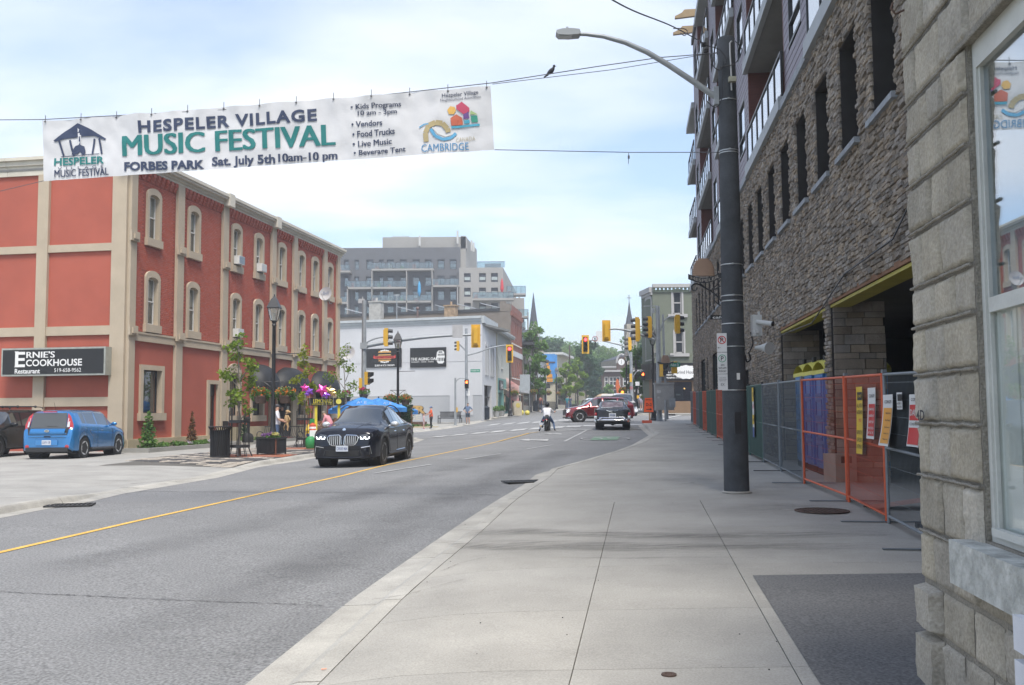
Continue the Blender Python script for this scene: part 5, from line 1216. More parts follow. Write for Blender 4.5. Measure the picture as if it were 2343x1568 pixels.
for k in range(5):mb.b2((x1-.80+k*.145,-.12,mid_-.36),(x1-.72+k*.145,-.116,mid_-.06));mb.b2((x1-.78+k*.135,-.12,mid_+.12),(x1-.70+k*.135,-.116,mid_+.3))
mb.b2((x1-.7,-.12,mid_+.4),(x1-.34,-.116,mid_+.5));part(mb,'stave_print',signblack,s2)
mb=MB();text(mb,'THE AGING OAK',(a[0]+.1,-.125,mid_-.14),w=2.65,h=.26,align='LEFT',off=.03);text(mb,'WHISKEY - WINE - TAPAS',(a[0]+.12,-.125,mid_-.40),w=2.2,h=.10,align='LEFT',off=.02);part(mb,'lettering',signwhite,s2)
# brick terrace with a long grey side wall
gside=mat('side_wall_brown',(.20,.172,.145),.9,.12,.8,.2,20);brk=mat('far_brick',(.23,.095,.072),.85,.15,.8,.15,30)
ba,bb,bc=(-36,115),(-.15,103.9),(1.2,113.8)
rz3,l3=frameM(ba,bb);bt=thing('brick_building','tall red brick shop building with a long brown side wall and chimneys','building',(*ba,0),rz3);BM=RM[bt.name]
part(facade(MB(),0,l3,0,12.6,[]),'side_wall',gside,bt);part(MB().b2((0,-.08,12.55),(l3-1.2,.5,12.85)),'roof_edge',mat('roof_edge',(.05,.055,.06),.7,.1),bt);part(MB().b2((l3-1.2,-.03,12.5),(l3-.6,.4,13.6)).b2((l3-.6,-.03,12.5),(l3,.4,13.3)),'parapet',gside,bt)
r4,l4=frameM(bb,bc);M4=BM.inverted()@(Matrix.Translation(Vector((*bb,0)))@Matrix.Rotation(r4,4,'Z'))
bw=[(.9+i*1.5,1.5+i*1.5,9.1,11.6) for i in range(6)]+[(1.0+i*2.0,1.8+i*2.0,5.3,7.2) for i in range(4)]
part(facade(MB(),0,l4,.8,13.3,bw+[(.6,l4-.6,1.2,3.6)],M=M4,reveal=.2),'front_wall',brk,bt)
for i in range(16):
    v=MB().box((.3+i*.6,-.1,12.3),(.3,.2,.5));part(MB().add([M4@q for q in v.v],v.f),'corbel',brk,bt)
for a,b,c,d in bw:bwin(bt,a,b,c,d,M=M4)
v=MB().b2((.0,-.06,7.7),(l4,0,8.3));part(MB().add([M4@q for q in v.v],v.f),'name_band',whitew,bt);v=MB().b2((.2,-.9,3.7),(l4-.2,-.05,4.4));part(MB().add([M4@q for q in v.v],v.f),'canopy',mat('canopy_white',(.5,.5,.5),.7,.1),bt)
v=MB().b2((.6,.2,1.2),(l4-.6,.25,3.6));part(MB().add([M4@q for q in v.v],v.f),'shop_window',dark,bt)
for k in range(6):
    v=MB().b2((-.001,-.04,1+k*2),(.35,-.002,2+k*2));part(MB().add([M4@q for q in v.v],v.f),'quoin',gside,bt)
# chimneys and pipes on its roof line
def rp3(px):return wl_pt(px,700,ba,rz3)[0]
for px,w_,z0,z1,m,nm in((897-26,1.4,9.5,13.9,mat('chimney_grey',(.40,.39,.36),.9,.2,4),'chimney'),(993,1.3,9.8,11.4,mat('chimney_cream',(.42,.36,.24),.9,.3,4),'chimney'),(1040,1.25,9.8,13.1,mat('chimney_mixed',(.34,.24,.15),.9,.35,4),'chimney')):
    x=rp3(px);part(MB().b2((x-w_/2,-1.6,z0),(x+w_/2,-.7,z1)).b2((x-w_/2-.08,-1.68,z1),(x+w_/2+.08,-.62,z1+.15)).cyl((x,-1.1,z1+.1),(x,-1.1,z1+.55),.12),nm,m,bt)
x=rp3(967);part(MB().cyl((x,-1.5,9),(x,-1.5,12.9),.12).ball((x,-1.5,13),.2,8,6),'flue',mat('flue_rust',(.14,.09,.08),.6),bt)
x=rp3(897+23);part(MB().cyl((x,-1.5,9),(x,-1.5,14.6),.06).b2((x-.3,-1.55,14.5),(x+.3,-1.45,14.7)),'mast',galv,bt)
for px in (805,925,960+54,1065,1118):
    x=rp3(px);v=MB().box((x,.8,13.25),(2.3,1.0,.07),M=Matrix.Rotation(R(15),4,'Y'));part(v,'solar_panel',mat('solar_edge',(.45,.47,.5),.3),bt)
# siding shop between
sa=(-1.5,93.5);sb=(-.18,103.7);r5,l5=frameM(sa,sb);sh=thing('siding_shop','narrow pale shop with vertical siding and a turquoise shopfront','building',(*sa,0),r5)
part(facade(MB(),0,l5,4.9,9.4,[(3.0,4.0,6.0,7.3)],reveal=.15),'upper_wall',mat('siding_white',(.46,.48,.46),.8,.06,1),sh)
for k in range(24):part(MB().b2((.2+k*l5/25,-.04,4.95),(.24+k*l5/25,0,9.35)),'batten',MATS['siding_white'],sh)
part(MB().b2((0,-.5,9.3),(l5,.6,9.6)).b2((0,-.55,9.45),(l5,-.5,9.65)),'eaves',mat('eaves',(.36,.37,.36),.6),sh);bwin(sh,3.0,4.0,6.0,7.3)
tq=mat('turquoise',(.16,.36,.33),.6,.08,2);part(facade(MB(),0,l5,.9,4.9,[(1,4,1.6,3.5),(5,9,1.6,3.5)],reveal=.2),'shopfront',tq,sh);part(MB().b2((.3,.2,1.4),(l5-.2,.3,3.7)),'shop_window',pane,sh)
part(MB().b2((1.2,-.12,3.75),(3.8,-.02,4.7)),'shop_sign',mat('sign_slate',(.03,.04,.05),.5),sh);mb=MB();text(mb,'Arts',(2.5,-.14,4.2),w=1.6,off=.02);part(mb,'lettering',signwhite,sh)
part(MB().prism([(4.6,3.9),(9.6,3.9),(9.6,3.4),(4.6,3.4)],-.02,0).add([(4.6,-.0,3.95),(9.6,0,3.95),(9.6,-1.4,3.3),(4.6,-1.4,3.3)],[(0,1,2,3)]),'awning',mat('awning_beige',(.46,.42,.33),.8),sh)
part(MB().b2((-.05,-.03,.8),(.4,.2,9.2)),'edge_strip',mat('cream',(.5,.47,.36),.8),sh)
mb=MB();mb.grid(lambda u,v:Vector((5.0+.1*math.sin(v*6),-.25-1.3*u,3.2+1.9*v-.9*u)),8,8);fl_=part(mb,'flag',mat('flag_red',(.50,.10,.09),.8,.3,1.0,col2=(.6,.5,.48)),sh)
# dark eaved stone shop, farther
def simple_block(name,label,a,b,depth,z1,wall,wins,floors,roofm,store=None,H0=None,eave=.35):
    rz_,l_=frameM(a,b);t=thing(name,label,'building',(*a,0),rz_);g=H0 if H0 is not None else H(*a)-.5
    ops_=[(x0,x1,c,d) for c,d in floors for x0,x1 in wins];so_=[(.5,l_-.5,g+1.1,g+3.4)] if store else []
    part(facade(MB(),0,l_,g,z1,ops_+so_,reveal=.2),'front_wall',wall,t);part(MB().b2((0,.3,g),(l_,depth,z1-.1)),'body',wall,t)
    for o in ops_:bwin(t,*o)
    if so_:
        part(MB().b2((.5,.2,g+1.1),(l_-.5,.28,g+3.4)),'shop_window',pane,t);part(MB().b2((.2,-.5,g+3.5),(l_-.2,-.0,g+4.1)),'shop_sign',store,t)
    part(MB().b2((-.1,-eave,z1-.1),(l_+.1,depth+.2,z1+.25)),'roof_edge',roofm,t);return t
stone_f=mat('far_stone',(.30,.27,.22),.9,.2,1.5,.3,15);cream=mat('far_cream',(.50,.46,.36),.85,.08,1);dkroof=mat('dark_roof',(.045,.05,.055),.7,.15,1)
m1=simple_block('stone_shop_building','stone shop with dark overhanging eaves beyond the brick building','a' and (1.25,113.9),(2.95,125.5),12,9.6,stone_f,[(1.2,2.1),(4,4.9),(7,7.9)],[(5.6,8.2)],dkroof,mat('shop_sign_white',(.42,.44,.45),.7),eave=1.3)
part(MB().prism([(0,9.8),(6,11.8),(11.6,9.8)],-.9,8),'gable_roof',dkroof,m1);mb=MB();text(mb,'SUB',(3,-1.35,5.0),w=1.4,h=.6,off=.03);part(mb,'lettering',mat('ink_yellow',(.6,.5,.05),.6),m1)
m2=simple_block('white_far_shop','white two storey shop behind the street trees','a' and (3.1,126),(4.9,137),12,8.6,whitew,[(1,2),(4,5),(7.5,8.5)],[(5.4,7.4)],dkroof,blk)
m3=simple_block('cream_mural_building','cream far building with a flared cornice and a painted beehive mural on its side','a' and (6.6,141),(8.9,153),10,10.0,cream,[(1,1.8),(3.5,4.3),(6,6.8),(9,9.8)],[(5.9,8.3)],mat('cornice_white',(.55,.55,.53),.8),blk,eave=.9)
# mural wall faces the camera
a=Vector((6.6,141));mw=MB();mw.b2((-1.9,-.02,6.5),(0,-.0,9.9));
mural=part(MB().add([(RM[m3.name].inverted()@Vector((3.6+3.0*u,141.0-.05,z))) for u,z in((0,5.8),(1,5.8),(1,10.0),(0,10.0))],[(0,1,2,3)]),'side_wall',mat('mural_sky',(.06,.24,.55),.8,.2,1),m3)
mo=mat('mural_orange',(.66,.30,.04),.8,.1,2);I3=RM[m3.name].inverted()
for k in range(5):
    w_=.9+.35*(4-k) if k>0 else 2.1;v=MB().b2((4.9-w_/2,140.88,5.9+k*.62),(4.9+w_/2,140.92,6.42+k*.62));part(MB().add([I3@q for q in v.v],v.f),'mural_beehive',mo,m3)
v=MB().b2((4.6,140.84,5.9),(5.0,140.87,6.4)).b2((3.7,140.85,8.7),(6.3,140.88,8.85));part(MB().add([I3@q for q in v.v],v.f),'mural_branch',mat('mural_dark',(.08,.04,.02),.8),m3)
# ---- grey apartment block
s_=.0818;ap=thing('apartment_block','large grey and beige apartment block with glass balconies behind the shops','building',(0,180,0));
U=lambda x3:((1200+x3/2.603)/1.6533-1171)*s_
Z=lambda y3,x3=900:1.6+(942+.007*(1171-(1200+x3/2.603)/1.6533)-(850+y3/2.603)/1.6533)*s_
agrey=mat('apt_grey',(.105,.108,.116),.85,.06,.3);abei=mat('apt_beige',(.29,.278,.258),.85,.06,.3);aglass=glassmat('apt_glass',(.6,.68,.68),.08);apw=mat('apt_pane',(.12,.16,.17),.1,.2,.3,spec=.8,col2=(.42,.47,.48))
rowsz=[(Z(435),Z(345)),(Z(600),Z(512)),(Z(742),Z(652)),(Z(890),Z(800))]
cols_=[(255,300),(360,402),(477,543),(602,645),(682,748),(811,877),(936,1003),(1057,1123),(1183,1250),(1304,1370)]
wo=[(U(a),U(b),c,d) for c,d in rowsz for a,b in cols_]
part(facade(MB(),U(-500),U(1408),0,Z(215),wo,reveal=.35),'wall_main',agrey,ap);part(MB().b2((U(-500),.6,0),(U(1408),16,Z(218))),'body',agrey,ap)
v=MB().add([(U(1408),0,0),(U(1470),14,0),(U(1470),14,Z(218)),(U(1408),0,Z(215))],[(0,1,2,3)]);part(v,'wall_return',abei,ap)
bf=mat('apt_frame',(.02,.025,.035),.5)
def awin(o):
    w_=part(MB().b2((o[0],.28,o[2]),(o[1],.34,o[3])).b2((o[0]-.05,-.08,o[3]),(o[1]+.05,.0,o[3]+.25)),'window',bf,ap);part(MB().b2((o[0]+.1,.25,o[2]+(o[3]-o[2])*.28),(o[1]-.1,.27,o[3]-.75)),'blind',apw if random.random()<.35 else mat('apt_blind',(.36,.41,.40),.6,.2,2),w_);part(MB().b2((o[0]+.1,.22,o[2]+.08),(o[1]-.1,.23,o[3]-.1)),'pane',aglass,w_)
for o in wo:awin(o)
part(MB().b2((U(628),1,Z(220)),(U(1470),14,Z(100))),'penthouse',abei,ap);part(MB().add([(U(1455),1,0),(U(1548),13,0),(U(1548),13,Z(125)),(U(1455),1,Z(92))],[(0,1,2,3)]).b2((U(1410),1,Z(440)),(U(1460),12,Z(92))),'stair_tower',abei,ap)
part(MB().b2((U(710),3,Z(105)),(U(882),8,Z(70))),'plant_room',mat('plant_grey',(.4,.45,.48),.6),ap)
for x3,y0,y1 in((1005,200,100),(1382,180,50),(1512,215,108),(1533,225,130)):part(MB().b2((U(x3-9),-.2 if x3<1400 else 4,Z(y0)),(U(x3+9),.3 if x3<1400 else 4.4,Z(y1))),'antenna',mat('antenna_white',(.48,.48,.46),.6),ap)
rw=[(Z(570),Z(480)),(Z(715),Z(625)),(Z(862),Z(775))];rc=[(1445,1512),(1594,1662),(1713,1781)];wo2=[(U(a),U(b),c,d) for c,d in rw for a,b in rc]
part(facade(MB(),U(1397),U(1832),0,Z(425),wo2,y=-.6,reveal=.35),'wall_wing',abei,ap)
for o in wo2:
    w_=part(MB().b2((o[0],-.3,o[2]),(o[1],-.26,o[3])),'window',bf,ap);part(MB().b2((o[0]+.1,-.34,o[2]+(o[3]-o[2])*.25),(o[1]-.1,-.32,o[3]-.7)),'blind',mat('apt_blind',(.36,.41,.40),.6,.2,2),w_)
v=MB().add([(U(1832),-.6,0),(U(1965),22,0),(U(1965),22,Z(520)),(U(1832),-.6,Z(425))],[(0,1,2,3)]);part(v,'wall_end',abei,ap)
part(MB().b2((U(1397),-.5,Z(430)),(U(1832),8,Z(425))),'terrace',abei,ap)
def balc(x0,x1,yt,yb,dep=1.9,y=0,m=None):
    zb=Z(yb,(x0+x1)/2);zt=Z(yt,(x0+x1)/2)
    b_=part(MB().b2((U(x0),y-dep,zb-.35),(U(x1),y,zb)),'balcony',abei,ap)
    rl=MB().b2((U(x0),y-dep,zt-.06),(U(x1),y-dep+.06,zt)).b2((U(x0),y-dep,zb),(U(x0)+.06,y-dep+.06,zt)).b2((U(x1)-.06,y-dep,zb),(U(x1),y-dep+.06,zt))
    n=int((x1-x0)/45)
    for i in range(1,n):x=U(x0+(x1-x0)*i/n);rl.b2((x-.03,y-dep,zb),(x+.03,y-dep+.05,zt))
    part(rl,'railing',bf,b_);part(MB().b2((U(x0),y-dep+.02,zb+.05),(U(x1),y-dep+.04,zt-.06)),'glass_panel',aglass,b_)
    for k in range(max(1,int((x1-x0)/140))):
        x=U(x0+30+k*130+random.uniform(-10,20));part(MB().b2((x-.3,y-1.2,zb),(x+.3,y-.7,zb+random.uniform(.5,1))),'patio_furniture',mat('patio_%d'%(k%3),((.35,.12,.08),(.3,.3,.28),(.08,.2,.08))[k%3],.8),b_)
balc(180,330,400,460);balc(543,1150,378,440);balc(300,885,560,622);balc(1130,1400,540,602);balc(180,300,715,770);balc(540,1137,700,758);balc(1535,1935,680,740,2.4,-.6)
for x3 in(305,545,885,1135,1385):part(MB().b2((U(x3-5),-1.9,0),(U(x3+5),0,Z(455 if x3 in(545,1135,885) else 610))),'fin_wall',abei,ap)
part(MB().b2((U(1580),-.6,Z(425)),(U(1582),-.55,Z(368))).b2((U(1575),-.6,Z(370)),(U(1850),-.55,Z(365))),'railing',bf,ap);part(MB().b2((U(1575),-.58,Z(425)),(U(1850),-.56,Z(370))),'glass_panel',aglass,ap)
part(MB().b2((U(1650),1,Z(425)),(U(1810),4,Z(372))),'patio_cover',mat('cover_grey',(.18,.18,.19),.7),ap)
for k,(x0,x1,yt,yb,y) in enumerate([(1865,2060,565,640,8),(1900,2090,770,840,14),(1950,2060,890,950,16),(1970,2090,1040,1100,16)]):balc(x0,x1,yt,yb,3,y)
for x3 in(1995,2085):part(MB().b2((U(x3-8),12,0),(U(x3+8),12.6,Z(640 if x3<2000 else 800))),'column',abei,ap)
part(MB().b2((U(1860),14,0),(U(2050),20,Z(640))),'body_end',abei,ap)
for (x3,y3,c,n_) in((1014,680,(.05,.30,.55),'closed blue patio umbrella on a grey balcony of the apartment block'),(1822,660,(.5,.03,.04),'closed red patio umbrella on the apartment balcony')):
    q_=Vector((U(x3),180-2.0,Z(y3+40)));single(MB().tube([q_+Vector((0,-0.6,0)),q_+Vector((0,-.6,.8)),q_+Vector((0,-.6,2.2)),q_+Vector((0,-.6,2.9))],[.06,.33,.25,.03],8),'patio_umbrella',mat('umb_%d'%x3,c,.8),n_,'umbrella')
# ---- green corner building
gd=88.0;gs=gd/F;GX=lambda px:(px-CX)*gs;GZ=lambda py:1.6+(940-py)*gs
gbd=thing('green_building','sage green three storey corner building with a black cafe shopfront sign','building',(0,gd,0))
gw_=mat('green_brick_paint',(.145,.16,.12),.85,.07,1,.2,40,fine=.08);gtr=mat('green_trim',(.17,.20,.15),.8);wtr=mat('white_trim',(.38,.37,.36),.6,.05)
cwin=[(GX(1542),GX(1561.5),GZ(719),GZ(667)),(GX(1545),GX(1564),GZ(809),GZ(758))]
part(facade(MB(),GX(1495),GX(1640),GZ(836),GZ(664),cwin,reveal=.2),'wall_front',gw_,gbd)
for o in cwin:
    w_=bwin(gbd,*o,surm=wtr,t=.11,rise=.15,sill=False);part(MB().b2((o[0]-.5,-.2,o[2]-.32),(o[1]+.5,.02,o[2]-.02)),'sill',wtr,w_)
ch_a=((1473-CX)*(gd+3.2)/F,gd+3.2);ch_b=(GX(1495),gd);r6,l6=frameM(ch_a,ch_b);MC=RM[gbd.name].inverted()@(Matrix.Translation(Vector((*ch_a,0)))@Matrix.Rotation(r6,4,'Z'))
cw2=[(l6*.25,l6*.85,GZ(735),GZ(680)),(l6*.28,l6*.85,GZ(822),GZ(765))]
part(facade(MB(),0,l6,GZ(838),GZ(664),cw2,M=MC,reveal=.2),'wall_chamfer',gw_,gbd)
for o in cw2:bwin(gbd,*o,M=MC,surm=wtr,t=.12,rise=.2)
v=MB().b2((-.25,-.3,GZ(668)),(l6,.1,GZ(656))).b2((-.1,-.15,GZ(674)),(l6,.1,GZ(668)));part(MB().add([MC@q for q in v.v],v.f),'cornice',wtr,gbd)
part(MB().b2((GX(1495),-.3,GZ(658)),(GX(1640),.2,GZ(650))),'cornice',wtr,gbd)
for i in range(16):part(MB().b2((GX(1496)+i*.36,-.2,GZ(664)),(GX(1496)+i*.36+.2,0,GZ(658))),'dentil',gtr,gbd)
part(MB().b2((GX(1495),-.12,GZ(668)),(GX(1640),0,GZ(664))),'band',gtr,gbd)
part(MB().add([(GX(1496),.3,0),(GX(1473)+.3,3.4,0),(GX(1473)+2.6,16,0),(GX(1640),16,0),(GX(1640),.3,0)]+[(GX(1496),.3,GZ(662)),(GX(1473)+.3,3.4,GZ(662)),(GX(1473)+2.6,16,GZ(662)),(GX(1640),16,GZ(662)),(GX(1640),.3,GZ(662))],[(0,1,2,3,4),(5,6,7,8,9),(0,1,6,5),(1,2,7,6),(2,3,8,7),(3,4,9,8)]),'body',gw_,gbd)
v=MB().b2((GX(1495),-.35,GZ(872)),(GX(1640),0,GZ(832)));part(v,'shop_fascia',signblack,gbd)
v=MB().b2((0,-.3,GZ(868)),(l6,0,GZ(832)));part(MB().add([MC@q for q in v.v],v.f),'shop_fascia',signblack,gbd)
brw=mat('shop_brown',(.20,.125,.07),.7,.1,2)
part(facade(MB(),GX(1497),GX(1640),.6,GZ(872),[(GX(1520.5),GX(1581.5),GZ(919),GZ(868+7))],reveal=.2),'shopfront',brw,gbd);v=facade(MB(),0,l6,.6,GZ(868),[],M=MC);part(v,'shopfront',brw,gbd)
part(MB().b2((GX(1520.5),.15,GZ(919)),(GX(1581.5),.17,GZ(875))),'shop_window',GL,gbd);part(MB().b2((GX(1500),.9,.6),(GX(1600),1.0,GZ(872))),'shop_inside',mat('inside_brown',(.05,.035,.025),.9),gbd)
part(MB().b2((GX(1543),.4,GZ(915)),(GX(1563),.45,GZ(885))),'inner_door',mat('inner_door',(.12,.13,.12),.7),gbd);part(MB().b2((GX(1546),.36,GZ(906)),(GX(1556),.39,GZ(902))),'notice',signwhite,gbd)
mb=MB();
for px,py in((1545,890),(1567,890),(1541,884),(1538,884)):mb.ball((GX(px),.6,GZ(py)),.07,8,6)
part(mb,'hanging_bulb',mat('bulb',(1,.6,.25),.5,0,emit=(1,.55,.2),es=4),gbd)
mb=MB();mb.prism([(GX(1567)+1.15*math.cos(a*math.pi/12)*(1+.04*math.cos(a*2)),GZ(853)+.62*math.sin(a*math.pi/12)*(1+.08*math.cos(a*3))) for a in range(24)],-.42,-.36);part(mb,'logo_board',signwhite,gbd)
mb=MB();text(mb,'Grind House',(GX(1567),-.43,GZ(853)),w=1.9,h=.3,off=.01);part(mb,'lettering',mat('ink_grey',(.12,.12,.13),.7),gbd)
mb=MB()
for k,s in enumerate(('• ALL DAY BREAKFAST','• FRESH BAKED GOODS','• PANINIS AND WRAPS')):text(mb,s,(GX(1517),-.37,GZ(852.5+k*6.5)),w=2.3 if k else 2.3,h=.15,align='LEFT',off=.02)
part(mb,'lettering',signwhite,gbd)
mb=MB()
for i in range(20):
    a,b=2*math.pi*i/20,2*math.pi*(i+1)/20;mb.tube([(GX(1530.5)+.30*math.cos(a),.1,GZ(885)+.2*math.sin(a)),(GX(1530.5)+.30*math.cos(b),.1,GZ(885)+.2*math.sin(b))],.02,4)
part(mb,'neon_ring',mat('neon_blue',(.2,.2,.8),.5,0,emit=(.3,.3,1),es=1.2),gbd);mb=MB();text(mb,'OPEN',(GX(1530.5),.1,GZ(885)),w=.42,h=.14,off=.02);part(mb,'neon_text',mat('neon_red',(.8,.1,.1),.5,0,emit=(1,.15,.12),es=2),gbd)
# ---- churches
slate=mat('slate',(.04,.045,.06),.7,.15,.8,.3,8)
def church(name,label,px,d,tip,sbase,hw_sp,hw_tw,cross=False):
    s__=d/F;x=(px-CX)*s__;zf=lambda py:1.6+(941-py)*s__;t=thing(name,label,'church',(x,d,0),R(12))
    a=hw_sp*s__;part(MB().lathe((0,0,0),[(a*1.15,zf(sbase)),(a*1.0,zf(sbase)+.5),(a*.5,zf((tip+sbase)/2)),(.04,zf(tip))],8),'spire',slate,t)
    b=hw_tw*s__;part(MB().b2((-b,-b,0),(b,b,zf(sbase))),'tower',stone_f,t)
    for sx in(-1,1):part(MB().b2((sx*b-.25,-b-.25,0),(sx*b+.25,-b+.3,zf(sbase+25))),'buttress',stone_f,t)
    part(surround(MB(),-b*.35,b*.35,zf(sbase+45),zf(sbase+20),.15,.6,-b-.08,-b+.05),'louvre_window',wtr,t);part(MB().b2((-b*.35,-b-.03,zf(sbase+45)),(b*.35,-b-.01,zf(sbase+20))),'louvre',slate,t)
    if cross:part(MB().b2((-.08,-.08,zf(tip)),(.08,.08,zf(tip-14))).b2((-.45,-.08,zf(tip-8)),(.45,.08,zf(tip-6))),'cross',galv,t)
    part(MB().prism([(-6,zf(sbase+75)-0),(0,zf(sbase+50)),(6,zf(sbase+75))],b,b+18,Mx(b+5,0,0)),'nave_roof',slate,t);part(MB().b2((b-1,b,0),(b+11,b+18,zf(sbase+76))),'nave',stone_f,t)
    return t,zf,a
c1,zf,a=church('church','stone church with a tall dark slate spire and a dormer, left of the street end',1221,205,668,778,14.5,15.5)
part(MB().prism([(-.9,zf(772)),(-.9,zf(752)),(0,zf(738)),(.9,zf(752)),(.9,zf(772))],-a*1.05,-.2),'dormer',wtr,c1);part(MB().b2((-.45,-a*1.08,zf(770)),(.45,-a*1.05,zf(752))),'dormer_louvre',slate,c1)
church('church','pale stone church with a slim slate spire and a cross behind the right corner',1441,190,689,743,8.5,10,True)
# ---- old town hall with clock
hd_=185;hs=hd_/F;hx=lambda px:(px-1421)*hs;hz=lambda py:1.6+(941-py)*hs
th=thing('clock_building','dark brick two storey hall with a white clock gable and ivy','building',((1421-CX)*hs,hd_,0),R(-4));dbr=mat('dark_brick',(.095,.06,.05),.85,.15,1)
tw=[(hx(p),hx(p)+.75,c,d) for p in(1382,1393,1401,1409,1424,1434,1450,1462) for c,d in((hz(884),hz(863)),(hz(912),hz(892)))]
part(facade(MB(),hx(1377),hx(1480),0,hz(846),tw,reveal=.2),'wall',dbr,th);part(MB().b2((hx(1377),.3,0),(hx(1480),12,hz(848))),'body',dbr,th)
for o in tw:bwin(th,*o,mid=True,t=.14)
part(MB().b2((hx(1374),-.5,hz(852)),(hx(1482),0,hz(848))).b2((hx(1376),-.2,hz(842)),(hx(1409),.3,hz(839))).b2((hx(1434),-.2,hz(842)),(hx(1482),.3,hz(839))),'cornice',wtr,th)
part(MB().b2((hx(1410),-.1,hz(848)),(hx(1433),.4,hz(828))).prism(arc(hx(1413),hx(1430),hz(832),1.35),-.1,.4),'clock_gable',dbr,th)
pts=arc(hx(1410),hx(1433),hz(832),1.7);mb=MB().tube([Vector((a,-.15,b)) for a,b in pts],.2,6);part(mb,'gable_trim',wtr,th)
part(MB().lathe((hx(1421),-.12,hz(829.5)),[(.0,-.05),(.62,-.05),(.62,.05),(.0,.05)],24,M=Matrix.Rotation(R(90),4,'X')),'clock_face',signwhite,th);part(MB().b2((hx(1421)-.03,-.22,hz(829.5)),(hx(1421)+.03,-.2,hz(829.5)+.45)).b2((hx(1421)-.03,-.22,hz(829.5)-.3),(hx(1421)+.03,-.2,hz(829.5))),'clock_hand',blk,th)
# ================================================================ TREES
bark=mat('bark',(.20,.175,.15),.9,.2,8,.5,40);barkd=mat('bark_dark',(.09,.075,.06),.9,.2,8)
def leafmat(name,c,c2,tr=.35):
    if name in MATS:return MATS[name]
    m=bpy.data.materials.new(name);m.use_nodes=True;n=m.node_tree.nodes;l=m.node_tree.links;n.clear()
    o=n.new('ShaderNodeOutputMaterial');ms=n.new('ShaderNodeMixShader');ms.inputs[0].default_value=tr;d=n.new('ShaderNodeBsdfPrincipled');d.inputs['Roughness'].default_value=.6;d.inputs['Specular IOR Level'].default_value=.3;t=n.new('ShaderNodeBsdfTranslucent')
    at=n.new('ShaderNodeAttribute');at.attribute_name='v';oi=n.new('ShaderNodeObjectInfo');cr=n.new('ShaderNodeValToRGB');cr.color_ramp.elements[0].color=(*c,1);cr.color_ramp.elements[1].color=(*c2,1)
    l.new(at.outputs['Fac'],cr.inputs[0]);l.new(cr.outputs[0],d.inputs['Base Color']);l.new(cr.outputs[0],t.inputs[0]);l.new(d.outputs[0],ms.inputs[1]);l.new(t.outputs[0],ms.inputs[2]);l.new(ms.outputs[0],o.inputs[0]);MATS[name]=m;return m
def leaves(clumps,n,size,seed,hang=.3):
    """clumps: (centre, radii); leaf-sized faces scattered through them, denser at the rim"""
    rr=random.Random(seed);tot=sum(r[0]*r[1]*r[2] for _,r in clumps)**1.0;vs=[];fs=[];at=[]
    wts=[(r[0]*r[1]*r[2])**.66 for _,r in clumps];sw_=sum(wts)
    for (c,r),w_ in zip(clumps,wts):
        base=rr.random()*.5
        for _ in range(int(n*w_/sw_)):
            d=Vector((rr.gauss(0,1),rr.gauss(0,1),rr.gauss(0,1))).normalized()*(rr.random()**.45)
            p=Vector(c)+Vector((d.x*r[0],d.y*r[1],d.z*r[2]));s=size*rr.uniform(.6,1.3)
            a=Vector((rr.gauss(0,1),rr.gauss(0,1),rr.gauss(0,.6))).normalized();b=a.cross(Vector((rr.gauss(0,1),rr.gauss(0,1),rr.gauss(0,1)))).normalized()
            k=len(vs);vs+=[p-a*s*.5,p+b*s*.42-a*s*.05,p+a*s*.55,p-b*s*.42-a*s*.05];fs.append((k,k+1,k+2,k+3));v=min(1,base+rr.random()*.5);at+=[v]*4
    mb=MB();mb.v=vs;mb.f=fs;mb.m=[0]*len(fs);mb.a=at;return mb
def tree_parts(par,h,trunk_h,rad,n,size,m,seed,nl=7,shape='round',tr=.09,bm_=bark,flat=1.0):
    rr=random.Random(seed);mb=MB();pts=[Vector((rr.uniform(-.03,.03)*z,rr.uniform(-.03,.03)*z,z)) for z in rng(0,h*.8,h*.8/6)]
    mb.tube(pts,[tr*(1-.8*i/(len(pts)-1))*(1.25 if i==0 else 1) for i in range(len(pts))],9);cl=[]
    for i in range(nl):
        t=trunk_h/h+(.92-trunk_h/h)*(i+.5)/nl;z=h*t;a=i*2.4+rr.uniform(-.4,.4)
        if shape=='round':rr_=rad*math.sin(math.pi*min(.95,max(.12,(t-trunk_h/h*.8)/(1.03-trunk_h/h*.8))))**.6
        elif shape=='cone':rr_=rad*(1-(t-trunk_h/h)/(1.05-trunk_h/h))+.1
        else:rr_=rad
        e=Vector((math.cos(a)*rr_*.62,math.sin(a)*rr_*.62,z));s_=Vector((pts[0].x,0,max(trunk_h*.8,z-rr_*.7)))
        mb.tube([s_,(s_+e)/2+Vector((0,0,rr_*.05)),e],[tr*.42,tr*.28,tr*.08],6)
        for k in range(3):
            e2=e+Vector((rr.uniform(-1,1),rr.uniform(-1,1),rr.uniform(-.5,.8)))*rr_*.42;mb.tube([e,e2],[tr*.1,tr*.04],4);cl.append((e2,(rr_*rr.uniform(.26,.42),)*2+(rr_*rr.uniform(.2,.34)*flat,)))
        cl.append((e,(rr_*.42,rr_*.42,rr_*.34*flat)))
    cl.append((Vector((0,0,h*.93)),(rad*.35,rad*.35,h*.08)))
    part(mb,'trunk',bm_,par,smooth=60);part(leaves(cl,n,size,seed),'crown',m,par)
lf_y=leafmat('leaf_young',(.085,.16,.022),(.24,.31,.035));lf_g=leafmat('leaf_green',(.06,.145,.03),(.15,.27,.06));lf_d=leafmat('leaf_dark',(.025,.07,.03),(.065,.14,.055));lf_l=leafmat('leaf_light',(.12,.22,.035),(.26,.36,.05));lf_b=leafmat('leaf_blue',(.04,.09,.06),(.10,.18,.13));lf_m=leafmat('leaf_mid',(.085,.19,.045),(.20,.33,.08))
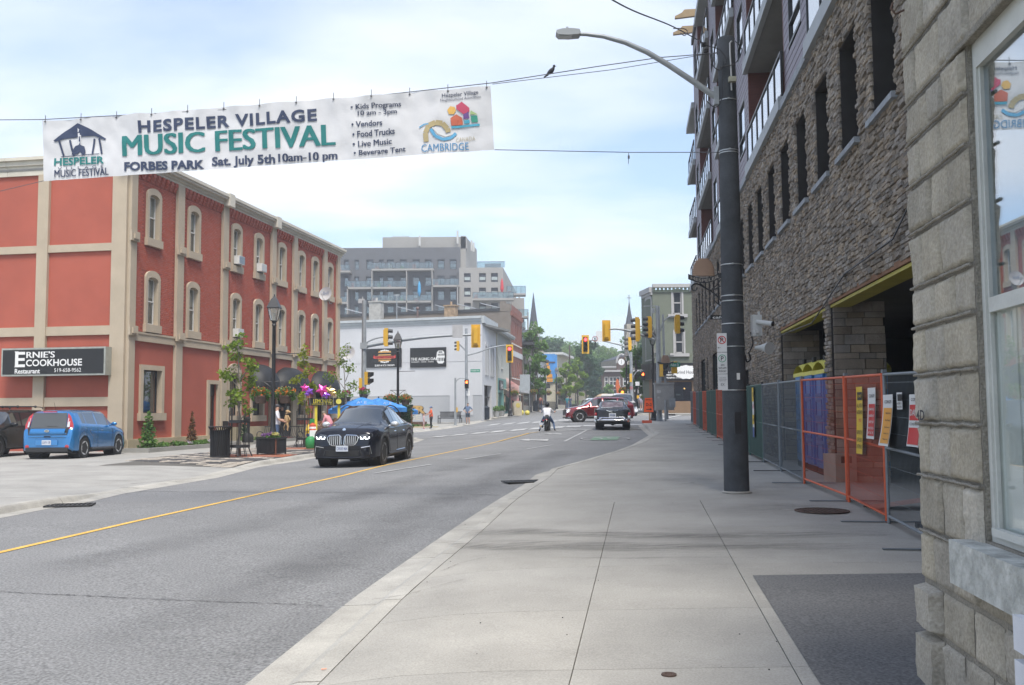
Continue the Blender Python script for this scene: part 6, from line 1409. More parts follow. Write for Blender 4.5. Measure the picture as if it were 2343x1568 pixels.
def mkt(name,label,pos,h,th,rad,n,size,m,seed,group=None,**k):
    t=thing(name,label,'tree',pos,0,group);tree_parts(t,h,th,rad,n,size,m,seed,**k);return t
def hpos(px,d,dz=0):
    p=W(px,900,d);return Vector((p.x,d,H(p.x,d)+dz))
# young street trees in guards, left
tps=[(G(547,1046),4.15,lf_y,'young maple tree in a black guard beside the litter bin',.74,1050),(G(696,1024),4.3,leafmat('leaf_lime',(.15,.22,.02),(.34,.36,.03)),'young yellow-green maple tree in a black guard behind the planter and bench',  .60,800),(hpos(790,47),4.9,lf_y,'thin young tree with sparse leaves between the red building and the signal pole',.85,560)]
guardm=blk
for i,(p,h,m,l,rd,n) in enumerate(tps):
    p=Vector((p.x,p.y,H(p.x,p.y)));t=mkt('maple_tree',l,p,h,1.35,rd,n,.115,m,40+i,'young maples on the left pavement',nl=8,tr=.055)
    if i<2:
        g=thing('tree_guard','black iron tree guard round the '+('first young maple by the litter bin','yellow-green maple behind the planter')[i],'tree guard',p,0,'black iron tree guards')
        for k in range(9):
            a=k*2*math.pi/9;r0=.33;part(MB().tube([(r0*1.35*math.cos(a),r0*1.35*math.sin(a),0),(r0*math.cos(a),r0*math.sin(a),.28),(r0*math.cos(a),r0*math.sin(a),1.62-.1*(k%2))],.014,5),'bar',blk,g)
        for z in(.36,1.18):part(MB().lathe((0,0,z),[(.335,-.045),(.345,-.045),(.345,.045),(.335,.045)],20),'ring',blk,g)
# street trees and far trees (px, depth, height, trunk, radius, leaves, size, material, label, seed)
ft=[(1229,104,6.3,1.8,1.35,2400,.22,lf_g,'large green street tree between the lamp posts, left side of the far street'),(1222,115,10.6,4.4,1.7,2600,.26,lf_m,'taller feathery green tree behind the first street tree'),(1295,138,6.6,1.8,1.45,2400,.26,lf_l,'light green round street tree left of the tall wooden pole'),(1321,142,7.6,1.8,1.35,2400,.26,lf_l,'yellow-green upright street tree right of the tall wooden pole'),(1455,97,6.6,1.8,1.6,2600,.24,lf_g,'dense green tree behind the traffic signals beside the green building'),(1483,104,3.6,1.2,1.0,1100,.24,lf_l,'small light green tree above the walkers on the far right pavement'),(1479,128,11.5,2,1.4,2400,.3,lf_b,'blue-green spruce beside the church roof'),(1341,172,12.5,2,2.9,4600,.42,lf_d,'dark conifer mass of a tree in the middle of the far street',),(1362,165,6.5,1,1.5,2000,.32,lf_b,'blue spruce tree left of the clock building'),(1391,180,4.5,1,1.3,1200,.32,lf_m,'green tree with ivy in front of the clock building')]
for i,(px,d,h,th_,rd,n,sz,m,l) in enumerate(ft):mkt('street_tree' if i<6 else 'far_tree',l,hpos(px,d),h,th_,rd,n,sz,m,70+i,'trees along the far street',nl=9,tr=.16,bm_=barkd)
# wooded hill behind: four kinds, copied
proto=[]
for i,m in enumerate((lf_m,lf_g,leafmat('leaf_olive',(.09,.17,.04),(.21,.30,.07)),lf_d)):
    t=thing('hill_tree','x','tree',(0,0,0),0,'trees on the hill at the end of the street');tree_parts(t,20,3,8.5,6000,.8,m,200+i,nl=10,tr=.35,bm_=barkd,shape='round',flat=1.2);proto.append(t)
used=set();rr=random.Random(3);hl_=[]
spots=[]
for row,(d,y0) in enumerate(((215,822),(240,806),(270,792),(300,784))):
    for k in range(9 if row<2 else 8):
        px=1243+k*29+(row%2)*14+rr.uniform(-8,8)
        if row>=2 and 1425<px<1460:continue
        yt={0:824,1:808,2:794,3:786}[row]+rr.uniform(-12,14)
        if px<1280:yt-=14
        if 1300<px<1335:yt+=6
        if px>1400:yt+=6
        spots.append((px,d,yt))
spots+=[(1238,230,772),(1252,250,776),(1205,215,840),(1478,235,752),(1490,240,765),(1468,250,775),(1408,260,818),(1520,230,850),(1190,250,850)]
side=['leftmost','left','middle','right','rightmost']
for i,(px,d,yt) in enumerate(spots):
    k=(i*7+int(px))%4 if d<260 else (i%3);src=proto[k];p=W(px,yt,d);g=4+(d-200)*.03;hh=p.z-g;sc=hh/20
    orr_=['first','second','third','fourth','fifth','sixth','seventh','eighth','ninth','tenth','eleventh','twelfth','thirteenth']
    cnt=sum(1 for q in spots[:i] if (q[1]<220,q[1]<245,q[1]<275)==(d<220,d<245,d<275));rank=('nearest row','second row','third row','back row')[0 if d<220 else 1 if d<245 else 2 if d<275 else 3]
    sp=('dull green','deep green','olive green','dark green')[k];lab='%s hill tree, %s of the %s, %s'%(sp,orr_[min(12,cnt)],rank,('above the mural building' if px<1275 else 'left of the wooden pole' if px<1303 else 'right of the wooden pole' if px<1350 else 'left of the clock gable' if px<1405 else 'behind the clock building' if px<1440 else 'beside the pale church tower' if px<1500 else 'above the green building'))
    if k not in used:src.location=(p.x,d,g);src.scale=(sc,)*3;src['label']=lab;src.rotation_euler=(0,0,rr.uniform(0,6));used.add(k)
    else:dup(src,(p.x,d,g),rr.uniform(0,6),lab,sc)
hm=MB().grid(lambda u,v:Vector((-120+260*u,195+260*v,3+min(1,v*1.6)*11*math.sin(math.pi*(.12+.76*u)))),20,12);structure(part(hm,'hill',grassm,smooth=60))
# shrubs and bed at the red wall
def shrub(label,pos,h,r,m,n,size,seed,cat='shrub',name='cedar_shrub'):
    t=thing(name,label,cat,pos);cl=[(Vector((0,0,h*(.12+.8*i/7))),((r*(1-.75*i/7)),)*2+(h*.12,)) for i in range(8)]
    part(MB().cyl((0,0,0),(0,0,h*.7),.03,.01,6),'stem',barkd,t);part(leaves(cl,n,size,seed),'foliage',m,t);return t
p=RBM@Vector((.5,-.75,0));shrub('small green cedar at the corner of the red building',(p.x,p.y,.17),1.55,.42,lf_g,900,.10,1)
p=RBM@Vector((4.0,-.7,0));shrub('rusty brown dying cedar against the tan pilaster',(p.x,p.y,.17),1.5,.26,leafmat('leaf_rust',(.10,.05,.02),(.22,.12,.04)),600,.09,2)
p=RBM@Vector((9.0,-.7,0));shrub('dark narrow cedar behind the first tree guard',(p.x,p.y,.17),1.3,.3,lf_d,600,.09,3)
bed=thing('planting_bed','low planting bed with a pale kerb and small plants along the red wall','flower bed',(-15.1,37.5,0),math.atan2(.9847,.1743))
part(MB().b2((-1.0,-1.75,.0),(6.3,-1.6,.33)).b2((-1.15,-1.75,0),(-1.0,-.18,.33)).b2((6.3,-1.75,0),(6.45,-.18,.33)),'kerb',concl,bed);part(MB().grid(lambda u,v:Vector((-1+7.3*u,-1.62+1.45*v,.27+.05*noise.noise(Vector((u*20,v*4,0))))),40,8),'soil',mulch,bed)
part(leaves([(Vector((x,-.9+.3*math.sin(x*5),.38)),(.28,.3,.1)) for x in (.9,1.7,2.2,2.9,3.4,4.4,5.2)],1100,.09,5),'ground_plants',lf_g,bed,kind='stuff');part(leaves([(Vector((x,-1.1,.42)),(.2,.2,.06)) for x in (3.0,4.9,5.6)],160,.06,6),'flowers',leafmat('petal_white',(.5,.4,.55),(.7,.65,.7)),bed,kind='stuff')
bed2=thing('planting_bed','second planting bed with small plants further along the red wall beside the ashtray post','flower bed',(-15.1,37.5,0),math.atan2(.9847,.1743))
part(MB().b2((7.9,-1.75,.0),(13.0,-1.6,.33)).b2((7.75,-1.75,0),(7.9,-.18,.33)),'kerb',concl,bed2);part(MB().b2((7.9,-1.6,.1),(13,-.18,.27)),'soil',mulch,bed2);part(leaves([(Vector((x,-1.0,.36)),(.3,.3,.12)) for x in (8.4,9.7,10.8,11.9)],500,.09,7),'ground_plants',lf_m,bed2,kind='stuff')
# ================================================================ STREET FURNITURE, left pavement
def on(px,py,rz=0):
    p=G(px,py);return Vector((p.x,p.y,hl(p.x,p.y)))
b=thing('litter_bin','black slatted steel litter bin with a flared rim','litter bin',on(503,1048))
for k in range(30):
    a=k*2*math.pi/30;part(MB().tube([(.30*math.cos(a),.30*math.sin(a),.06),(.30*math.cos(a),.30*math.sin(a),.90),(.37*math.cos(a),.37*math.sin(a),1.02)],.017,4),'slat',blk,b)
part(MB().lathe((0,0,0),[(.27,.04),(.27,.9),(.25,.9),(.25,.06)],20),'liner',blkf,b);part(MB().lathe((0,0,1.02),[(.33,-.02),(.38,-.015),(.385,.01),(.33,.015)],28).lathe((0,0,.06),[(.30,-.04),(.32,-.03),(.32,.02),(.3,.02)],28),'rim',blk,b)
pl=thing('planter','black slatted square planter box with rusty corner posts and pansies','planter',on(621,1041),-.25);pl.scale=(.74,.74,.82);rust=mat('rust',(.13,.05,.03),.9,.35,12,.3,40)
for sx in(-1,1):
    for sy in(-1,1):part(MB().b2((sx*.47-.03,sy*.47-.03,0),(sx*.47+.03,sy*.47+.03,.72)),'corner_post',rust if (sx,sy)==(1,-1) else blk,pl)
for i in range(14):
    x=-.42+i*.0646
    for sy in(-1,1):part(MB().b2((x,sy*.48-.012,.1),(x+.045,sy*.48+.012,.68)),'slat',blk,pl);part(MB().b2((sy*.48-.012,x,.1),(sy*.48+.012,x+.045,.68)),'slat',blk,pl)
part(MB().b2((-.44,-.44,.08),(.44,.44,.66)),'liner',blkf,pl);part(MB().b2((-.53,-.53,.68),(.53,-.47,.74)).b2((-.53,.47,.68),(.53,.53,.74)).b2((-.53,-.47,.68),(-.47,.47,.74)).b2((.47,-.47,.68),(.53,.47,.74)),'rim',blk,pl)
part(leaves([(Vector((0,0,.76)),(.42,.42,.1))],500,.07,8),'greenery',lf_g,pl);part(leaves([(Vector((-.22,-.1,.84)),(.25,.3,.08)),(Vector((0,-.1,.88)),(.2,.3,.08))],330,.075,9),'pansies',leafmat('petal_violet',(.16,.05,.26),(.42,.22,.42)),pl);part(leaves([(Vector((.22,-.1,.88)),(.2,.26,.08))],160,.075,10),'pansies',leafmat('petal_yellow',(.55,.45,.06),(.6,.6,.3)),pl)
bq=on(640,1024);bn_=thing('bench','black steel slatted bench with curved arms behind the planter','bench',bq,R(-15))
for i in range(22):
    x=-.88+i*.0815;part(MB().tube([(x,-.26,.44),(x,.15,.43),(x,.27,.60),(x,.35,.86),(x,.40,.88)],.011,4),'slat',blk,bn_)
for x in(-.93,.93):part(MB().tube(curve([(x,-.3,0),(x,-.26,.44),(x,-.22,.62),(x,.0,.66),(x,.22,.60),(x,.28,.44),(x,.36,0)]),.018,6),'arm_frame',blk,bn_)
part(MB().tube([(-.93,.37,.87),(.93,.37,.87)],.016,6).tube([(-.93,-.26,.44),(.93,-.26,.44)],.016,6).tube([(-.93,.16,.43),(.93,.16,.43)],.016,6),'rail',blk,bn_)
q_=W(623,1000,45.5);at=thing('ashtray_post','black cigarette bin with a bell shaped base beside the red wall','ashtray',(W(567,990,43.6).x,43.6,.3));part(MB().lathe((0,0,0),[(.25,0),(.25,.25),(.2,.36),(.06,.44),(.05,.95),(.1,.98),(.11,1.08),(.06,1.16),(0,1.17)],16),'body',blkf,at,smooth=40)
hy=thing('fire_hydrant','yellow fire hydrant with blue caps behind the second tree guard','fire hydrant',on(706,1019));hyel=mat('hydrant_yellow',(.62,.43,.04),.5,.1,4);hblu=mat('hydrant_blue',(.04,.06,.18),.5,.1)
part(MB().lathe((0,0,0),[(.17,0),(.17,.05),(.12,.07),(.115,.62),(.15,.64),(.15,.7),(.12,.74),(.09,.86),(.03,.9),(.03,.95),(0,.95)],16),'body',hyel,hy,smooth=40);part(MB().cyl((-.12,0,.5),(-.22,0,.5),.07).cyl((0,-.1,.46),(0,-.2,.46),.09),'cap',hyel,hy);part(MB().cyl((.12,0,.5),(.24,0,.5),.08).cyl((0,-.2,.46),(0,-.23,.46),.07),'blue_cap',hblu,hy)
# entrance railing
rl=thing('entrance_railing','black steel railing at the restaurant entrance','railing',RBM@Vector((14.8,-2.2,.15)),math.atan2(.9847,.1743))
part(MB().tube([(0,0,0),(0,0,1.1),(3.2,0,1.1),(3.2,0,0)],.025,6).tube([(0,0,.12),(3.2,0,.12)],.018,5),'frame',blk,rl)
for i in range(26):part(MB().cyl((.12+i*.12,0,.12),(.12+i*.12,0,1.1),.008,n=4),'baluster',blk,rl)
# lamp posts
lpm=mat('lamp_black',(.018,.018,.02),.45,.1,4);lgl=glassmat('lamp_glass',(.75,.75,.72),.15);lit=mat('lamp_lit',(1,.8,.4),.5,0,emit=(1,.72,.25),es=3)
def lamp_post(label,pos,arms=True,basket=True,dirx=1,li=False,h=5.85,big=False,rz=0):
    t=thing('lamp_post',label,'lamp post',pos,rz,'black heritage lamp posts');k=h-5.85
    part(MB().lathe((0,0,0),[(.24,0),(.24,.1),(.18,.16),(.16,.5),(.19,.56),(.13,.68),(.10,.9),(.075,2.2),(.065,h-1.15),(.09,h-1.12),(.06,h-1.05),(.10,h-.98)],14),'post',lpm,t,smooth=40)
    hd_=part(MB().lathe((0,0,h-.98),[(.07,0),(.16,.02),(.16,.04)],4,M=Matrix.Rotation(R(45),4,'Z')),'lantern_base',lpm,t);z0=h-.94
    for a in range(4):
        c_,s_2=math.cos(a*math.pi/2+math.pi/4),math.sin(a*math.pi/2+math.pi/4);part(MB().cyl((c_*.16,s_2*.16,z0),(c_*.29,s_2*.29,z0+.46),.012,n=4),'lantern_bar',lpm,t)
    part(MB().lathe((0,0,z0),[(.155,0),(.285,.45)],4,M=Matrix.Rotation(R(45),4,'Z')),'lantern_glass',lgl,t);part(MB().cyl((0,0,z0),(0,0,z0+.28),.05,.06),'bulb',lit if li else mat('bulb_off',(.5,.48,.4),.4),t)
    part(MB().lathe((0,0,z0+.46),[(.33,0),(.33,.03),(.15,.34),(.09,.40),(.06,.42),(.03,.48),(.035,.52),(.0,.55)],4,M=Matrix.Rotation(R(45),4,'Z')),'lantern_roof',lpm,t)
    part(MB().cyl((0,0,3.65+k),(dirx*.95,0,3.67+k),.018,n=6),'banner_arm',lpm,t)
    if arms:
        part(MB().tube([(-.42,0,2.62),(.42,0,2.62)],.02,6).tube(curve([(-.36,0,2.6),(-.2,0,2.5),(-.06,0,2.36)]),.014,5).tube(curve([(.36,0,2.6),(.2,0,2.5),(.06,0,2.36)]),.014,5),'basket_arm',lpm,t)
    return t
fbk=mat('basket_brown',(.13,.085,.065),.9,.2,10,.6,30);lf_f=leafmat('petal_orange',(.55,.08,.015),(.65,.22,.03),.2);lf_w=leafmat('petal_cream',(.5,.45,.2),(.6,.6,.4),.2)
def basket(label,pos,m=fbk,sc=1,fl=lf_f,seed=1):
    t=thing('hanging_basket',label,'flower basket',pos,0,'hanging flower baskets on the lamp posts');t.scale=(sc,)*3
    part(MB().lathe((0,0,0),[(.16,-.30),(.19,-.28),(.25,-.06),(.26,-.05),(.26,0),(.23,0)],16),'pot',fbk,t,smooth=40);part(leaves([(Vector((0,0,.1)),(.38,.38,.22)),(Vector((-.25,0,-.02)),(.16,.2,.2)),(Vector((.25,0,-.02)),(.16,.2,.2))],520,.085,seed),'greenery',lf_g,t);part(leaves([(Vector((0,-.05,.14)),(.42,.36,.2))],90,.085,seed+1),'blossoms',fl,t);part(leaves([(Vector((0,0,.2)),(.36,.3,.15))],30,.06,seed+2),'cream_blossoms',lf_w,t)
    for a in range(3):part(MB().cyl((.25*math.cos(a*2.1),.25*math.sin(a*2.1),0),(0,0,.55),.004,n=3),'chain',lpm,t)
    return t
def lp_at(px,d):
    p=W(px,930,d);return Vector((p.x,d,H(p.x,d)))
L0=lp_at(625,36);lamp_post('nearest black lamp post with two hanging baskets in front of the red building',L0)
basket('left flower basket on the nearest lamp post',L0+Vector((-.46,-.05,2.1)),seed=11);basket('right flower basket on the nearest lamp post',L0+Vector((.46,-.05,2.1)),seed=14)
L1=lp_at(910,53);lamp_post('second black lamp post in front of the white wall with billboards',L1);basket('left flower basket on the lamp post at the white wall',L1+Vector((-.42,0,2.1)),seed=17);basket('right flower basket on the lamp post at the white wall',L1+Vector((.42,0,2.1)),seed=20)
for px,d,l,bk,li in ((1166.5,88.5,'black lamp post under the left red traffic light',1,0),(1212.7,101,'black lamp post left of the large street tree',1,0),(1248,121,'black lamp post right of the large street tree',1,0),(1273,135,'fourth black lamp post down the left side of the far street',1,0),(1316.6,160,'distant lamp post with a lit yellow lamp beside the tall wooden pole',0,1),(1434,92,'black lamp post beside the far right signal pole, with a flower basket',1,0),(1497,86,'black lamp post half hidden by the near corner signal pole, lower lantern',0,0)):
    q_=lp_at(px,d);lamp_post(l,q_,arms=bool(bk),li=bool(li))
    if bk:basket('flower basket on the '+l.split(',')[0],q_+Vector((-.4 if px>1400 else .4,0,2.1)),seed=int(px))
q_=lp_at(1495,62);lamp_post('black lamp post hard against the near corner signal pole, upper lantern',q_,arms=False)
# ================================================================ TRAFFIC SIGNALS
sy_=mat('signal_yellow',(.66,.38,.03),.45,.06,3);sbk=mat('signal_black',(.02,.02,.022),.5,0);redl=mat('red_light',(.9,.05,.05),.4,0,emit=(1,.04,.05),es=5);offl=mat('off_lens',(.03,.03,.03),.25,0);handm=mat('hand_light',(1,.2,.05),.4,0,emit=(1,.14,.03),es=4)
def head(par,c,rz,n=3,back=True,lit_=None,sc=1.0,shell=sy_,visor=sbk):
    """signal head facing -y of its own frame, turned by rz"""
    M=Matrix.Translation(Vector(c))@Matrix.Rotation(rz,4,'Z')@Matrix.Diagonal((sc,sc,sc,1))
    ap_=lambda mb,nm,m,p,sm=0:part(MB().add([M@v for v in mb.v],mb.f),nm,m,p,smooth=sm)
    h_=.36;H_=h_*n;body=ap_(MB().b2((-.15,-.10,-H_/2),(.15,.12,H_/2)).b2((-.11,.12,-H_/2+.1),(.11,.18,H_/2-.1)),'signal_head',shell,par)
    if back:ap_(MB().b2((-.27,-.085,-H_/2-.15),(.27,-.06,H_/2+.15)),'backplate',sy_,body)
    if back:ap_(MB().b2((-.16,-.105,-H_/2-.01),(.16,-.10,H_/2+.01)),'face',sbk,body)
    for i in range(n):
        z=H_/2-h_*(i+.5);on_=(lit_==i)
        ap_(MB().lathe((0,-.105,z),[(.0,-.01),(.10,-.005),(.12,.01),(.12,.02)],16,M=Matrix.Rotation(R(90),4,'X')),'lens',(redl if lit_ is not None and i==0 else handm) if on_ else offl,body)
        pts=[(.135*math.cos(math.pi*k/10),.135*math.sin(math.pi*k/10)) for k in range(-2,13)];mb=MB()
        for a,b2 in zip(pts,pts[1:]):mb.quad((a[0],-.1,z+a[1]),(b2[0],-.1,z+b2[1]),(b2[0]*.95,-.36,z+b2[1]*.95-.02),(a[0]*.95,-.36,z+a[1]*.95-.02))
        ap_(mb,'visor',visor,body)
    return body
def ped(par,c,rz,lit_=False):
    M=Matrix.Translation(Vector(c))@Matrix.Rotation(rz,4,'Z');ap_=lambda mb,nm,m,p:part(MB().add([M@v for v in mb.v],mb.f),nm,m,p)
    body=ap_(MB().b2((-.17,-.1,-.38),(.17,.12,.38)),'pedestrian_signal',sbk if lit_ else sy_,par)
    for z in(.19,-.19):
        ap_(MB().add([(-.17,-.1,z+.17),(.17,-.1,z+.17),(.17,-.34,z+.17),(-.17,-.34,z+.17),(-.17,-.34,z-.02),(.17,-.34,z-.02),(-.17,-.1,z-.14),(.17,-.1,z-.14)],[(0,1,2,3),(0,3,4,6),(1,2,5,7)]),'visor',sbk,body)
    if lit_:
        mb=MB().b2((-.07,-.112,.05),(.08,-.106,.18))
        for k in range(4):mb.b2((-.07+k*.04,-.112,.18),(-.04+k*.04,-.106,.30-.02*abs(k-1.5)))
        mb.b2((-.12,-.112,.10),(-.07,-.106,.17));ap_(mb,'hand_symbol',handm,body)
    return body
def sigpole(label,px,d,ytop,r=.13,base=True,rz=0,h_=None):
    q_=lp_at(px,d);p=thing('signal_pole',label,'signal pole',q_,0,'galvanised signal poles at the crossing');zt=h_ or (W(px,ytop,d).z-q_.z)
    part(MB().lathe((0,0,0),[(r*1.9,0),(r*1.9,.03),(r*1.15,.05),(r*1.05,.4),(r,.45),(r*.8,zt),(0,zt+.02)],14),'pole',galv,p,smooth=40);return p,q_,(lambda px_,py_,dy=0:W(px_,py_,d+dy)-q_)
def armt(p,pts,r0,r1):
    n=len(pts);part(MB().tube(pts,[r0+(r1-r0)*i/(n-1) for i in range(n)],8),'mast_arm',galv,p,smooth=60)
# P1 near left corner of the side street
p1,q1,w1=sigpole('tall signal pole with a long arm over the road, left of the billboards',832,57,688,.16)
a0=w1(836,792);a1=w1(1100,766);pts=[a0+(a1-a0)*t+Vector((0,0,-.28*math.sin(math.pi*t)*-1*.6)) for t in rng(0,1,.1)];pts[0]=a0
armt(p1,pts,.13,.06);part(MB().b2((-.2,-.2,a0.z-.18),(.2,.2,a0.z+.18)),'arm_flange',galv,p1)
head(p1,w1(1088,769,-.15),R(180),3,True);part(MB().b2((w1(1033,0).x,-.1,w1(0,781).z),(w1(1056,0).x,-.07,w1(0,751).z)),'sign_back',mat('sign_back',(.42,.42,.42),.5),p1)
armt(p1,curve([w1(838,784),w1(855,776),w1(872,772),w1(882,772)]),.05,.04);head(p1,w1(884,772),R(90),3,False)
ped(p1,w1(840,866),R(75));ped(p1,w1(828,880),R(180));part(MB().b2((-.35,-.05,w1(0,700).z),(.02,.05,w1(0,690).z)).cyl((-.1,0,w1(0,700).z),(-.1,0,w1(0,685).z),.03),'detector',mat('sign_back',(.42,.42,.42),.5),p1)
# P2 far left corner
p2,q2,w2=sigpole('signal pole on the far left corner with a red light and street name sign',1067,83,752,.14)
armt(p2,curve([w2(1068,813),w2(1095,806),w2(1120,797),w2(1150,791),w2(1162,791)]),.07,.045);head(p2,w2(1165.5,809.5),0,3,True,0,1.13)
armt(p2,curve([w2(1066,803),w2(1058,795),w2(1050,787)]),.07,.06);head(p2,w2(1047,792),R(-100),3,False,sc=.8)
part(MB().b2((w2(1073,0).x,-.16,w2(0,860).z),(w2(1094,0).x,-.14,w2(0,853).z)),'street_sign',mat('street_green',(.01,.23,.14),.5),p2);mb=MB();text(mb,'Guelph Ave',(w2(1083.5,0).x,-.17,w2(0,856.5).z),w=.68,h=.15,off=.01);part(mb,'lettering',signwhite,p2)
ped(p2,w2(1067.5,879,-.4),0,True);p2b,q2b,w2b=sigpole('short push button pole with a curved arm beside the black bench',1041.5,80,865,.09)
armt(p2b,curve([w2b(1042,880),w2b(1044,872),w2b(1052,866),w2b(1064,866)]),.035,.03);part(MB().b2((.08,-.1,1.1),(.2,.02,1.5)),'push_button',sy_,p2b);part(MB().b2((w2(1063,0).x,-.18,w2(0,913).z),(w2(1071,0).x,-.16,w2(0,902).z)),'notice',signwhite,p2)
# P3 near right corner
p3,q3,w3=sigpole('big galvanised signal pole on the near right corner with street name sign',1508,61,701,.17)
part(MB().tube([w3(1516,720),w3(1519,820),w3(1523,900),w3(1527,960)],.07,8),'second_mast',galv,p3)
armt(p3,curve([w3(1497,778),w3(1470,768),w3(1440,758),w3(1410,753),w3(1388,755)]),.10,.045);head(p3,w3(1387,757,-.1),R(180),3,True,sc=.98)
armt(p3,curve([w3(1500,775),w3(1480,750),w3(1468,747),w3(1458,748)]),.045,.035);head(p3,w3(1457,754,-1.2),R(-95),4,False,sc=1.05)
armt(p3,curve([w3(1500,765),w3(1492,745),w3(1485,738)]),.045,.035);head(p3,w3(1484,749),R(-75),4,False,sc=.95)
armt(p3,curve([w3(1510,758),w3(1516,738),w3(1530,726),w3(1545,725)]),.045,.035);head(p3,w3(1550,742),R(95),3,False,sc=1.1)
armt(p3,curve([w3(1512,822),w3(1525,816),w3(1541,814)]),.035,.03);ped(p3,w3(1542,841),R(180));ped(p3,w3(1514,848,-.2),R(70))
part(MB().b2((w3(1515,0).x,-.22,w3(0,851).z),(w3(1538,0).x,-.20,w3(0,841).z)),'street_sign',MATS['street_green'],p3);mb=MB();text(mb,'Adam St',(w3(1526,0).x,-.23,w3(0,846).z),w=.52,h=.17,off=.01);part(mb,'lettering',signwhite,p3)
h3=thing('village_hive_sign','small beehive sign with a dark ribbon at the corner signal pole','sign',q3);mb=MB();c_=w3(1522,826,-.2)
for i in range(7):
    a=i/7;wa=.30*math.sqrt(1-a**2.4);mb.lathe(c_+Vector((0,0,-.1+.07*i)),[(wa*.95,-.035),(wa,0),(wa*.95,.035)],14,M=Matrix.Diagonal((1,.2,1,1)))
part(mb,'beehive',MATS['hive_wood'],h3);part(MB().tube(curve([c_+Vector((-.5,0,-.08)),c_+Vector((0,0,-.2)),c_+Vector((.5,0,-.08))]),.06,6).tube(curve([c_+Vector((-.3,0,-.2)),c_+Vector((0,0,-.45)),c_+Vector((.3,0,-.4)),c_+Vector((.36,0,-.3))]),.02,5),'ribbon',ironm,h3)
part(MB().b2((-1.9,-.06,w3(0,713).z),(.0,.0,w3(0,711).z)).b2((-.35,-.1,w3(0,722).z),(-.2,.1,w3(0,715).z)),'camera_bracket',galv,p3) if 0 else part(MB().b2((-.9,-.06,w3(0,712).z),(.0,.0,w3(0,710).z)).b2((-.35,-.1,w3(0,727).z),(-.2,.1,w3(0,716).z)),'camera_bracket',galv,p3)
cb_=thing('control_cabinet','grey metal traffic control cabinet at the foot of the corner signal pole','cabinet',q3+Vector((.4,-.5,0)));cbm=mat('cabinet_grey',(.27,.27,.26),.6,.12,3)
zc=lambda py:W(1508,py,60.5).z-q3.z
part(MB().b2((-.75,-.25,zc(939)),(.42,.35,zc(878))),'box',cbm,cb_);part(MB().b2((-.78,-.3,zc(880)),(.45,.38,zc(876))),'lid',cbm,cb_);part(MB().b2((-.65,-.265,zc(900)),(-.4,-.25,zc(893))).b2((-.62,-.265,zc(912)),(-.5,-.25,zc(908))),'plate',mat('cab_plate',(.4,.4,.4),.5),cb_);part(MB().b2((.1,-.35,zc(932)),(.48,-.1,zc(912))).cyl((-.15,-.3,0),(-.15,-.3,zc(916)),.07),'meter_box',galv,cb_)
cs_=thing('construction_sign','small orange detour sign with D-2 and an arrow on a post','sign',on(1,1) if 0 else Vector((*(G(1499,968)[:2]),0)));cs_.location.z=H(cs_.location.x,cs_.location.y);RM[cs_.name]=Matrix.Translation(cs_.location)
d5=cs_.location.y;kz=lambda py:W(1486,py,d5).z-cs_.location.z;kx=lambda px:W(px,940,d5).x-cs_.location.x
orf=mat('sign_fluoro',(.95,.12,.02),.5,.03);part(MB().prism([(kx(1472.5),kz(943)),(kx(1475.5),kz(911)),(kx(1492),kz(911)),(kx(1494.5),kz(943))],-.02,.02),'board',orf,cs_)
mb=MB();text(mb,'D-2',(kx(1484),-.03,kz(926)),w=.34,h=.17,off=.02);mb.b2((kx(1478),-.03,kz(937.6)),(kx(1487),-.025,kz(936))).prism([(kx(1486.5),kz(939.5)),(kx(1491),kz(936.8)),(kx(1486.5),kz(934))],-.03,-.025);text(mb,'DETOUR',(kx(1484),-.03,kz(915)),w=.36,h=.08,off=.01);part(mb,'lettering',sbk,cs_)
part(MB().cyl((kx(1486),.05,0),(kx(1486),.05,kz(940)),.05),'post',mat('post_wood',(.45,.28,.16),.8),cs_);part(MB().box((kx(1479),0,.08),(.55,.35,.16)),'sand_bag',orr,cs_)
# P4 far right corner
p4,q4,w4=sigpole('signal pole on the far right corner with a red light and no turn sign',1445,87,806,.17)
armt(p4,curve([w4(1442,822),w4(1430,795),w4(1400,785),w4(1375,780),w4(1345,779)]),.09,.05);head(p4,w4(1338.5,788.5),R(4),3,True,0,1.22)
part(MB().b2((w4(1352.5,0).x,-.08,w4(0,792).z),(w4(1369,0).x,-.05,w4(0,767.5).z)),'no_turn_sign',sgw,p4)
c_=w4(1360.7,775.5);part(ringm(Matrix.Translation(Vector((0,0,0))),c_.x,c_.z,.20,.25,y=-.09),'ring',mat('sign_dkred',(.3,.04,.04),.5,0),p4);part(MB().box((c_.x,-.09,c_.z),(.4,.006,.04),M=Matrix.Rotation(R(45),4,'Y')).b2((c_.x-.07,-.1,c_.z-.14),(c_.x-.02,-.095,c_.z+.08)).b2((c_.x-.07,-.1,c_.z+.04),(c_.x+.12,-.095,c_.z+.09)).b2((c_.x-.05,-.1,c_.z-.62),(c_.x+.07,-.095,c_.z-.3)),'symbol',sbk,p4)
head(p4,w4(1439,787),R(-85),3,False,sc=1.1);armt(p4,curve([w4(1446,866),w4(1455,852),w4(1465,847),w4(1470,848)]),.035,.03);ped(p4,w4(1470.5,861,-.3),0,True);ped(p4,w4(1442,865),R(-90))
part(MB().b2((w4(1438.5,0).x,-.2,w4(0,893).z),(w4(1447.5,0).x,-.18,w4(0,884).z)),'sign',sgw,p4);c_=w4(1443,888);part(ringm(Matrix(),c_.x,c_.z,.08,.13,y=-.21),'ring',sred,p4);part(MB().b2((w4(1441,0).x,-.2,w4(0,922).z),(w4(1446,0).x,-.17,w4(0,915).z)),'push_button',sy_,p4)
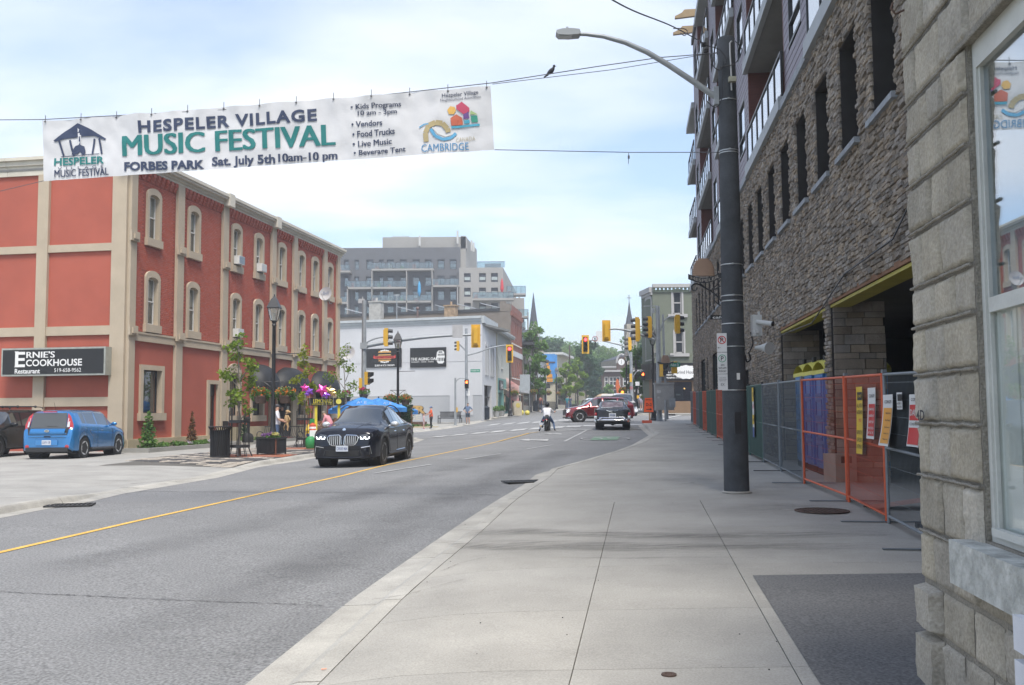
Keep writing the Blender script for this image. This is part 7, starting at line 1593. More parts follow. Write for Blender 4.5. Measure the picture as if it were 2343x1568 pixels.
# far street poles and small things
q_=lp_at(1304,146);single(MB().cyl(q_,q_+Vector((0,0,9.6)),.16,.12),'utility_pole',mat('pole_wood',(.07,.055,.045),.9),'tall dark wooden pole between the two light green trees','utility pole')
q_=lp_at(1208,97);sb_=thing('sign_frame','blank grey sign board on two thin posts beside the far left lamp post','sign',(W(1201,930,95).x,95,H(0,95)));part(MB().b2((-.5,-.03,2.3),(.5,.03,3.9)),'board',mat('board_grey',(.33,.36,.38),.6),sb_)
for x in(-.45,.45):part(MB().cyl((x,0,0),(x,0,2.4),.03,n=6),'post',galv,sb_)
ab=thing('sandwich_board','tan cafe pavement board with a round logo beside the far left lamp post','sign',(W(1183,930,90).x,90,H(0,90)),R(20));part(MB().prism([(-.4,0),(-.4,1.2),(-.3,1.35),(.3,1.35),(.4,1.2),(.4,0)],-.2,-.14),'front_panel',mat('board_tan',(.42,.37,.28),.8),ab);part(MB().prism([(-.4,0),(-.4,1.2),(.4,1.2),(.4,0)],.14,.2),'rear_panel',MATS['board_tan'],ab);part(MB().lathe((0,-.21,.95),[(0,-.01),(.22,-.01),(.22,.01),(0,.01)],16,M=Matrix.Rotation(R(90),4,'X')),'logo',mat('logo_yel',(.5,.4,.1),.7),ab)
for i,(px,d) in enumerate(((1140,88.5),(1152,90.5))):
    t=thing('plant_pot',('left','right')[i]+' pale plant pot with a bushy plant by the turquoise shop','plant pot',(W(px,930,d).x-.2,d,H(-1,d)));part(MB().lathe((0,0,0),[(.22,0),(.33,.5),(.35,.52),(.30,.52)],12),'pot',mat('pot_pale',(.42,.42,.40),.8),t);part(leaves([(Vector((0,0,.75)),(.35,.35,.3))],260,.12,30+i),'plant',lf_m,t)
yb=W(1192,948,93);single(MB().ball((yb.x,yb.y,H(yb.x,93)+.15),.28,10,6).ball((yb.x+.6,yb.y+.2,H(yb.x,93)+.12),.25,10,6),'yellow_bags',mat('bag_yel',(.6,.52,.1),.6),'pale yellow bags on the pavement beside the far left lamp post','bags')
for i,(px,d,l) in enumerate(((1452,92,'dark bin on the far right pavement beside the signal pole'),(1225,104,'blue-black litter bin beside the far left lamp post'),(1112,86.6,'black bin in the doorway of the white building'))):
    q_=lp_at(px,d);single(MB().lathe(q_,[(.28,0),(.3,.05),(.3,1.0),(.33,1.05),(.1,1.2)],12),'far_bin',mat('bin_dark',(.02,.03,.045),.6),l,'litter bin',smooth=40)
bb_=thing('far_bench','black slatted bench against the white wall','bench',(W(1029,960,84.5).x,84.5,H(-5,84)),R(-18))
for i in range(18):part(MB().b2((-.98+i*.11,.2,.5),(-.92+i*.11,.25,1.0)),'slat',blk,bb_)
part(MB().b2((-1.05,-.25,.42),(1.05,.25,.48)).b2((-1.05,.2,.98),(1.05,.26,1.04)),'seat',blk,bb_)
for x in(-1.02,1.02):part(MB().b2((x-.03,-.25,0),(x+.03,-.2,.7)).b2((x-.03,.2,0),(x+.03,.25,.5)).b2((x-.03,-.25,.66),(x+.03,.22,.7)),'leg',blk,bb_)
# village sign at the white wall
vs_=thing('village_sign','large gold and white village name letters standing before the white wall','sign',(W(905,960,80).x,80,.2),R(-12));gold=mat('gold_letter',(.50,.32,.11),.6,.1,3)
mb=MB();text(mb,'HESPELER',(0,0,1.62),w=5.1,h=.66,off=.05);mb2=MB()
for dy in rng(-.06,.06,.04):mb2.add([v+Vector((0,dy,0)) for v in mb.v],mb.f)
part(mb2,'letters',gold,vs_);mb=MB();text(mb,'HESPELER',(.03,.08,1.59),w=5.25,h=.74,off=.09);part(mb,'letter_backs',sbk,vs_)
mb=MB();text(mb,'VILLAGE',(.35,-.05,.98),w=3.7,h=.44,off=.04);part(mb,'letters',mat('letter_pale',(.5,.48,.42),.6),vs_)
part(MB().b2((-2.6,-.1,0),(2.6,.3,.62)),'plinth',mat('plinth_wood',(.10,.05,.03),.8,.2,3),vs_);part(MB().b2((-3,-1.3,-.2),(4,-1.0,.25)),'edging',stonebase,vs_);part(leaves([(Vector((x,-.7,.3)),(.5,.3,.14)) for x in(-2,-1,0,1,2,3)],500,.12,50),'plants',lf_g,vs_)
# ---- patio: posts, hedge screen, blue parasols
wpost=mat('cedar_post',(.17,.075,.04),.7,.2,6)
pat=[(897,49.5),(912,50.2),(926,51),(939.5,51.8),(866,49)]
for i,(px,d) in enumerate(pat):
    q_=lp_at(px,d);t=thing('patio_post','brown patio fence post with a dark cap, '+('first','second','third','last','hidden')[i]+' from the black car','post',q_,0,'brown patio fence posts');hh=W(px,926,d).z-q_.z
    part(MB().b2((-.09,-.09,0),(.09,.09,hh-.12)),'post',wpost,t);part(MB().b2((-.12,-.12,hh-.12),(.12,.12,hh)),'cap',sbk,t)
q_=lp_at(921,50.4);t=thing('hedge_screen','dark green leafy screen panel on the patio corner','hedge',q_);part(leaves([(Vector((x,0,z)),(.3,.12,.3)) for x in(-.35,-.1,.15,.3) for z in(.3,.7,1.15,1.5)],1500,.11,60),'leaves',lf_d,t);part(MB().b2((-.45,.03,.1),(.42,.08,1.7)),'backing',sbk,t)
blu=mat('parasol_blue',(.025,.16,.50),.7,.18,2.5,.2,8,col2=(.06,.27,.62))
def parasol(label,px,d,ytop,wm,hm_):
    q_=lp_at(px,d);zt=W(px,ytop,d).z-q_.z;t=thing('parasol',label,'parasol',q_,random.random(),'blue patio parasols');n=8
    pts=[(wm*math.cos(2*math.pi*i/n),wm*math.sin(2*math.pi*i/n)) for i in range(n)]
    for i in range(n):
        a,b=pts[i],pts[(i+1)%n];mb=MB();mb.grid(lambda u,v:Vector(((a[0]*(1-u)+b[0]*u)*v,(a[1]*(1-u)+b[1]*u)*v,zt-hm_*v**1.15-.10*math.sin(math.pi*u)*v+.03*noise.noise(Vector((u*3+i,v*4,px)))) ),6,6);part(mb,'canopy_panel',blu,t,smooth=60)
        m_=Vector(((a[0]+b[0])/2,(a[1]+b[1])/2,0))
        mb=MB().quad(Vector((a[0],a[1],zt-hm_)),Vector((b[0],b[1],zt-hm_)),Vector((b[0],b[1],zt-hm_-.22)),Vector((a[0],a[1],zt-hm_-.22)));part(mb,'valance',blu,t)
        part(MB().cyl((0,0,zt-.03),(pts[i][0],pts[i][1],zt-hm_-.02),.012,n=4),'rib',sbk,t)
    part(MB().cyl((0,0,0),(0,0,zt+.08),.03),'pole',sbk,t);mb=MB();text(mb,'ALE',(0,-wm*.6,zt-hm_*.55),w=.5,h=.14,off=.02)
    part(mb,'print',mat('print_pale',(.45,.55,.7),.7),t);return t
parasol('blue parasol furthest left on the restaurant patio',806,52,918,1.3,.45);parasol('blue parasol with the highest peak on the patio',828,47.5,909,1.45,.5);parasol('blue parasol in the middle right of the patio, before the lamp post',866,49.5,911,1.5,.5);parasol('blue parasol at the right end of the patio behind the posts',901,54,921,1.35,.45)
for i,(px,py,c) in enumerate(((832,898,(.55,.05,.2)),(792,905,(.5,.06,.18)))):
    p=W(px,py,48.5);t=thing('flower_pot_stand',('right','left')[i]+' bunch of pink geraniums above the patio','flowers',p);part(leaves([(Vector((0,0,0)),(.35,.3,.22))],200,.10,80+i),'greenery',lf_m,t);part(leaves([(Vector((0,0,.16)),(.28,.25,.1))],60,.11,90+i),'blossoms',leafmat('petal_pink',(.5,.03,.12),(.7,.1,.3)),t);part(MB().cyl((0,0,-1.9),(0,0,-.1),.03),'stand',sbk,t);part(MB().lathe((0,0,-.35),[(.15,0),(.24,.25)],12),'pot',fbk,t)
# ---- lemonade stand
ld=39.0;lq=lp_at(742,ld);ls=thing('lemonade_stand','lemonade stand with yellow poles, white table and a black sign reading LEMONAID','market stall',lq)
lx_=lambda px:W(px,940,ld).x-lq.x;lz_=lambda py:W(742,py,ld).z-lq.z
part(MB().b2((lx_(706),-.04,lz_(928)),(lx_(788),.0,lz_(911))),'sign_board',signblack,ls);mb=MB();text(mb,'LEMONAID',(lx_(739),-.05,lz_(918)),w=lx_(761)-lx_(718),h=.17,off=.02);text(mb,'FRESH LEMONADE FOR CHARITY',(lx_(739),-.05,lz_(925)),w=.9,h=.04);part(mb,'lettering',mat('ink_lemon',(.68,.58,.05),.6),ls)
part(MB().lathe((lx_(775),-.045,lz_(919)),[(0,-.01),(.11,-.01),(.11,.01),(0,.01)],20,M=Matrix.Rotation(R(90),4,'X')),'logo',mat('logo_lemon',(.62,.56,.1),.6),ls)
yp=mat('pole_yellow',(.62,.52,.04),.6)
for px in(721.5,774):part(MB().b2((lx_(px-2),.02,.0),(lx_(px+3.5),.1,lz_(928))),'pole',yp,ls)
part(MB().b2((lx_(712),-.3,.68),(lx_(772),.4,.74)),'table_top',signwhite,ls);part(MB().b2((lx_(712),-.3,.0),(lx_(735),-.27,.68)).b2((lx_(735),-.3,.05),(lx_(772),-.27,.68)),'table_cloth',signwhite,ls)
part(MB().b2((lx_(735),-.34,.1),(lx_(765),-.30,.62)),'black_crate',blkf,ls)
grn=mat('bag_green',(.02,.22,.06),.6,.1);single(MB().lathe(lq+Vector((lx_(716),-.45,0)),[(.15,0),(.22,.15),(.2,.4),(.1,.5),(.02,.5)],10),'green_bag',grn,'green bag on the ground at the foot of the lemonade table','bag',smooth=50)
single(MB().box(lq+Vector((lx_(714),.2,1.0)),(.22,.2,.4)),'green_bottle_bag',grn,'green bag on the railing behind the lemonade table','bag');jb=thing('drink_jug','orange drink jug on the white lemonade table','jug',lq+Vector((lx_(716),-.05,.74)));part(MB().lathe((0,0,0),[(.13,0),(.14,.05),(.13,.22),(.05,.28),(.05,.3)],12),'jug',orr,jb,smooth=40);part(MB().lathe((0,0,.06),[(.143,0),(.143,.08)],12),'label',signwhite,jb)
single(MB().box(lq+Vector((lx_(752),-.1,.80)),(.4,.25,.1),rz=.4),'paper_towels',signwhite,'white paper packs on the lemonade table','paper')
pk=mat('foil_pink',(.75,.06,.36),.18,.1,3,metal=.5);pu=mat('foil_purple',(.28,.10,.55),.18,.1,3,metal=.5);gd_=mat('foil_gold',(.6,.42,.16),.2,.1,3,metal=.7)
for i,(px,py,m,s,l) in enumerate(((697,888,pk,.24,'upper pink'),(708,896,pu,.24,'purple'),(737,893,pk,.34,'large pink'),(746,903,pu,.24,'small purple'),(754,893,gd_,.27,'gold'),(762,900,gd_,.18,'small gold'),(702,902,pu,.15,'tiny purple'))):
    s*=.82;p=W(px,py,ld-.2);mb=MB();n=10;ring=[(s*(1 if k%2==0 else .52)*math.sin(k*math.pi/5+i),s*(1 if k%2==0 else .52)*math.cos(k*math.pi/5+i)) for k in range(n)];vs=[(a,0,b) for a,b in ring]+[(0,-s*.32,0),(0,s*.32,0)];mb.add(vs,[(k,(k+1)%n,10) for k in range(n)]+[((k+1)%n,k,11) for k in range(n)])
    t=thing('foil_balloon',l+' star shaped foil balloon above the lemonade stand','balloon',p,0,'foil balloons at the lemonade stand');part(mb,'foil',m,t);part(MB().cyl((0,0,-s),(.03,0,-s-.35),.004,n=3),'string',signwhite,t)
# fence rails at the patio edge
q_=lp_at(770,43);pr=thing('patio_rail','brown wooden patio rail behind the lemonade stand','railing',q_)
for z in(.35,.65,.95):part(MB().b2((-1.3,-.03,z),(1.6,.03,z+.12)),'rail_board',wpost,pr)
for x in(-1.3,-.1,1.5):part(MB().b2((x,-.05,0),(x+.1,.05,1.8 if x<-1 else 1.2)),'rail_post',wpost,pr)
# roadworks beyond the crossing
q_=lp_at(1393,150);sp_=MB().grid(lambda u,v:Vector((q_.x-4+7*u,q_.y+5*v,q_.z+2.3*math.sin(math.pi*u)**1.2*math.sin(math.pi*v)+.2*noise.noise(Vector((u*5,v*5,0))))),20,12);o=part(sp_,'sand_pile',mat('sand',(.38,.28,.18),.95,.15,1),smooth=60);o['label']='heap of tan sand beyond the crossing';o['category']='sand pile';o['kind']='thing'
q_=lp_at(1418,140);ex=thing('excavator_arm','orange excavator boom raised behind the waiting cars','excavator',q_);part(MB().prism([(-.3,1.2),(-.62,3.4),(-.45,4.3),(-.2,4.2),(.35,1.6),(.4,.6)],-.25,.25),'boom',mat('exc_orange',(.50,.11,.03),.6,.15,2),ex);part(MB().b2((.2,-1,.5),(2.6,1,2.2)),'cab',mat('exc_dark',(.05,.05,.055),.5),ex);part(MB().b2((-2,-1.2,0),(3,1.2,.8)),'track',sbk,ex)
q_=lp_at(1400,144);pp_=thing('concrete_pipe','pale concrete pipe lying beside the sand heap','pipe',q_+Vector((-.4,0,1.6)),R(-25));part(MB().lathe((0,0,0),[(.5,-1.1),(.55,-1.1),(.55,1.1),(.42,1.1),(.42,-1.0)],20,M=Matrix.Rotation(R(90),4,'Y')),'pipe',mat('pipe_pale',(.46,.45,.43),.8),pp_,smooth=50);part(MB().b2((-1.2,-.4,-1.6),(1.2,.4,-.5)),'trestle',MATS['exc_dark'],pp_)
# ================================================================ VEHICLES
def paint(name,c,rough=.25,metal=.3,fl=0):
    return mat(name,c,rough,.04,2,metal=metal,coat=0.0 if max(c)<.03 else 1.0,spec=.5)
cgl=mat('car_glass',(.02,.025,.028),.03,.1,2,spec=1.0,coat=1.0);tyre=mat('tyre_rubber',(.018,.018,.018),.85,.2,20);trimb=mat('plastic_trim',(.022,.022,.024),.6,.15,10);chrome=mat('chrome',(.75,.75,.76),.08,.03,5,metal=1.0);alloy=mat('alloy',(.55,.56,.57),.35,.06,5,metal=.35);seam=mat('seam_black',(.006,.006,.007),.9,0)
lampw=mat('lamp_clear',(.5,.52,.54),.08,.05,5,coat=1.0);lampr=mat('lamp_red',(.42,.012,.015),.12,.1,5,coat=1.0);drl=mat('running_light',(1,1,1),.3,0,emit=(.9,.95,1),es=2.6)
ptw=mat('number_plate',(.52,.55,.60),.5,.03);inkb=mat('plate_ink',(.03,.06,.2),.6,0)
class Car:
    def __init__(s,name,label,pos,rz,L_,top,belt,bot,wid,wroof,wheels,rad_,side,ws,rw,paintm,zsc=1,archgap=.07,tum=None):
        s.t=thing(name,label,'car' ,pos,rz);s.L=L_;s.top=top;s.belt=belt;s.bot=bot;s.wid=wid;s.wroof=wroof;s.wheels=wheels;s.rad=rad_;s.arch=rad_+archgap
        h=L_/2;xs=set(rng(-h,h,.07))|{a for a,_ in top}|{a for a,_ in belt}|{e for r in side for e in r}|set(ws)|set(rw)
        for xw in wheels:
            for k in range(-9,10):xs.add(xw+s.arch*math.sin(k*math.pi/18))
        xs=sorted(x for x in xs if -h<=x<=h);cl=[xs[0]]
        for x in xs[1:]:
            if x-cl[-1]>.012:cl.append(x)
        xs=cl;s.xs=xs;secs=[s.sec(x) for x in xs];n=len(secs[0])
        bod=MB();gl=MB();V=[[],[]]
        for sec in secs:
            row=[Vector((sec[0][2],-y,z)) for y,z,_ in sec]+[Vector((sec[0][2],y,z)) for y,z,_ in sec[:-1][::-1]];V[0]+=row
        m_=2*n-1;bod.v=list(V[0]);gl.v=list(V[0])
        for i in range(len(xs)-1):
            xm=(xs[i]+xs[i+1])/2;g=lin(xm,top)-lin(xm,belt)
            for j in range(m_-1):
                jj=min(j,m_-2-j);f=(i*m_+j,(i+1)*m_+j,(i+1)*m_+j+1,i*m_+j+1);isg=False
                if jj==6 and any(a<xm<b for a,b in side) and g>.16:isg=True
                if jj>=7 and (ws[0]<xm<ws[1] or rw[0]<xm<rw[1]) :isg=True
                (gl if isg else bod).f.append(f);(gl if isg else bod).m.append(0)
        bod.f+= [tuple(range(m_)),tuple((len(xs)-1)*m_+k for k in range(m_))];bod.m+=[0,0];bod.a=[0]*len(bod.v);gl.a=[0]*len(gl.v)
        s.body=part(bod,'body',paintm,s.t,smooth=38);s.glass=part(gl,'glass',cgl,s.t,smooth=38)
        zb=min(b for _,b in bot)
        mb=MB().b2((-h+.15,-lin(0,wid)*.86,zb-.04),(h-.15,lin(0,wid)*.86,zb+.25));part(mb,'underbody',blkf,s.t)
        for xw in wheels:
            for sg_ in(-1,1):
                y=sg_*(lin(xw,wid)-.0);part(MB().cyl((xw,y*.99-sg_*.03,rad_*1.0),(xw,y-sg_*.42,rad_*1.0),s.arch-.005,n=24),'wheel_well',blkf,s.t)
    def sec(s,x):
        tp=lin(x,s.top);bl=min(lin(x,s.belt),tp-.015);w_=lin(x,s.wid);zb=lin(x,s.bot);wr=lin(x,s.wroof)
        for xw in s.wheels:
            d=abs(x-xw)
            if d<s.arch:zb=max(zb,s.rad+math.sqrt(s.arch**2-d*d)*.97)
        g=tp-bl;k=max(0,min(1,(g-.05)/.22));hb=bl-zb;L2=lambda a,b:a+(b-a)*k
        z2=zb+max(.02,.28*hb);z3=zb+max(.04,.62*hb);z4=bl-.055 if hb>.14 else bl-.4*hb
        return [(w_*.90,zb,x),(w_*.985,zb+.025,x),(w_,z2,x),(w_*.995,z3,x),(w_*.985,max(z4,z3+.01),x),(w_*.955,bl,x),(L2(w_*.90,w_*.935),L2(bl+g*.5,bl+.03),x),(L2(w_*.74,wr+.015),L2(bl+g*.85,tp-.115*min(1,g/.35)),x),(L2(w_*.42,wr*.84),L2(tp-.006,tp-.03),x),(0,tp,x)]
    def Y(s,x,z):
        sc=s.sec(x)
        for (a,b,_),(c,d,_) in zip(sc,sc[1:]):
            if b<=z<=d or d<=z<=b:
                t=(z-b)/(d-b) if abs(d-b)>1e-6 else 0;return a+(c-a)*t
        return sc[3][0]
    def front_x(s,y,z):
        x=s.L/2
        while x>.6:
            sc=s.sec(x)
            if sc[0][1]<=z<=sc[-1][1] and abs(y)<=s.Y(x,z):return x
            x-=.01
        return x
    def line(s,pts,r=.006,m=None,name='panel_gap',sides=(-1,1),off=.0):
        for sg_ in sides:
            P=[]
            for a,b in zip(pts,pts[1:]):
                n=max(1,int(math.hypot(b[0]-a[0],b[1]-a[1])/.08))
                for i in range(n):P.append((a[0]+(b[0]-a[0])*i/n,a[1]+(b[1]-a[1])*i/n))
            P.append(pts[-1]);part(MB().tube([Vector((x,sg_*(s.Y(x,z)+off),z)) for x,z in P],r,4),name,m or seam,s.t)
    def patch(s,poly,m,name,off=.008,sides=(-1,1),par=None,n=8):
        """a lamp or vent laid on the flank: (x,z) quad, bilinear"""
        for sg_ in sides:
            def fn(u,v):
                a,b,c,d=poly;x=(a[0]*(1-u)+b[0]*u)*(1-v)+(d[0]*(1-u)+c[0]*u)*v;z=(a[1]*(1-u)+b[1]*u)*(1-v)+(d[1]*(1-u)+c[1]*u)*v
                return Vector((x,sg_*(s.Y(x,z)+off),z))
            part(MB().grid(fn,n,max(2,n//2)),name,m,par or s.t,smooth=50)
    def wheel(s,xw,spokes=5,rim=alloy,rr_=.66,dark=False,split=False,wd=.23):
        for sg_ in(-1,1):
            y=sg_*(lin(xw,s.wid)-wd/2-.01);r=s.rad;M=Matrix.Translation((xw,y,r))@Matrix.Rotation(R(90)*(-sg_)*-1,4,'X')
            # lathe axis z -> outward
            M=Matrix.Translation((xw,y,r))@Matrix.Rotation(-sg_*R(90),4,'X')
            w_=part(MB().lathe((0,0,0),[(r*rr_,-wd/2),(r*.93,-wd/2),(r,-wd/2+.03),(r,wd/2-.03),(r*.93,wd/2),(r*rr_,wd/2-.01)],28,M=M),'wheel',tyre,s.t,smooth=35)
            part(MB().lathe((0,0,0),[(r*rr_,-wd/2+.02),(r*rr_+.01,wd/2-.012),(r*rr_-.02,wd/2-.008),(r*rr_-.03,wd/2-.05),(r*rr_-.03,0)],28,M=M),'rim',rim,w_,smooth=35);part(MB().lathe((0,0,0),[(0,.0),(r*rr_-.02,.0)],24,M=M),'brake_shade',blkf,w_)
            mb=MB();m_=spokes*(2 if split else 1)
            for k in range(m_):
                a=2*math.pi*(k//2 if split else k)/spokes+(.16*(1 if k%2 else -1) if split else 0)+.3
                R_=Matrix.Rotation(a,4,'Z');wq=.05 if split else .06
                v=[(-.03,0,wd/2-.055),(.03,0,wd/2-.055),(wq,r*rr_-.01,wd/2-.03),(-wq,r*rr_-.01,wd/2-.03)];v2=[(a_,b_,c_+.025) for a_,b_,c_ in v]
                mb.add([M@(R_@Vector(q)) for q in v+v2],[(0,1,2,3),(4,5,6,7),(0,1,5,4),(1,2,6,5),(2,3,7,6),(3,0,4,7)])
            mb.lathe((0,0,0),[(.07,wd/2-.06),(.065,wd/2-.02),(.0,wd/2-.015)],14,M=M);part(mb,'spokes',rim,w_)
    def mirror(s,x,z,m,sc=1):
        for sg_ in(-1,1):
            y=s.Y(x,z);mb=MB().ball((x+.02,sg_*(y+.16*sc),z+.05),(.075*sc,.12*sc,.075*sc),12,8);mb.cyl((x,sg_*(y-.02),z),(x,sg_*(y+.1*sc),z+.02),.025);part(mb,'mirror',m,s.t,smooth=60)
    def plate_(s,x,z,front,txt,w_=.30,tilt=0):
        sg_=1 if front else -1;M=Matrix.Translation((x,0,z))@Matrix.Rotation(R(90)*sg_,4,'Z');mb=MB().b2((-w_/2,-.012,-.078),(w_/2,0,.078));p=part(MB().add([M@v for v in mb.v],mb.f),'number_plate',ptw,s.t)
        mb=MB();text(mb,txt,(0,-.016,0),w=w_*.86,h=.085,off=.01);part(MB().add([M@v for v in mb.v],mb.f),'plate_lettering',inkb,p)
    def fbox(s,x0,x1,y0,y1,z0,z1,m,name,both=False):
        for sg_ in((-1,1) if both else (1,)):part(MB().b2((x0,sg_*y0,z0),(x1,sg_*y1,z1)),name,m,s.t)
def gz(x,y):return H(x,y)-RD
# ---- black coupe SUV coming towards the camera
bp=paint('paint_midnight',(.006,.007,.013),.12,.1)
x_,y_=-4.47,29.7
c=Car('parked_car' if 0 else 'black_suv','glossy black coupe SUV with lit headlights driving towards the camera',(x_,y_,gz(x_,y_)+.0),R(-97.5),4.95,
 [(-2.475,.62),(-2.46,.95),(-2.38,1.13),(-2.1,1.20),(-1.5,1.46),(-.9,1.62),(-.3,1.69),(.1,1.68),(.45,1.60),(1.15,1.20),(1.30,1.17),(1.9,1.12),(2.25,1.04),(2.38,.97),(2.44,.86),(2.475,.58)],
 [(-2.475,.60),(-2.4,1.02),(-1.6,1.10),(.5,1.03),(1.2,1.04),(2.2,.95),(2.40,.84),(2.475,.48)],[(-2.475,.42),(-2.3,.30),(-1.9,.26),(1.9,.26),(2.3,.24),(2.475,.26)],
 [(-2.475,.78),(-2.4,.90),(-2.1,.97),(-1.2,.995),(1.2,.99),(2.0,.975),(2.3,.92),(2.42,.82),(2.475,.66)],[(-2.4,.6),(-1.5,.60),(-.3,.64),(.5,.66),(1.2,.70),(2.4,.6)],[1.49,-1.49],.375,
 [(-1.5,-.72),(-.64,.02),(.10,.80)],(.42,1.16),(-2.12,-1.0),bp)
for xw in c.wheels:c.wheel(xw,5,mat('alloy_dark',(.12,.12,.13),.3,.1,5,metal=.8),.72,split=True,wd=.28)
c.mirror(.72,1.08,alloy,1.05);c.t.scale=(1,.98,1.05)
for pts in ([(.98,1.0),(1.0,.62),(.86,.36)],[(.06,1.04),(.06,.36)],[(-1.0,1.08),(-1.05,.75)],[(-1.6,1.2-.12),(-2.3,1.02)]):c.line(pts)
c.line([(-2.2,.42),(-1.98,.40)],.02,trimb,'sill_trim');c.line([(-1.0,.33),(1.0,.31)],.045,trimb,'sill_trim');c.line([(-1.0,.40),(.2,.38)],.012,chrome,'sill_chrome')
for xw in c.wheels:c.line([(xw+c.arch*1.03*math.cos(a),c.rad+c.arch*1.03*math.sin(a)) for a in [math.pi*k/12 for k in range(0,13)]],.022,trimb,'arch_trim')
for x in(-.25,.72-.12-.25):pass
for x in(-.80,.22):c.line([(x,.93),(x+.2,.925)],.018,chrome,'door_handle')
c.line([(-1.55,1.14),(.5,1.08)],.009,seam,'window_trim')
# face: kidney grille, slats, lamps, intakes
fx=lambda y,z:c.front_x(y,z)+.0
for sg_ in(-1,1):
    ring=[(sg_*a,b) for a,b in ((.035,.61),(.055,.81),(.11,.86),(.40,.85),(.46,.79),(.42,.67),(.33,.58),(.10,.57))]
    g_=part(MB().add([(fx(a,b)+.018,a,b) for a,b in ring],[tuple(range(8))]),'grille',blkf,c.t)
    P=[Vector((fx(a,b)+.025,a,b)) for a,b in ring];part(MB().tube(P+[P[0]],.014,6),'grille_surround',chrome,g_)
    for k in range(6):
        y=sg_*(.085+k*.058);part(MB().add([(fx(y,.6)+.05,y-.008,.60),(fx(y,.6)+.05,y+.008,.60),(fx(y,.84)+.05,y+.008,.835),(fx(y,.84)+.05,y-.008,.835),(fx(y,.72)+.0,y,.72)],[(0,1,2,3),(1,2,4),(0,3,4)]),'grille_slat',alloy,g_)
    hl_p=[(.49,.86),(.50,.74),(.66,.72),(.80,.76),(.86,.83),(.84,.90),(.66,.88)]
    def hx_(y,z):return c.front_x(y,z)-.025
    h_=part(MB().add([(hx_(y,z)+.04,sg_*y,z) for y,z in hl_p]+[(hx_(.66,.80)+.06,sg_*.66,.80)],[(i,(i+1)%7,7) for i in range(7)]),'headlight',mat('lamp_dark',(.05,.055,.06),.08,.1,5,coat=1.0),c.t)
    for a in(.53,.67):part(MB().tube([(hx_(a,.80)+.075,sg_*a,.81),(hx_(a,.76)+.08,sg_*(a+.015),.755),(hx_(a+.11,.76)+.09,sg_*(a+.10),.765),(hx_(a+.12,.81)+.08,sg_*(a+.115),.815)],.012,5),'light_strip',drl,h_)
    part(MB().add([(hx_(y,z)+.03,sg_*y,z) for y,z in ((.50,.46),(.80,.52),(.80,.34),(.56,.31))],[(0,1,2,3)]),'air_intake',blkf,c.t);part(MB().tube([(hx_(.55,.5)+.05,sg_*.55,.52),(hx_(.8,.54)+.05,sg_*.80,.56),(hx_(.84,.4)+.05,sg_*.84,.36)],.014,5),'intake_trim',chrome,c.t)
part(MB().b2((2.38,-.48,.30),(2.50,.48,.45)),'lower_grille',blkf,c.t);part(MB().tube([(2.43,-.75,.27),(2.50,-.4,.255),(2.50,.4,.255),(2.43,.75,.27)],.02,6),'splitter',bp,c.t)
part(MB().lathe((2.33,0,.995),[(0,.02),(.045,.02),(.045,0),(0,0)],16,M=Matrix.Rotation(R(70),4,'Y')),'bonnet_roundel',mat('roundel',(.35,.45,.6),.2,.3,30),c.t);c.plate_(2.53,.50,True,'CWAY·464',.36)
for sg_ in(-1,1):part(MB().tube([(1.25,sg_*.5,1.185),(1.8,sg_*.42,1.13),(2.25,sg_*.32,1.03)],.008,5),'bonnet_crease',bp,c.t);part(MB().tube(curve([(-1.5,sg_*.66,1.44),(-.8,sg_*.68,1.62),(0,sg_*.69,1.66),(.5,sg_*.70,1.56)]),.017,6),'roof_rail',trimb,c.t)
# ---- blue boxy hatchback, parked
kb=paint('paint_blue',(.018,.175,.43),.22,.45);x_,y_=-15.1,33.55
c=Car('blue_hatchback','bright blue boxy hatchback parked with its tail to the road',(x_,y_,H(x_,y_)),R(88),4.14,
 [(-2.07,.50),(-2.05,.92),(-1.98,1.0),(-1.86,1.50),(-1.72,1.585),(-1.2,1.61),(-.2,1.61),(.45,1.57),(1.10,1.12),(1.22,1.05),(1.7,.98),(1.95,.86),(2.04,.68),(2.07,.45)],
 [(-2.07,.48),(-2.0,.94),(-1.6,1.13),(0,1.06),(1.1,1.0),(1.9,.82),(2.07,.42)],[(-2.07,.34),(-1.9,.24),(1.9,.22),(2.07,.26)],
 [(-2.07,.74),(-1.98,.84),(-1.7,.885),(-1.0,.895),(1.0,.89),(1.6,.87),(1.95,.78),(2.07,.62)],[(-2,.62),(-1.5,.66),(.4,.66),(1.1,.68),(2,.5)],[1.29,-1.28],.335,
 [(-1.42,-1.14),(-1.10,-.42),(-.34,.52)],(.42,1.10),(-2.05,-1.99),kb)
for xw in c.wheels:c.wheel(xw,5,alloy,.70,split=True,wd=.22)
c.mirror(.62,1.06,kb,.9)
for pts in ([(.72,1.0),(.74,.6),(.68,.3)],[(-.38,1.06),(-.38,.3)],[(-1.15,1.08),(-1.2,.8),(-1.0,.62)]):c.line(pts)
c.line([(-.88,.30),(.88,.28)],.05,trimb,'sill_trim')
for x in(-1.0,-.2):c.line([(x,.92),(x+.2,.915)],.018,kb,'door_handle')
bx_=lambda z:-2.07+.02+.0*z if z<.95 else -1.985+(z-1.0)*.245
part(MB().add([(bx_(1.0)-.03,-.60,1.0),(bx_(1.0)-.03,.60,1.0),(bx_(1.5)-.02,.56,1.50),(bx_(1.5)-.02,-.56,1.50)],[(0,1,2,3)]),'rear_window',cgl,c.t)
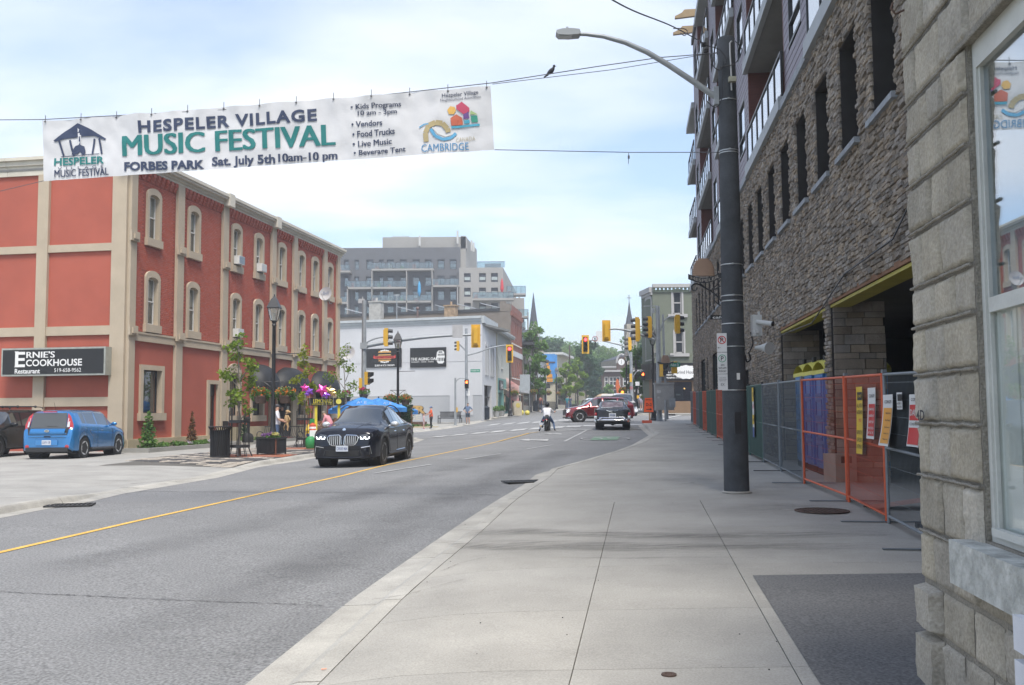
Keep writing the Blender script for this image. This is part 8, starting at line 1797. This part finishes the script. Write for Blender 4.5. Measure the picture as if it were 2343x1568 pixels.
part(MB().add([(-2.058,-.64,.78),(-2.058,.64,.78),(bx_(1.0)-.025,.68,1.02),(bx_(1.0)-.025,-.68,1.02)],[(0,1,2,3)]),'tailgate_surround',trimb,c.t);part(MB().grid(lambda u,v:Vector((-2.075-.02*math.sin(math.pi*v)+.07*v*v,-.58+1.16*u,.80+.20*v)),10,6),'tailgate_panel',kb,c.t,smooth=60)
for sg_ in(-1,1):
    tl=part(MB().add([(bx_(1.48)-.0,sg_*.585,1.50),(bx_(1.3)+.00,sg_*.70,1.38),(bx_(1.1)+.02,sg_*.80,1.12),(-1.96,sg_*.80,.86),(-2.02,sg_*.64,.84),(bx_(1.1)-.04,sg_*.62,1.10)],[tuple(range(6))]),'tail_light',lampr,c.t)
    part(MB().add([(bx_(1.35)-.03,sg_*.625,1.34),(bx_(1.3)-.02,sg_*.685,1.28),(bx_(1.05)-.03,sg_*.70,1.04),(bx_(1.05)-.06,sg_*.63,1.04)],[(0,1,2,3)]),'clear_lens',lampw,tl)
    part(MB().lathe((-2.03,sg_*.66,.40),[(0,.05),(.065,.045),(.07,.02),(.085,.01),(.085,0)],16,M=Matrix.Rotation(R(-90),4,'Y')),'reflector',lampr,c.t)
part(MB().b2((-2.10,-.36,.46),(-2.055,.36,.62)),'plate_recess',mat('paint_blue_light',(.03,.19,.46),.3,.05,3,coat=1.0),c.t);c.plate_(-2.105,.54,False,'CAYV 139');part(MB().b2((-2.09,-.70,.24),(-1.9,.70,.38)),'lower_bumper',trimb,c.t)
part(MB().tube([(-2.078,-.62,.70),(-2.085,0,.705),(-2.078,.62,.70)],.006,4).tube([(-2.075,-.10,.735),(-2.09,0,.735),(-2.075,.10,.735)],.015,4),'tailgate_gap',seam,c.t);part(MB().b2((-1.93,-.22,1.52),(-1.86,.22,1.555)),'brake_light',lampr,c.t)
mb=MB().lathe((-2.105,0,.915),[(0,.005),(.085,.005),(.085,0)],18,M=Matrix.Rotation(R(-90),4,'Y')@Matrix.Diagonal((.5,1,1,1)));part(mb,'badge',chrome,c.t);mb=MB();M=Matrix.Translation((-2.115,0,.915))@Matrix.Rotation(R(-90),4,'Z');text(mb,'KIA',(0,0,0),w=.10,h=.03);part(MB().add([M@v for v in mb.v],mb.f),'badge_lettering',seam,c.t)
part(MB().cyl((-1.55,-.0,1.60),(-1.68,0,1.85),.008,.004,6),'aerial',seam,c.t);part(MB().tube([(-1.995,-.30,1.06),(-2.0,.05,1.07)],.008,5),'wiper',seam,c.t)
# ---- black boxy SUV, facing the camera, cut by the left edge
jb=paint('paint_black',(.012,.012,.013),.2,.2);x_,y_=-18.3,34.25
c=Car('black_boxy_suv','black boxy SUV with roof rack parked at the left edge beyond the blue hatchback',(x_,y_,H(x_,y_)),R(-92),4.41,
 [(-2.2,.6),(-2.18,1.1),(-2.05,1.60),(-1.9,1.64),(.3,1.64),(.5,1.58),(.95,1.12),(1.05,1.08),(2.05,1.0),(2.15,.92),(2.2,.5)],
 [(-2.2,.55),(-2.1,1.06),(1.0,1.02),(2.1,.92),(2.2,.48)],[(-2.2,.35),(-2,.28),(2,.28),(2.2,.32)],[(-2.2,.8),(-2.05,.87),(2.0,.87),(2.15,.80),(2.2,.72)],[(-2.2,.66),(.4,.68),(1,.7),(2.2,.6)],[1.32,-1.32],.35,
 [(-1.9,-1.05),(-.98,-.22),(-.12,.55)],(.48,1.0),(-2.19,-2.04),jb)
for xw in c.wheels:
    c.wheel(xw,5,mat('alloy_dark',(.12,.12,.13),.3,.1,5,metal=.8),.66,wd=.22);c.line([(xw+c.arch*1.05*math.cos(a),c.rad+c.arch*1.05*math.sin(a)) for a in [math.pi*k/12 for k in range(0,13)]],.035,trimb,'arch_trim')
c.mirror(.66,1.06,jb,1.2)
for pts in ([(.85,1.02),(.85,.3)],[(-.17,1.02),(-.17,.3)],[(-1.0,1.02),(-1.02,.75)]):c.line(pts)
for x in(-.85,.05):c.line([(x,.92),(x+.2,.915)],.02,jb,'door_handle')
for sg_ in(-1,1):part(MB().tube(curve([(-1.9,sg_*.62,1.66),(-1.7,sg_*.62,1.73),(.1,sg_*.62,1.73),(.3,sg_*.62,1.66)]),.018,6),'roof_rail',trimb,c.t)
for x in(-1.4,-.2):part(MB().cyl((x,-.62,1.75),(x,.62,1.75),.02).ball((x,.62,1.74),.05,8,6).ball((x,-.62,1.74),.05,8,6),'cross_bar',trimb,c.t)
part(MB().b2((2.16,-.5,.62),(2.22,.5,.86)),'grille',trimb,c.t)
for sg_ in(-1,1):part(MB().lathe((2.17,sg_*.66,.77),[(0,.06),(.1,.05),(.1,0)],16,M=Matrix.Rotation(R(90),4,'Y')),'headlight',lampw,c.t)
# ---- red SUV crossing
rp2=paint('paint_red',(.20,.012,.018),.22,.45);x_,y_=5.75,64.4
c=Car('red_suv','dark red SUV crossing to the left behind the classic car',(x_,y_,gz(x_,y_)),R(184),4.63,
 [(-2.31,.6),(-2.29,1.05),(-2.15,1.30),(-1.8,1.56),(-1.4,1.63),(-.3,1.665),(.1,1.64),(.45,1.55),(1.15,1.13),(1.3,1.08),(1.95,.98),(2.2,.88),(2.28,.66),(2.315,.45)],
 [(-2.31,.55),(-2.2,1.08),(-1.2,1.08),(.5,1.0),(1.2,.98),(2.1,.84),(2.31,.44)],[(-2.31,.42),(-2.1,.30),(2.0,.26),(2.31,.28)],[(-2.31,.78),(-2.15,.87),(-1.6,.915),(1.6,.91),(2.1,.84),(2.31,.66)],[(-2.3,.6),(-1,.64),(.4,.66),(1.2,.7),(2.3,.6)],[1.38,-1.35],.36,
 [(-1.85,-1.2),(-1.12,-.22),(-.12,.62)],(.46,1.14),(-2.16,-1.6),rp2)
for xw in c.wheels:
    c.wheel(xw,5,alloy,.66,split=True,wd=.24);c.line([(xw+c.arch*1.06*math.cos(a),c.rad+c.arch*1.06*math.sin(a)) for a in [math.pi*k/12 for k in range(0,13)]],.045,trimb,'arch_trim')
c.mirror(.74,1.05,rp2,1.1);c.line([(-.95,.36),(.98,.34)],.06,trimb,'sill_trim')
for pts in ([(.9,.98),(.92,.6),(.82,.4)],[(-.16,1.04),(-.16,.4)],[(-1.1,1.06),(-1.12,.75)]):c.line(pts)
for x in(-.98,.0):c.line([(x,.92),(x+.22,.915)],.02,rp2,'door_handle')
c.line([(-1.85,1.56),(-1.2,1.60)],.012,chrome,'window_trim') if 0 else None
for sg_ in(-1,1):
    part(MB().tube(curve([(-1.9,sg_*.60,1.54),(-1.2,sg_*.62,1.66),(-.2,sg_*.63,1.69),(.2,sg_*.64,1.63)]),.018,6),'roof_rail',trimb,c.t);part(MB().add([(2.24,sg_*.62,.84),(2.10,sg_*.80,.88),(1.98,sg_*.875,.86),(2.08,sg_*.86,.66),(2.27,sg_*.70,.62)],[(0,1,2,3,4)]),'headlight',lampw,c.t);part(MB().tube([(2.12,sg_*.85,.82),(2.2,sg_*.80,.66)],.02,5),'light_strip',drl,c.t)
part(MB().b2((2.2,-.56,.46),(2.335,.56,.80)),'grille',trimb,c.t);part(MB().b2((2.1,-.8,.26),(2.33,.8,.34)),'front_lip',trimb,c.t);c.line([(2.0,.34),(2.15,.32)],.03,chrome,'skid_chrome')
# ---- classic car seen from behind
ck=paint('paint_charcoal',(.022,.024,.028),.15,.3);x_,y_=5.45,52.35
c=Car('classic_car','black classic fifties car with chrome bumper and tail fins, seen from behind',(x_,y_,gz(x_,y_)),R(83.5),5.08,
 [(-2.54,.62),(-2.52,.98),(-2.35,1.05),(-1.45,1.10),(-1.35,1.13),(-.95,1.42),(-.75,1.50),(0,1.53),(.5,1.48),(.95,1.12),(1.1,1.07),(2.3,1.0),(2.5,.92),(2.54,.5)],
 [(-2.54,.60),(-2.4,.99),(1.0,1.0),(2.4,.92),(2.54,.48)],[(-2.54,.46),(-2.3,.34),(2.3,.30),(2.54,.34)],[(-2.54,.84),(-2.3,.92),(2.2,.93),(2.5,.85),(2.54,.75)],[(-2.5,.6),(-1.3,.66),(0,.68),(1,.7),(2.5,.6)],[1.46,-1.40],.345,
 [(-1.0,-.42),(-.34,.55)],(.52,1.0),(-1.36,-.86),ck)
for xw in c.wheels:c.wheel(xw,8,chrome,.6,wd=.26)
for sg_ in(-1,1):
    f_=part(MB().add([(-2.60,sg_*.90,.98),(-2.50,sg_*.93,1.10),(-1.2,sg_*.90,1.03),(-1.2,sg_*.86,1.03),(-2.50,sg_*.84,1.09),(-2.60,sg_*.86,.98),(-2.52,sg_*.92,.55),(-2.52,sg_*.82,.55),(-1.2,sg_*.90,.9)],[(0,1,4,5),(1,2,3,4),(0,5,7,6),(0,6,8,2,1)]),'tail_fin',ck,c.t)
    part(MB().ball((-2.56,sg_*.86,.78),(.05,.07,.10),10,8),'tail_light',lampr,f_);part(MB().lathe((-2.58,sg_*.86,.62),[(.075,.0),(.09,.04),(.08,.07),(0,.075)],14,M=Matrix.Rotation(R(-90),4,'Y')),'lamp_pod',chrome,f_,smooth=40);part(MB().lathe((-2.585,sg_*.86,.62),[(0,.08),(.05,.078),(.05,.06)],12,M=Matrix.Rotation(R(-90),4,'Y')),'reverse_lamp',lampw,f_)
    part(MB().tube([(-2.585,sg_*.90,.99),(-2.56,sg_*.92,.72),(-2.55,sg_*.91,.55)],.014,5),'fin_trim',chrome,f_);part(MB().tube(curve([(-1.36,sg_*.60,1.14),(-1.1,sg_*.62,1.30),(-.9,sg_*.62,1.42)]),.012,5),'window_trim',chrome,c.t)
    part(MB().ball((-2.62,sg_*.62,.52),(.06,.09,.085),10,8),'bumper_guard',chrome,c.t);part(MB().tube([(-2.5,sg_*.88,.44),(-2.62,sg_*.80,.45)],.075,8),'bumper_end',chrome,c.t)
part(MB().grid(lambda u,v:Vector((-2.60+.10*(2*u-1)**2-.11*math.sin(math.pi*v),-.90+1.8*u,.40+.16*v)),24,6),'rear_bumper',chrome,c.t,smooth=60);part(MB().grid(lambda u,v:Vector((-2.57+.10*(2*u-1)**2-.055*math.sin(math.pi*v),-.78+1.56*u,.575+.07*v)),24,4),'chrome_bar',chrome,c.t,smooth=60)
part(MB().tube([(-2.55,-.30,.99-.01),(-2.58,0,.88),(-2.55,.30,.99-.01)],.02,5).tube([(-2.54,-.14,.955),(-2.55,0,.95),(-2.54,.14,.955)],.012,5),'vee_emblem',chrome,c.t);c.plate_(-2.575,.735,False,'BTVN 880',.32);part(MB().b2((-2.57,-.18,.64),(-2.555,.18,.83)),'plate_frame',chrome,c.t)
part(MB().tube([(-1.37,-.62,1.13),(-1.39,0,1.14),(-1.37,.62,1.13)],.014,5).tube([(-.86,-.50,1.46),(-.84,0,1.48),(-.86,.50,1.46)],.012,5),'window_trim',chrome,c.t)
part(MB().b2((-1.6,-.55,1.0),(-1.2,.55,1.02)),'seat_back',mat('seat_red',(.25,.03,.03),.6),c.t);part(MB().cyl((-2.1,.0,.28),(-1.2,0,.28),.03).ball((-1.4,0,.33),.15,10,6).cyl((-1.4,-.7,.33),(-1.4,.7,.33),.045),'rear_axle',blkf,c.t)
# rear glass shows the red seats
part(MB().grid(lambda u,v:Vector((-1.345+.40*v-.012,-.55+1.1*u*1.0,1.155+.26*v)),4,3),'rear_glass_tint',mat('glass_red_tint',(.13,.055,.055),.05,.4,3,spec=.9,col2=(.32,.28,.28)),c.t)
# ---- distant vehicles
def far_car(name,label,px,d,rz_,c_,L_=4.6,h=1.5,w_=.9):
    q_=lp_at(px,d);c=Car(name,label,(q_.x,q_.y,q_.z-RD),rz_,L_,[(-L_/2,.6),(-L_/2+.1,h*.6),(-L_*.32,h*.95),(-.2,h),(.3,h*.97),(1.0,h*.64),(L_/2-.2,h*.55),(L_/2,.4)],[(-L_/2,.55),(-L_*.45,h*.6),(1,h*.6),(L_/2,.4)],[(-L_/2,.3),(L_/2,.28)],[(-L_/2,w_*.85),(-L_/2+.3,w_),(L_/2-.3,w_),(L_/2,w_*.8)],[(-2,w_*.72),(2,w_*.74)],[L_*.3,-L_*.3],.33,[(-1.4,-.4),(-.3,.6)],(.32,1.0),(-L_/2+.1,-L_*.33),c_)
    for xw in c.wheels:c.wheel(xw,5)
    return c
whp=paint('paint_white',(.62,.62,.62),.3,.1)
far_car('white_car','white car partly hidden behind the red SUV',1358,84,R(-80),whp,h=1.55)
c=far_car('white_pickup','white and dark utility vehicle with an orange beacon waiting beyond the red SUV',1424,84,R(-88),whp,L_=5.2,h=1.95,w_=.98);part(MB().lathe((0,0,1.95),[(.13,0),(.12,.18),(0,.2)],10),'beacon',mat('beacon',(.9,.25,.03),.4,0,emit=(1,.25,.02),es=1.5),c.t)
part(MB().b2((2.56,-.8,.75),(2.62,.8,1.1)),'grille',trimb,c.t)
# ================================================================ MOTORCYCLE
mp_=G(1250,988,-RD);mo_=thing('motorcycle','black cruiser motorcycle with a fat rear tyre, seen from behind, rider astride','motorcycle',(mp_.x,mp_.y+.05,gz(mp_.x,mp_.y)),R(84))
def tyre_(x,r,wd,nm):
    w_=part(MB().lathe((x,0,r),[(r*.68,-wd/2),(r*.85,-wd/2),(r*.97,-wd*.36),(r,0),(r*.97,wd*.36),(r*.85,wd/2),(r*.68,wd/2)],26,M=Matrix.Rotation(R(90),4,'X')),nm,tyre,mo_,smooth=60);part(MB().lathe((x,0,r),[(r*.68,-wd*.3),(r*.6,0),(r*.68,wd*.3)],20,M=Matrix.Rotation(R(90),4,'X')),'rim',blk,w_)
tyre_(.33,.33,.24,'wheel');tyre_(1.98,.33,.12,'wheel')
part(MB().tube([(.1,0,.66),(.4,0,.74),(.8,0,.66),(1.0,0,.70)],[.10,.14,.15,.12],10),'seat',blkf,mo_,smooth=60);part(MB().tube([(1.0,0,.78),(1.25,0,.86),(1.5,0,.86)],[.13,.17,.09],10),'tank',jb,mo_,smooth=60);part(MB().b2((.75,-.2,.2),(1.35,.2,.62)).cyl((.9,.24,.35),(.2,.30,.3),.05).cyl((.9,.24,.25),(.25,.30,.2),.05),'engine',chrome,mo_)
part(MB().tube([(1.98,-.09,.33),(1.65,-.09,.95)],.025,6).tube([(1.98,.09,.33),(1.65,.09,.95)],.025,6),'fork',chrome,mo_);part(MB().tube(curve([(1.25,-.42,1.05),(1.4,-.34,1.08),(1.6,-.1,1.0),(1.6,.1,1.0),(1.4,.34,1.08),(1.25,.42,1.05)]),.016,6).cyl((1.2,.42,1.04),(1.36,.38,1.07),.022).cyl((1.2,-.42,1.04),(1.36,-.38,1.07),.022),'handlebar',blk,mo_)
for sg_ in(-1,1):part(MB().cyl((1.4,sg_*.36,1.08),(1.42,sg_*.42,1.2),.008,n=4).box((1.42,sg_*.46,1.22),(.02,.14,.07)),'mirror',blk,mo_)
part(MB().b2((.02,.2,.33),(.06,.38,.47)),'number_plate',ptw,mo_);part(MB().ball((.02,0,.62),(.04,.07,.04),8,6).ball((.08,.17,.58),.04,8,6),'tail_light',lampr,mo_);part(MB().tube(curve([(.02,0,.50),(.12,0,.66),(.35,0,.72),(.6,0,.62)]),[.09,.12,.12,.1]*6+[.1],8) if 0 else MB().tube([(.0,0,.50),(.12,0,.66),(.35,0,.72),(.6,0,.62)],[.08,.12,.13,.1],8),'mudguard',jb,mo_,smooth=60)
# ================================================================ PEOPLE
skin=mat('skin',(.50,.30,.22),.6,.06,6);skind=mat('skin_tan',(.38,.21,.14),.6,.06,6)
def cloth(n,c):return mat('cloth_'+n,c,.9,.12,9)
JR={'pelvis':.15,'waist':.145,'chest':.175,'neck':.06,'head':.095,'crown':.078,'sh':.07,'el':.05,'wr':.036,'hand':.044,'hip':.108,'kn':.072,'an':.048,'toe':.038}
def person(label,pos,rz,h=1.75,shirt=None,pants=None,shoe=None,skin_=skin,hair=(.05,.03,.02),J=None,sleeve=.5,shorts=False,name='person',cat='person',fat=1.0,hat=None,long=False):
    s=h/1.75;P={'pelvis':(0,0,.93),'waist':(0,0,1.08),'chest':(0,0,1.32),'neck':(0,.0,1.48),'head':(.015,0,1.60),'crown':(.0,0,1.68)}
    for sd,k in((1,'l'),(-1,'r')):P.update({'sh'+k:(0,sd*.185,1.41),'el'+k:(-.02,sd*.25,1.14),'wr'+k:(.05,sd*.27,.90),'hand'+k:(.08,sd*.27,.80),'hip'+k:(0,sd*.09,.90),'kn'+k:(.015,sd*.10,.50),'an'+k:(-.02,sd*.105,.08),'toe'+k:(.13,sd*.12,.035)})
    if J:P.update(J)
    E_=[('pelvis','waist','s'),('waist','chest','s'),('chest','neck','n'),('neck','head','n'),('head','crown','n')]
    for k in'lr':E_+=[('chest','sh'+k,'s'),('sh'+k,'el'+k,'u'),('el'+k,'wr'+k,'f'),('wr'+k,'hand'+k,'n'),('pelvis','hip'+k,'p'),('hip'+k,'kn'+k,'p'),('kn'+k,'an'+k,'c'),('an'+k,'toe'+k,'b')]
    names=list(P);me=bpy.data.meshes.new('body');me.from_pydata([tuple(v*s for v in P[n]) for n in names],[(names.index(a),names.index(b)) for a,b,_ in E_],[])
    o=bpy.data.objects.new('tmp',me);C.objects.link(o);m=o.modifiers.new('s','SKIN');
    for i,n in enumerate(names):
        kk=n if n in JR else n[:-1];r=JR[kk]*s*(fat if kk in('pelvis','waist','chest','hip') else 1);sv=me.skin_vertices[0].data[i];sv.radius=(r,r*(.72 if kk in('chest','waist') else 1)) if kk not in('toe','an') else (r,r);sv.use_root=(n=='pelvis')
    o.modifiers.new('u','SUBSURF').levels=1;o.modifiers['u'].render_levels=1;dg=bpy.context.evaluated_depsgraph_get();r_=bpy.data.meshes.new_from_object(o.evaluated_get(dg));bpy.data.objects.remove(o)
    ms=[skin_,shirt or cloth('white',(.6,.6,.6)),pants or cloth('jeans',(.06,.09,.16)),shoe or cloth('shoe',(.03,.03,.03))];r_.materials.clear()
    for m in ms:r_.materials.append(m)
    seg=[(Vector(P[a])*s,Vector(P[b])*s,t) for a,b,t in E_]
    for p in r_.polygons:
        c_=p.center;best=None
        for a,b,t in seg:
            d=b-a;u=max(0,min(1,(c_-a).dot(d)/max(1e-6,d.length_squared)));q=(c_-(a+d*u)).length/{'s':1.7,'p':1.15}.get(t,1)
            if best is None or q<best[0]:best=(q,t,u)
        t,u=best[1],best[2];p.material_index={'s':1,'n':0,'u':1 if (u<sleeve*2 or sleeve>=1) else 0,'f':1 if sleeve>=1 else 0,'p':2 if (not shorts or u<.85) else 0,'c':(2 if not shorts else 0) if u<.9 else 3,'b':3}[t];p.use_smooth=True
    root=put(name,r_);root.location=pos;root.rotation_euler=(0,0,rz);root['label']=label;root['category']=cat;RM[root.name]=Matrix.Translation(Vector(pos))@Matrix.Rotation(rz,4,'Z')
    hp_=Vector(P['head'])*s;hc=Vector(P['crown'])*s;up_=(hc-hp_).normalized()
    if hair:
        mb=MB().ball(hc+Vector((-.025,0,-.005))*s,(.092*s,.088*s,.075*s),12,8)
        if long:mb.tube([hc+Vector((-.05,0,0))*s,hp_+Vector((-.08,0,-.02))*s,hp_+Vector((-.09,0,-.2))*s],[.075*s,.08*s,.05*s],10)
        part(mb,'hair',mat('hair_%s'%str(hair),hair,.8,.2,20),root,smooth=60)
    if hat:part(MB().ball(hc+Vector((0,0,.01))*s,(.105*s,.1*s,.07*s),12,8).b2((hc.x,-.07*s,hc.z-.02),(hc.x+.17*s,.07*s,hc.z)),'cap',hat,root,smooth=60)
    part(MB().ball(hp_+Vector((.098,0,-.0))*s,(.02*s,.014*s,.022*s),6,4),'nose',skin_,root)
    for sd in(-1,1):part(MB().ball(hp_+Vector((.082,sd*.035,.03))*s,(.014*s,.018*s,.010*s),6,4),'eye',seam,root)
    for k,sd in(('l',1),('r',-1)):
        w0,w1=Vector(P['wr'+k])*s,Vector(P['hand'+k])*s;d=(w1-w0).normalized();sx=d.orthogonal().normalized();mb=MB()
        for f in range(4):b=w1+sx*(f-1.5)*.018*s;mb.tube([b,b+d*.045*s,b+d*(.07+.008*(1.5-abs(f-1.5)))*s+sx.cross(d)*.015*s],.009*s,5)
        mb.tube([w0+d*.02*s+sx*.03*s,w0+d*.06*s+sx*.055*s],.011*s,5);part(mb,'fingers',skin_,root,smooth=60)
    return root
# rider
rd=person('person on the motorcycle in a white T-shirt, blue jeans and black helmet, seen from behind',(mo_.location.x,mo_.location.y,mo_.location.z),R(84),1.6,cloth('white',(.62,.62,.66)),cloth('jeans',(.06,.10,.19)),cloth('boots',(.05,.035,.03)),hair=None,fat=1.25,
 J={'pelvis':(.52,0,.84),'waist':(.56,0,.98),'chest':(.68,0,1.20),'neck':(.74,0,1.36),'head':(.78,0,1.47),'crown':(.78,0,1.55),'shl':(.70,.20,1.29),'shr':(.70,-.20,1.29),'ell':(.88,.36,1.08),'elr':(.88,-.36,1.08),'wrl':(1.20,.42,1.13),'wrr':(1.20,-.42,1.13),'handl':(1.30,.43,1.14),'handr':(1.30,-.43,1.14),'hipl':(.54,.12,.80),'hipr':(.54,-.12,.80),'knl':(.86,.34,.50),'knr':(.86,-.34,.50),'anl':(.62,.43,.10),'anr':(.62,-.43,.10),'toel':(.78,.47,.04),'toer':(.78,-.47,.04)})
part(MB().ball((.70,0,1.40),(.15,.125,.145),16,10),'helmet',paint('helmet_black',(.015,.017,.02)),rd,smooth=60)
def pp_at(px,d,pave=True):
    q_=lp_at(px,d);return q_
orq=pp_at(986,76);person('man in an orange T-shirt, black trousers and blue cap on the far left corner',orq,R(200),1.74,cloth('orange',(.65,.10,.03)),cloth('black',(.02,.02,.022)),skin_=skin,hat=cloth('cap_blue',(.08,.15,.3)),hair=(.05,.03,.02),fat=1.15,sleeve=.4,J={'ell':(.10,.24,1.14),'wrl':(.30,.16,1.16),'handl':(.38,.12,1.18),'elr':(.14,-.26,1.16),'wrr':(.34,-.24,1.08),'handr':(.42,-.24,1.06)})
orc=pp_at(969,75.5);person('small child in a pale pink dress and pink shoes beside the man in orange',orc,R(10),1.22,cloth('pink_pale',(.60,.44,.46)),cloth('pink_pale',(.60,.44,.46)),cloth('pink_shoe',(.65,.12,.25)),hair=(.12,.06,.03),shorts=True,long=True,J={'ell':(.05,.25,1.55),'wrl':(.1,.10,1.72),'handl':(.1,.05,1.76)})
blq=pp_at(1070,80.5);person('man in a blue T-shirt and navy shorts standing hands on hips at the far corner',blq,R(-100),1.76,cloth('blue_grey',(.10,.15,.24)),cloth('navy',(.04,.055,.08)),skin_=skin,hair=(.06,.04,.03),shorts=True,sleeve=.45,fat=1.1,J={'ell':(-.06,.40,1.17),'wrl':(.02,.21,1.02),'handl':(.07,.15,1.0),'elr':(-.06,-.40,1.17),'wrr':(.02,-.21,1.02),'handr':(.07,-.15,1.0)})
dq=lp_at(634,40);dm=person('man in a white T-shirt and grey cap holding a tan dog beside the lamp post',dq,R(10),1.80,cloth('white',(.62,.62,.66)),cloth('jeans',(.06,.10,.19)),skin_=skin,hair=(.10,.07,.05),hat=cloth('cap_dark',(.06,.06,.07)),sleeve=.4,fat=1.15,J={'ell':(.08,.24,1.14),'wrl':(.30,.10,1.10),'handl':(.36,.02,1.10),'elr':(.08,-.26,1.14),'wrr':(.32,-.14,1.04),'handr':(.38,-.06,1.03)})
fur=mat('fur_tan',(.42,.29,.15),.9,.25,25,.5,60);dl_=RM[dm.name]@Vector((.40,.0,0));dg_=thing('dog','shaggy tan dog held upright in the arms of the man in white','dog',(dl_.x,dl_.y,dq.z+.22),R(10));dg_.scale=(.85,.85,.85)
mb=MB().tube([(.0,0,.92),(.02,0,1.02),(.0,0,1.2),(.0,0,1.34),(.02,0,1.42)],[.08,.125,.13,.09,.07],12);mb.ball((.03,-.02,1.50),(.10,.09,.09),12,8);mb.tube([(.08,-.05,1.49),(.17,-.09,1.46)],[.05,.035],8);mb.tube([(.03,-.09,1.30),(.12,-.14,1.18),(.14,-.14,1.08)],[.045,.035,.03],7).tube([(.03,.08,1.30),(.12,.10,1.18),(.14,.10,1.08)],[.045,.035,.03],7).tube([(.0,-.08,.95),(.06,-.12,.78),(.02,-.12,.62),(.06,-.12,.58)],[.07,.05,.03,.03],7).tube([(.0,.07,.95),(.06,.10,.78),(.02,.10,.62),(.06,.10,.58)],[.07,.05,.03,.03],7).tube([(-.06,0,.92),(-.14,-.02,.75),(-.12,-.03,.6)],[.035,.03,.02],6)
part(mb,'body',fur,dg_,smooth=60)
for sd in(-1,1):part(MB().tube([(.0,sd*.08,1.56),(.02,sd*.12,1.50),(.03,sd*.12,1.42)],[.03,.035,.02],6),'ear',fur,dg_)
part(MB().lathe((.01,0,1.36),[(.10,-.02),(.105,0),(.10,.02)],12),'collar',seam,dg_);part(MB().ball((.18,-.095,1.465),.015,6,4),'nose',seam,dg_)
wq=RBM@Vector((15.1,.05,.35));person('woman in black with dark hair standing in the restaurant doorway',(wq.x,wq.y,.35),R(-70),1.66,cloth('black',(.02,.02,.022)),cloth('black',(.02,.02,.022)),hair=(.03,.02,.015),sleeve=1.0,long=True,J={'wrl':(.15,.24,.98),'handl':(.22,.22,.98)})
pq=lp_at(757,40.6);person('person in a pink shirt leaning over the lemonade table, grey hair',pq,R(165),1.68,cloth('pink_shirt',(.60,.26,.30)),cloth('jeans',(.06,.10,.19)),hair=(.22,.19,.15),sleeve=.5,fat=1.15,J={'waist':(.05,0,1.07),'chest':(.17,0,1.25),'neck':(.27,0,1.36),'head':(.34,0,1.43),'crown':(.38,0,1.50),'shl':(.18,.19,1.32),'shr':(.18,-.19,1.32),'ell':(.25,.25,1.06),'elr':(.25,-.25,1.06),'wrl':(.40,.20,.92),'wrr':(.40,-.20,.92),'handl':(.48,.18,.90),'handr':(.48,-.18,.90)})
for px,d,l,sh,pa,shs in((1474,108,'walker in a black top and tan shorts on the far right pavement',(.02,.02,.025),(.35,.27,.18),True),(1467,111,'walker in a pale lilac top beside the one in black, far right pavement',(.50,.46,.55),(.45,.35,.33),True)):
    q_=lp_at(px,d);k=person(l,q_,R(80),1.78,cloth('w%d'%px,sh),cloth('wp%d'%px,pa),shorts=shs,hair=(.3,.28,.26),fat=1.25,J={'knl':(.10,.10,.50),'anl':(.02,.105,.09),'toel':(.17,.11,.04)})
for px,d,l,sh in((1297,126,'figure in teal standing under the light green trees',(.03,.22,.26)),(1304,128,'figure in dark blue under the light green trees',(.03,.05,.10)),(1236,112,'dark haired figure sitting height behind the cafe rail, left far pavement',(.30,.12,.10))):
    person(l,lp_at(px,d),R(70),1.7,cloth('f%d'%px,sh))
q_=lp_at(1252,117);cr_=thing('cafe_rail','black cafe patio railing along the far left pavement under the trees','railing',q_,R(80))
for i in range(30):part(MB().b2((-8+i*.55,-.02,0),(-7.95+i*.55,.02,1.05)),'baluster',blk,cr_)
part(MB().b2((-8,-.03,1.0),(8.2,.03,1.06)).b2((-8,-.03,.1),(8.2,.03,.15)),'rail',blk,cr_)
# ================================================================ HAZE
hz_=bpy.data.materials.new('haze');hz_.use_nodes=True;n=hz_.node_tree.nodes;n.clear();o=n.new('ShaderNodeOutputMaterial');v=n.new('ShaderNodeVolumePrincipled');v.inputs['Density'].default_value=.0012;v.inputs['Color'].default_value=(.93,.96,1,1);v.inputs['Anisotropy'].default_value=.2;hz_.node_tree.links.new(v.outputs[0],o.inputs['Volume'])
o=part(MB().b2((-640,-80,-4),(640,830,42)),'haze',hz_);o['kind']='stuff'
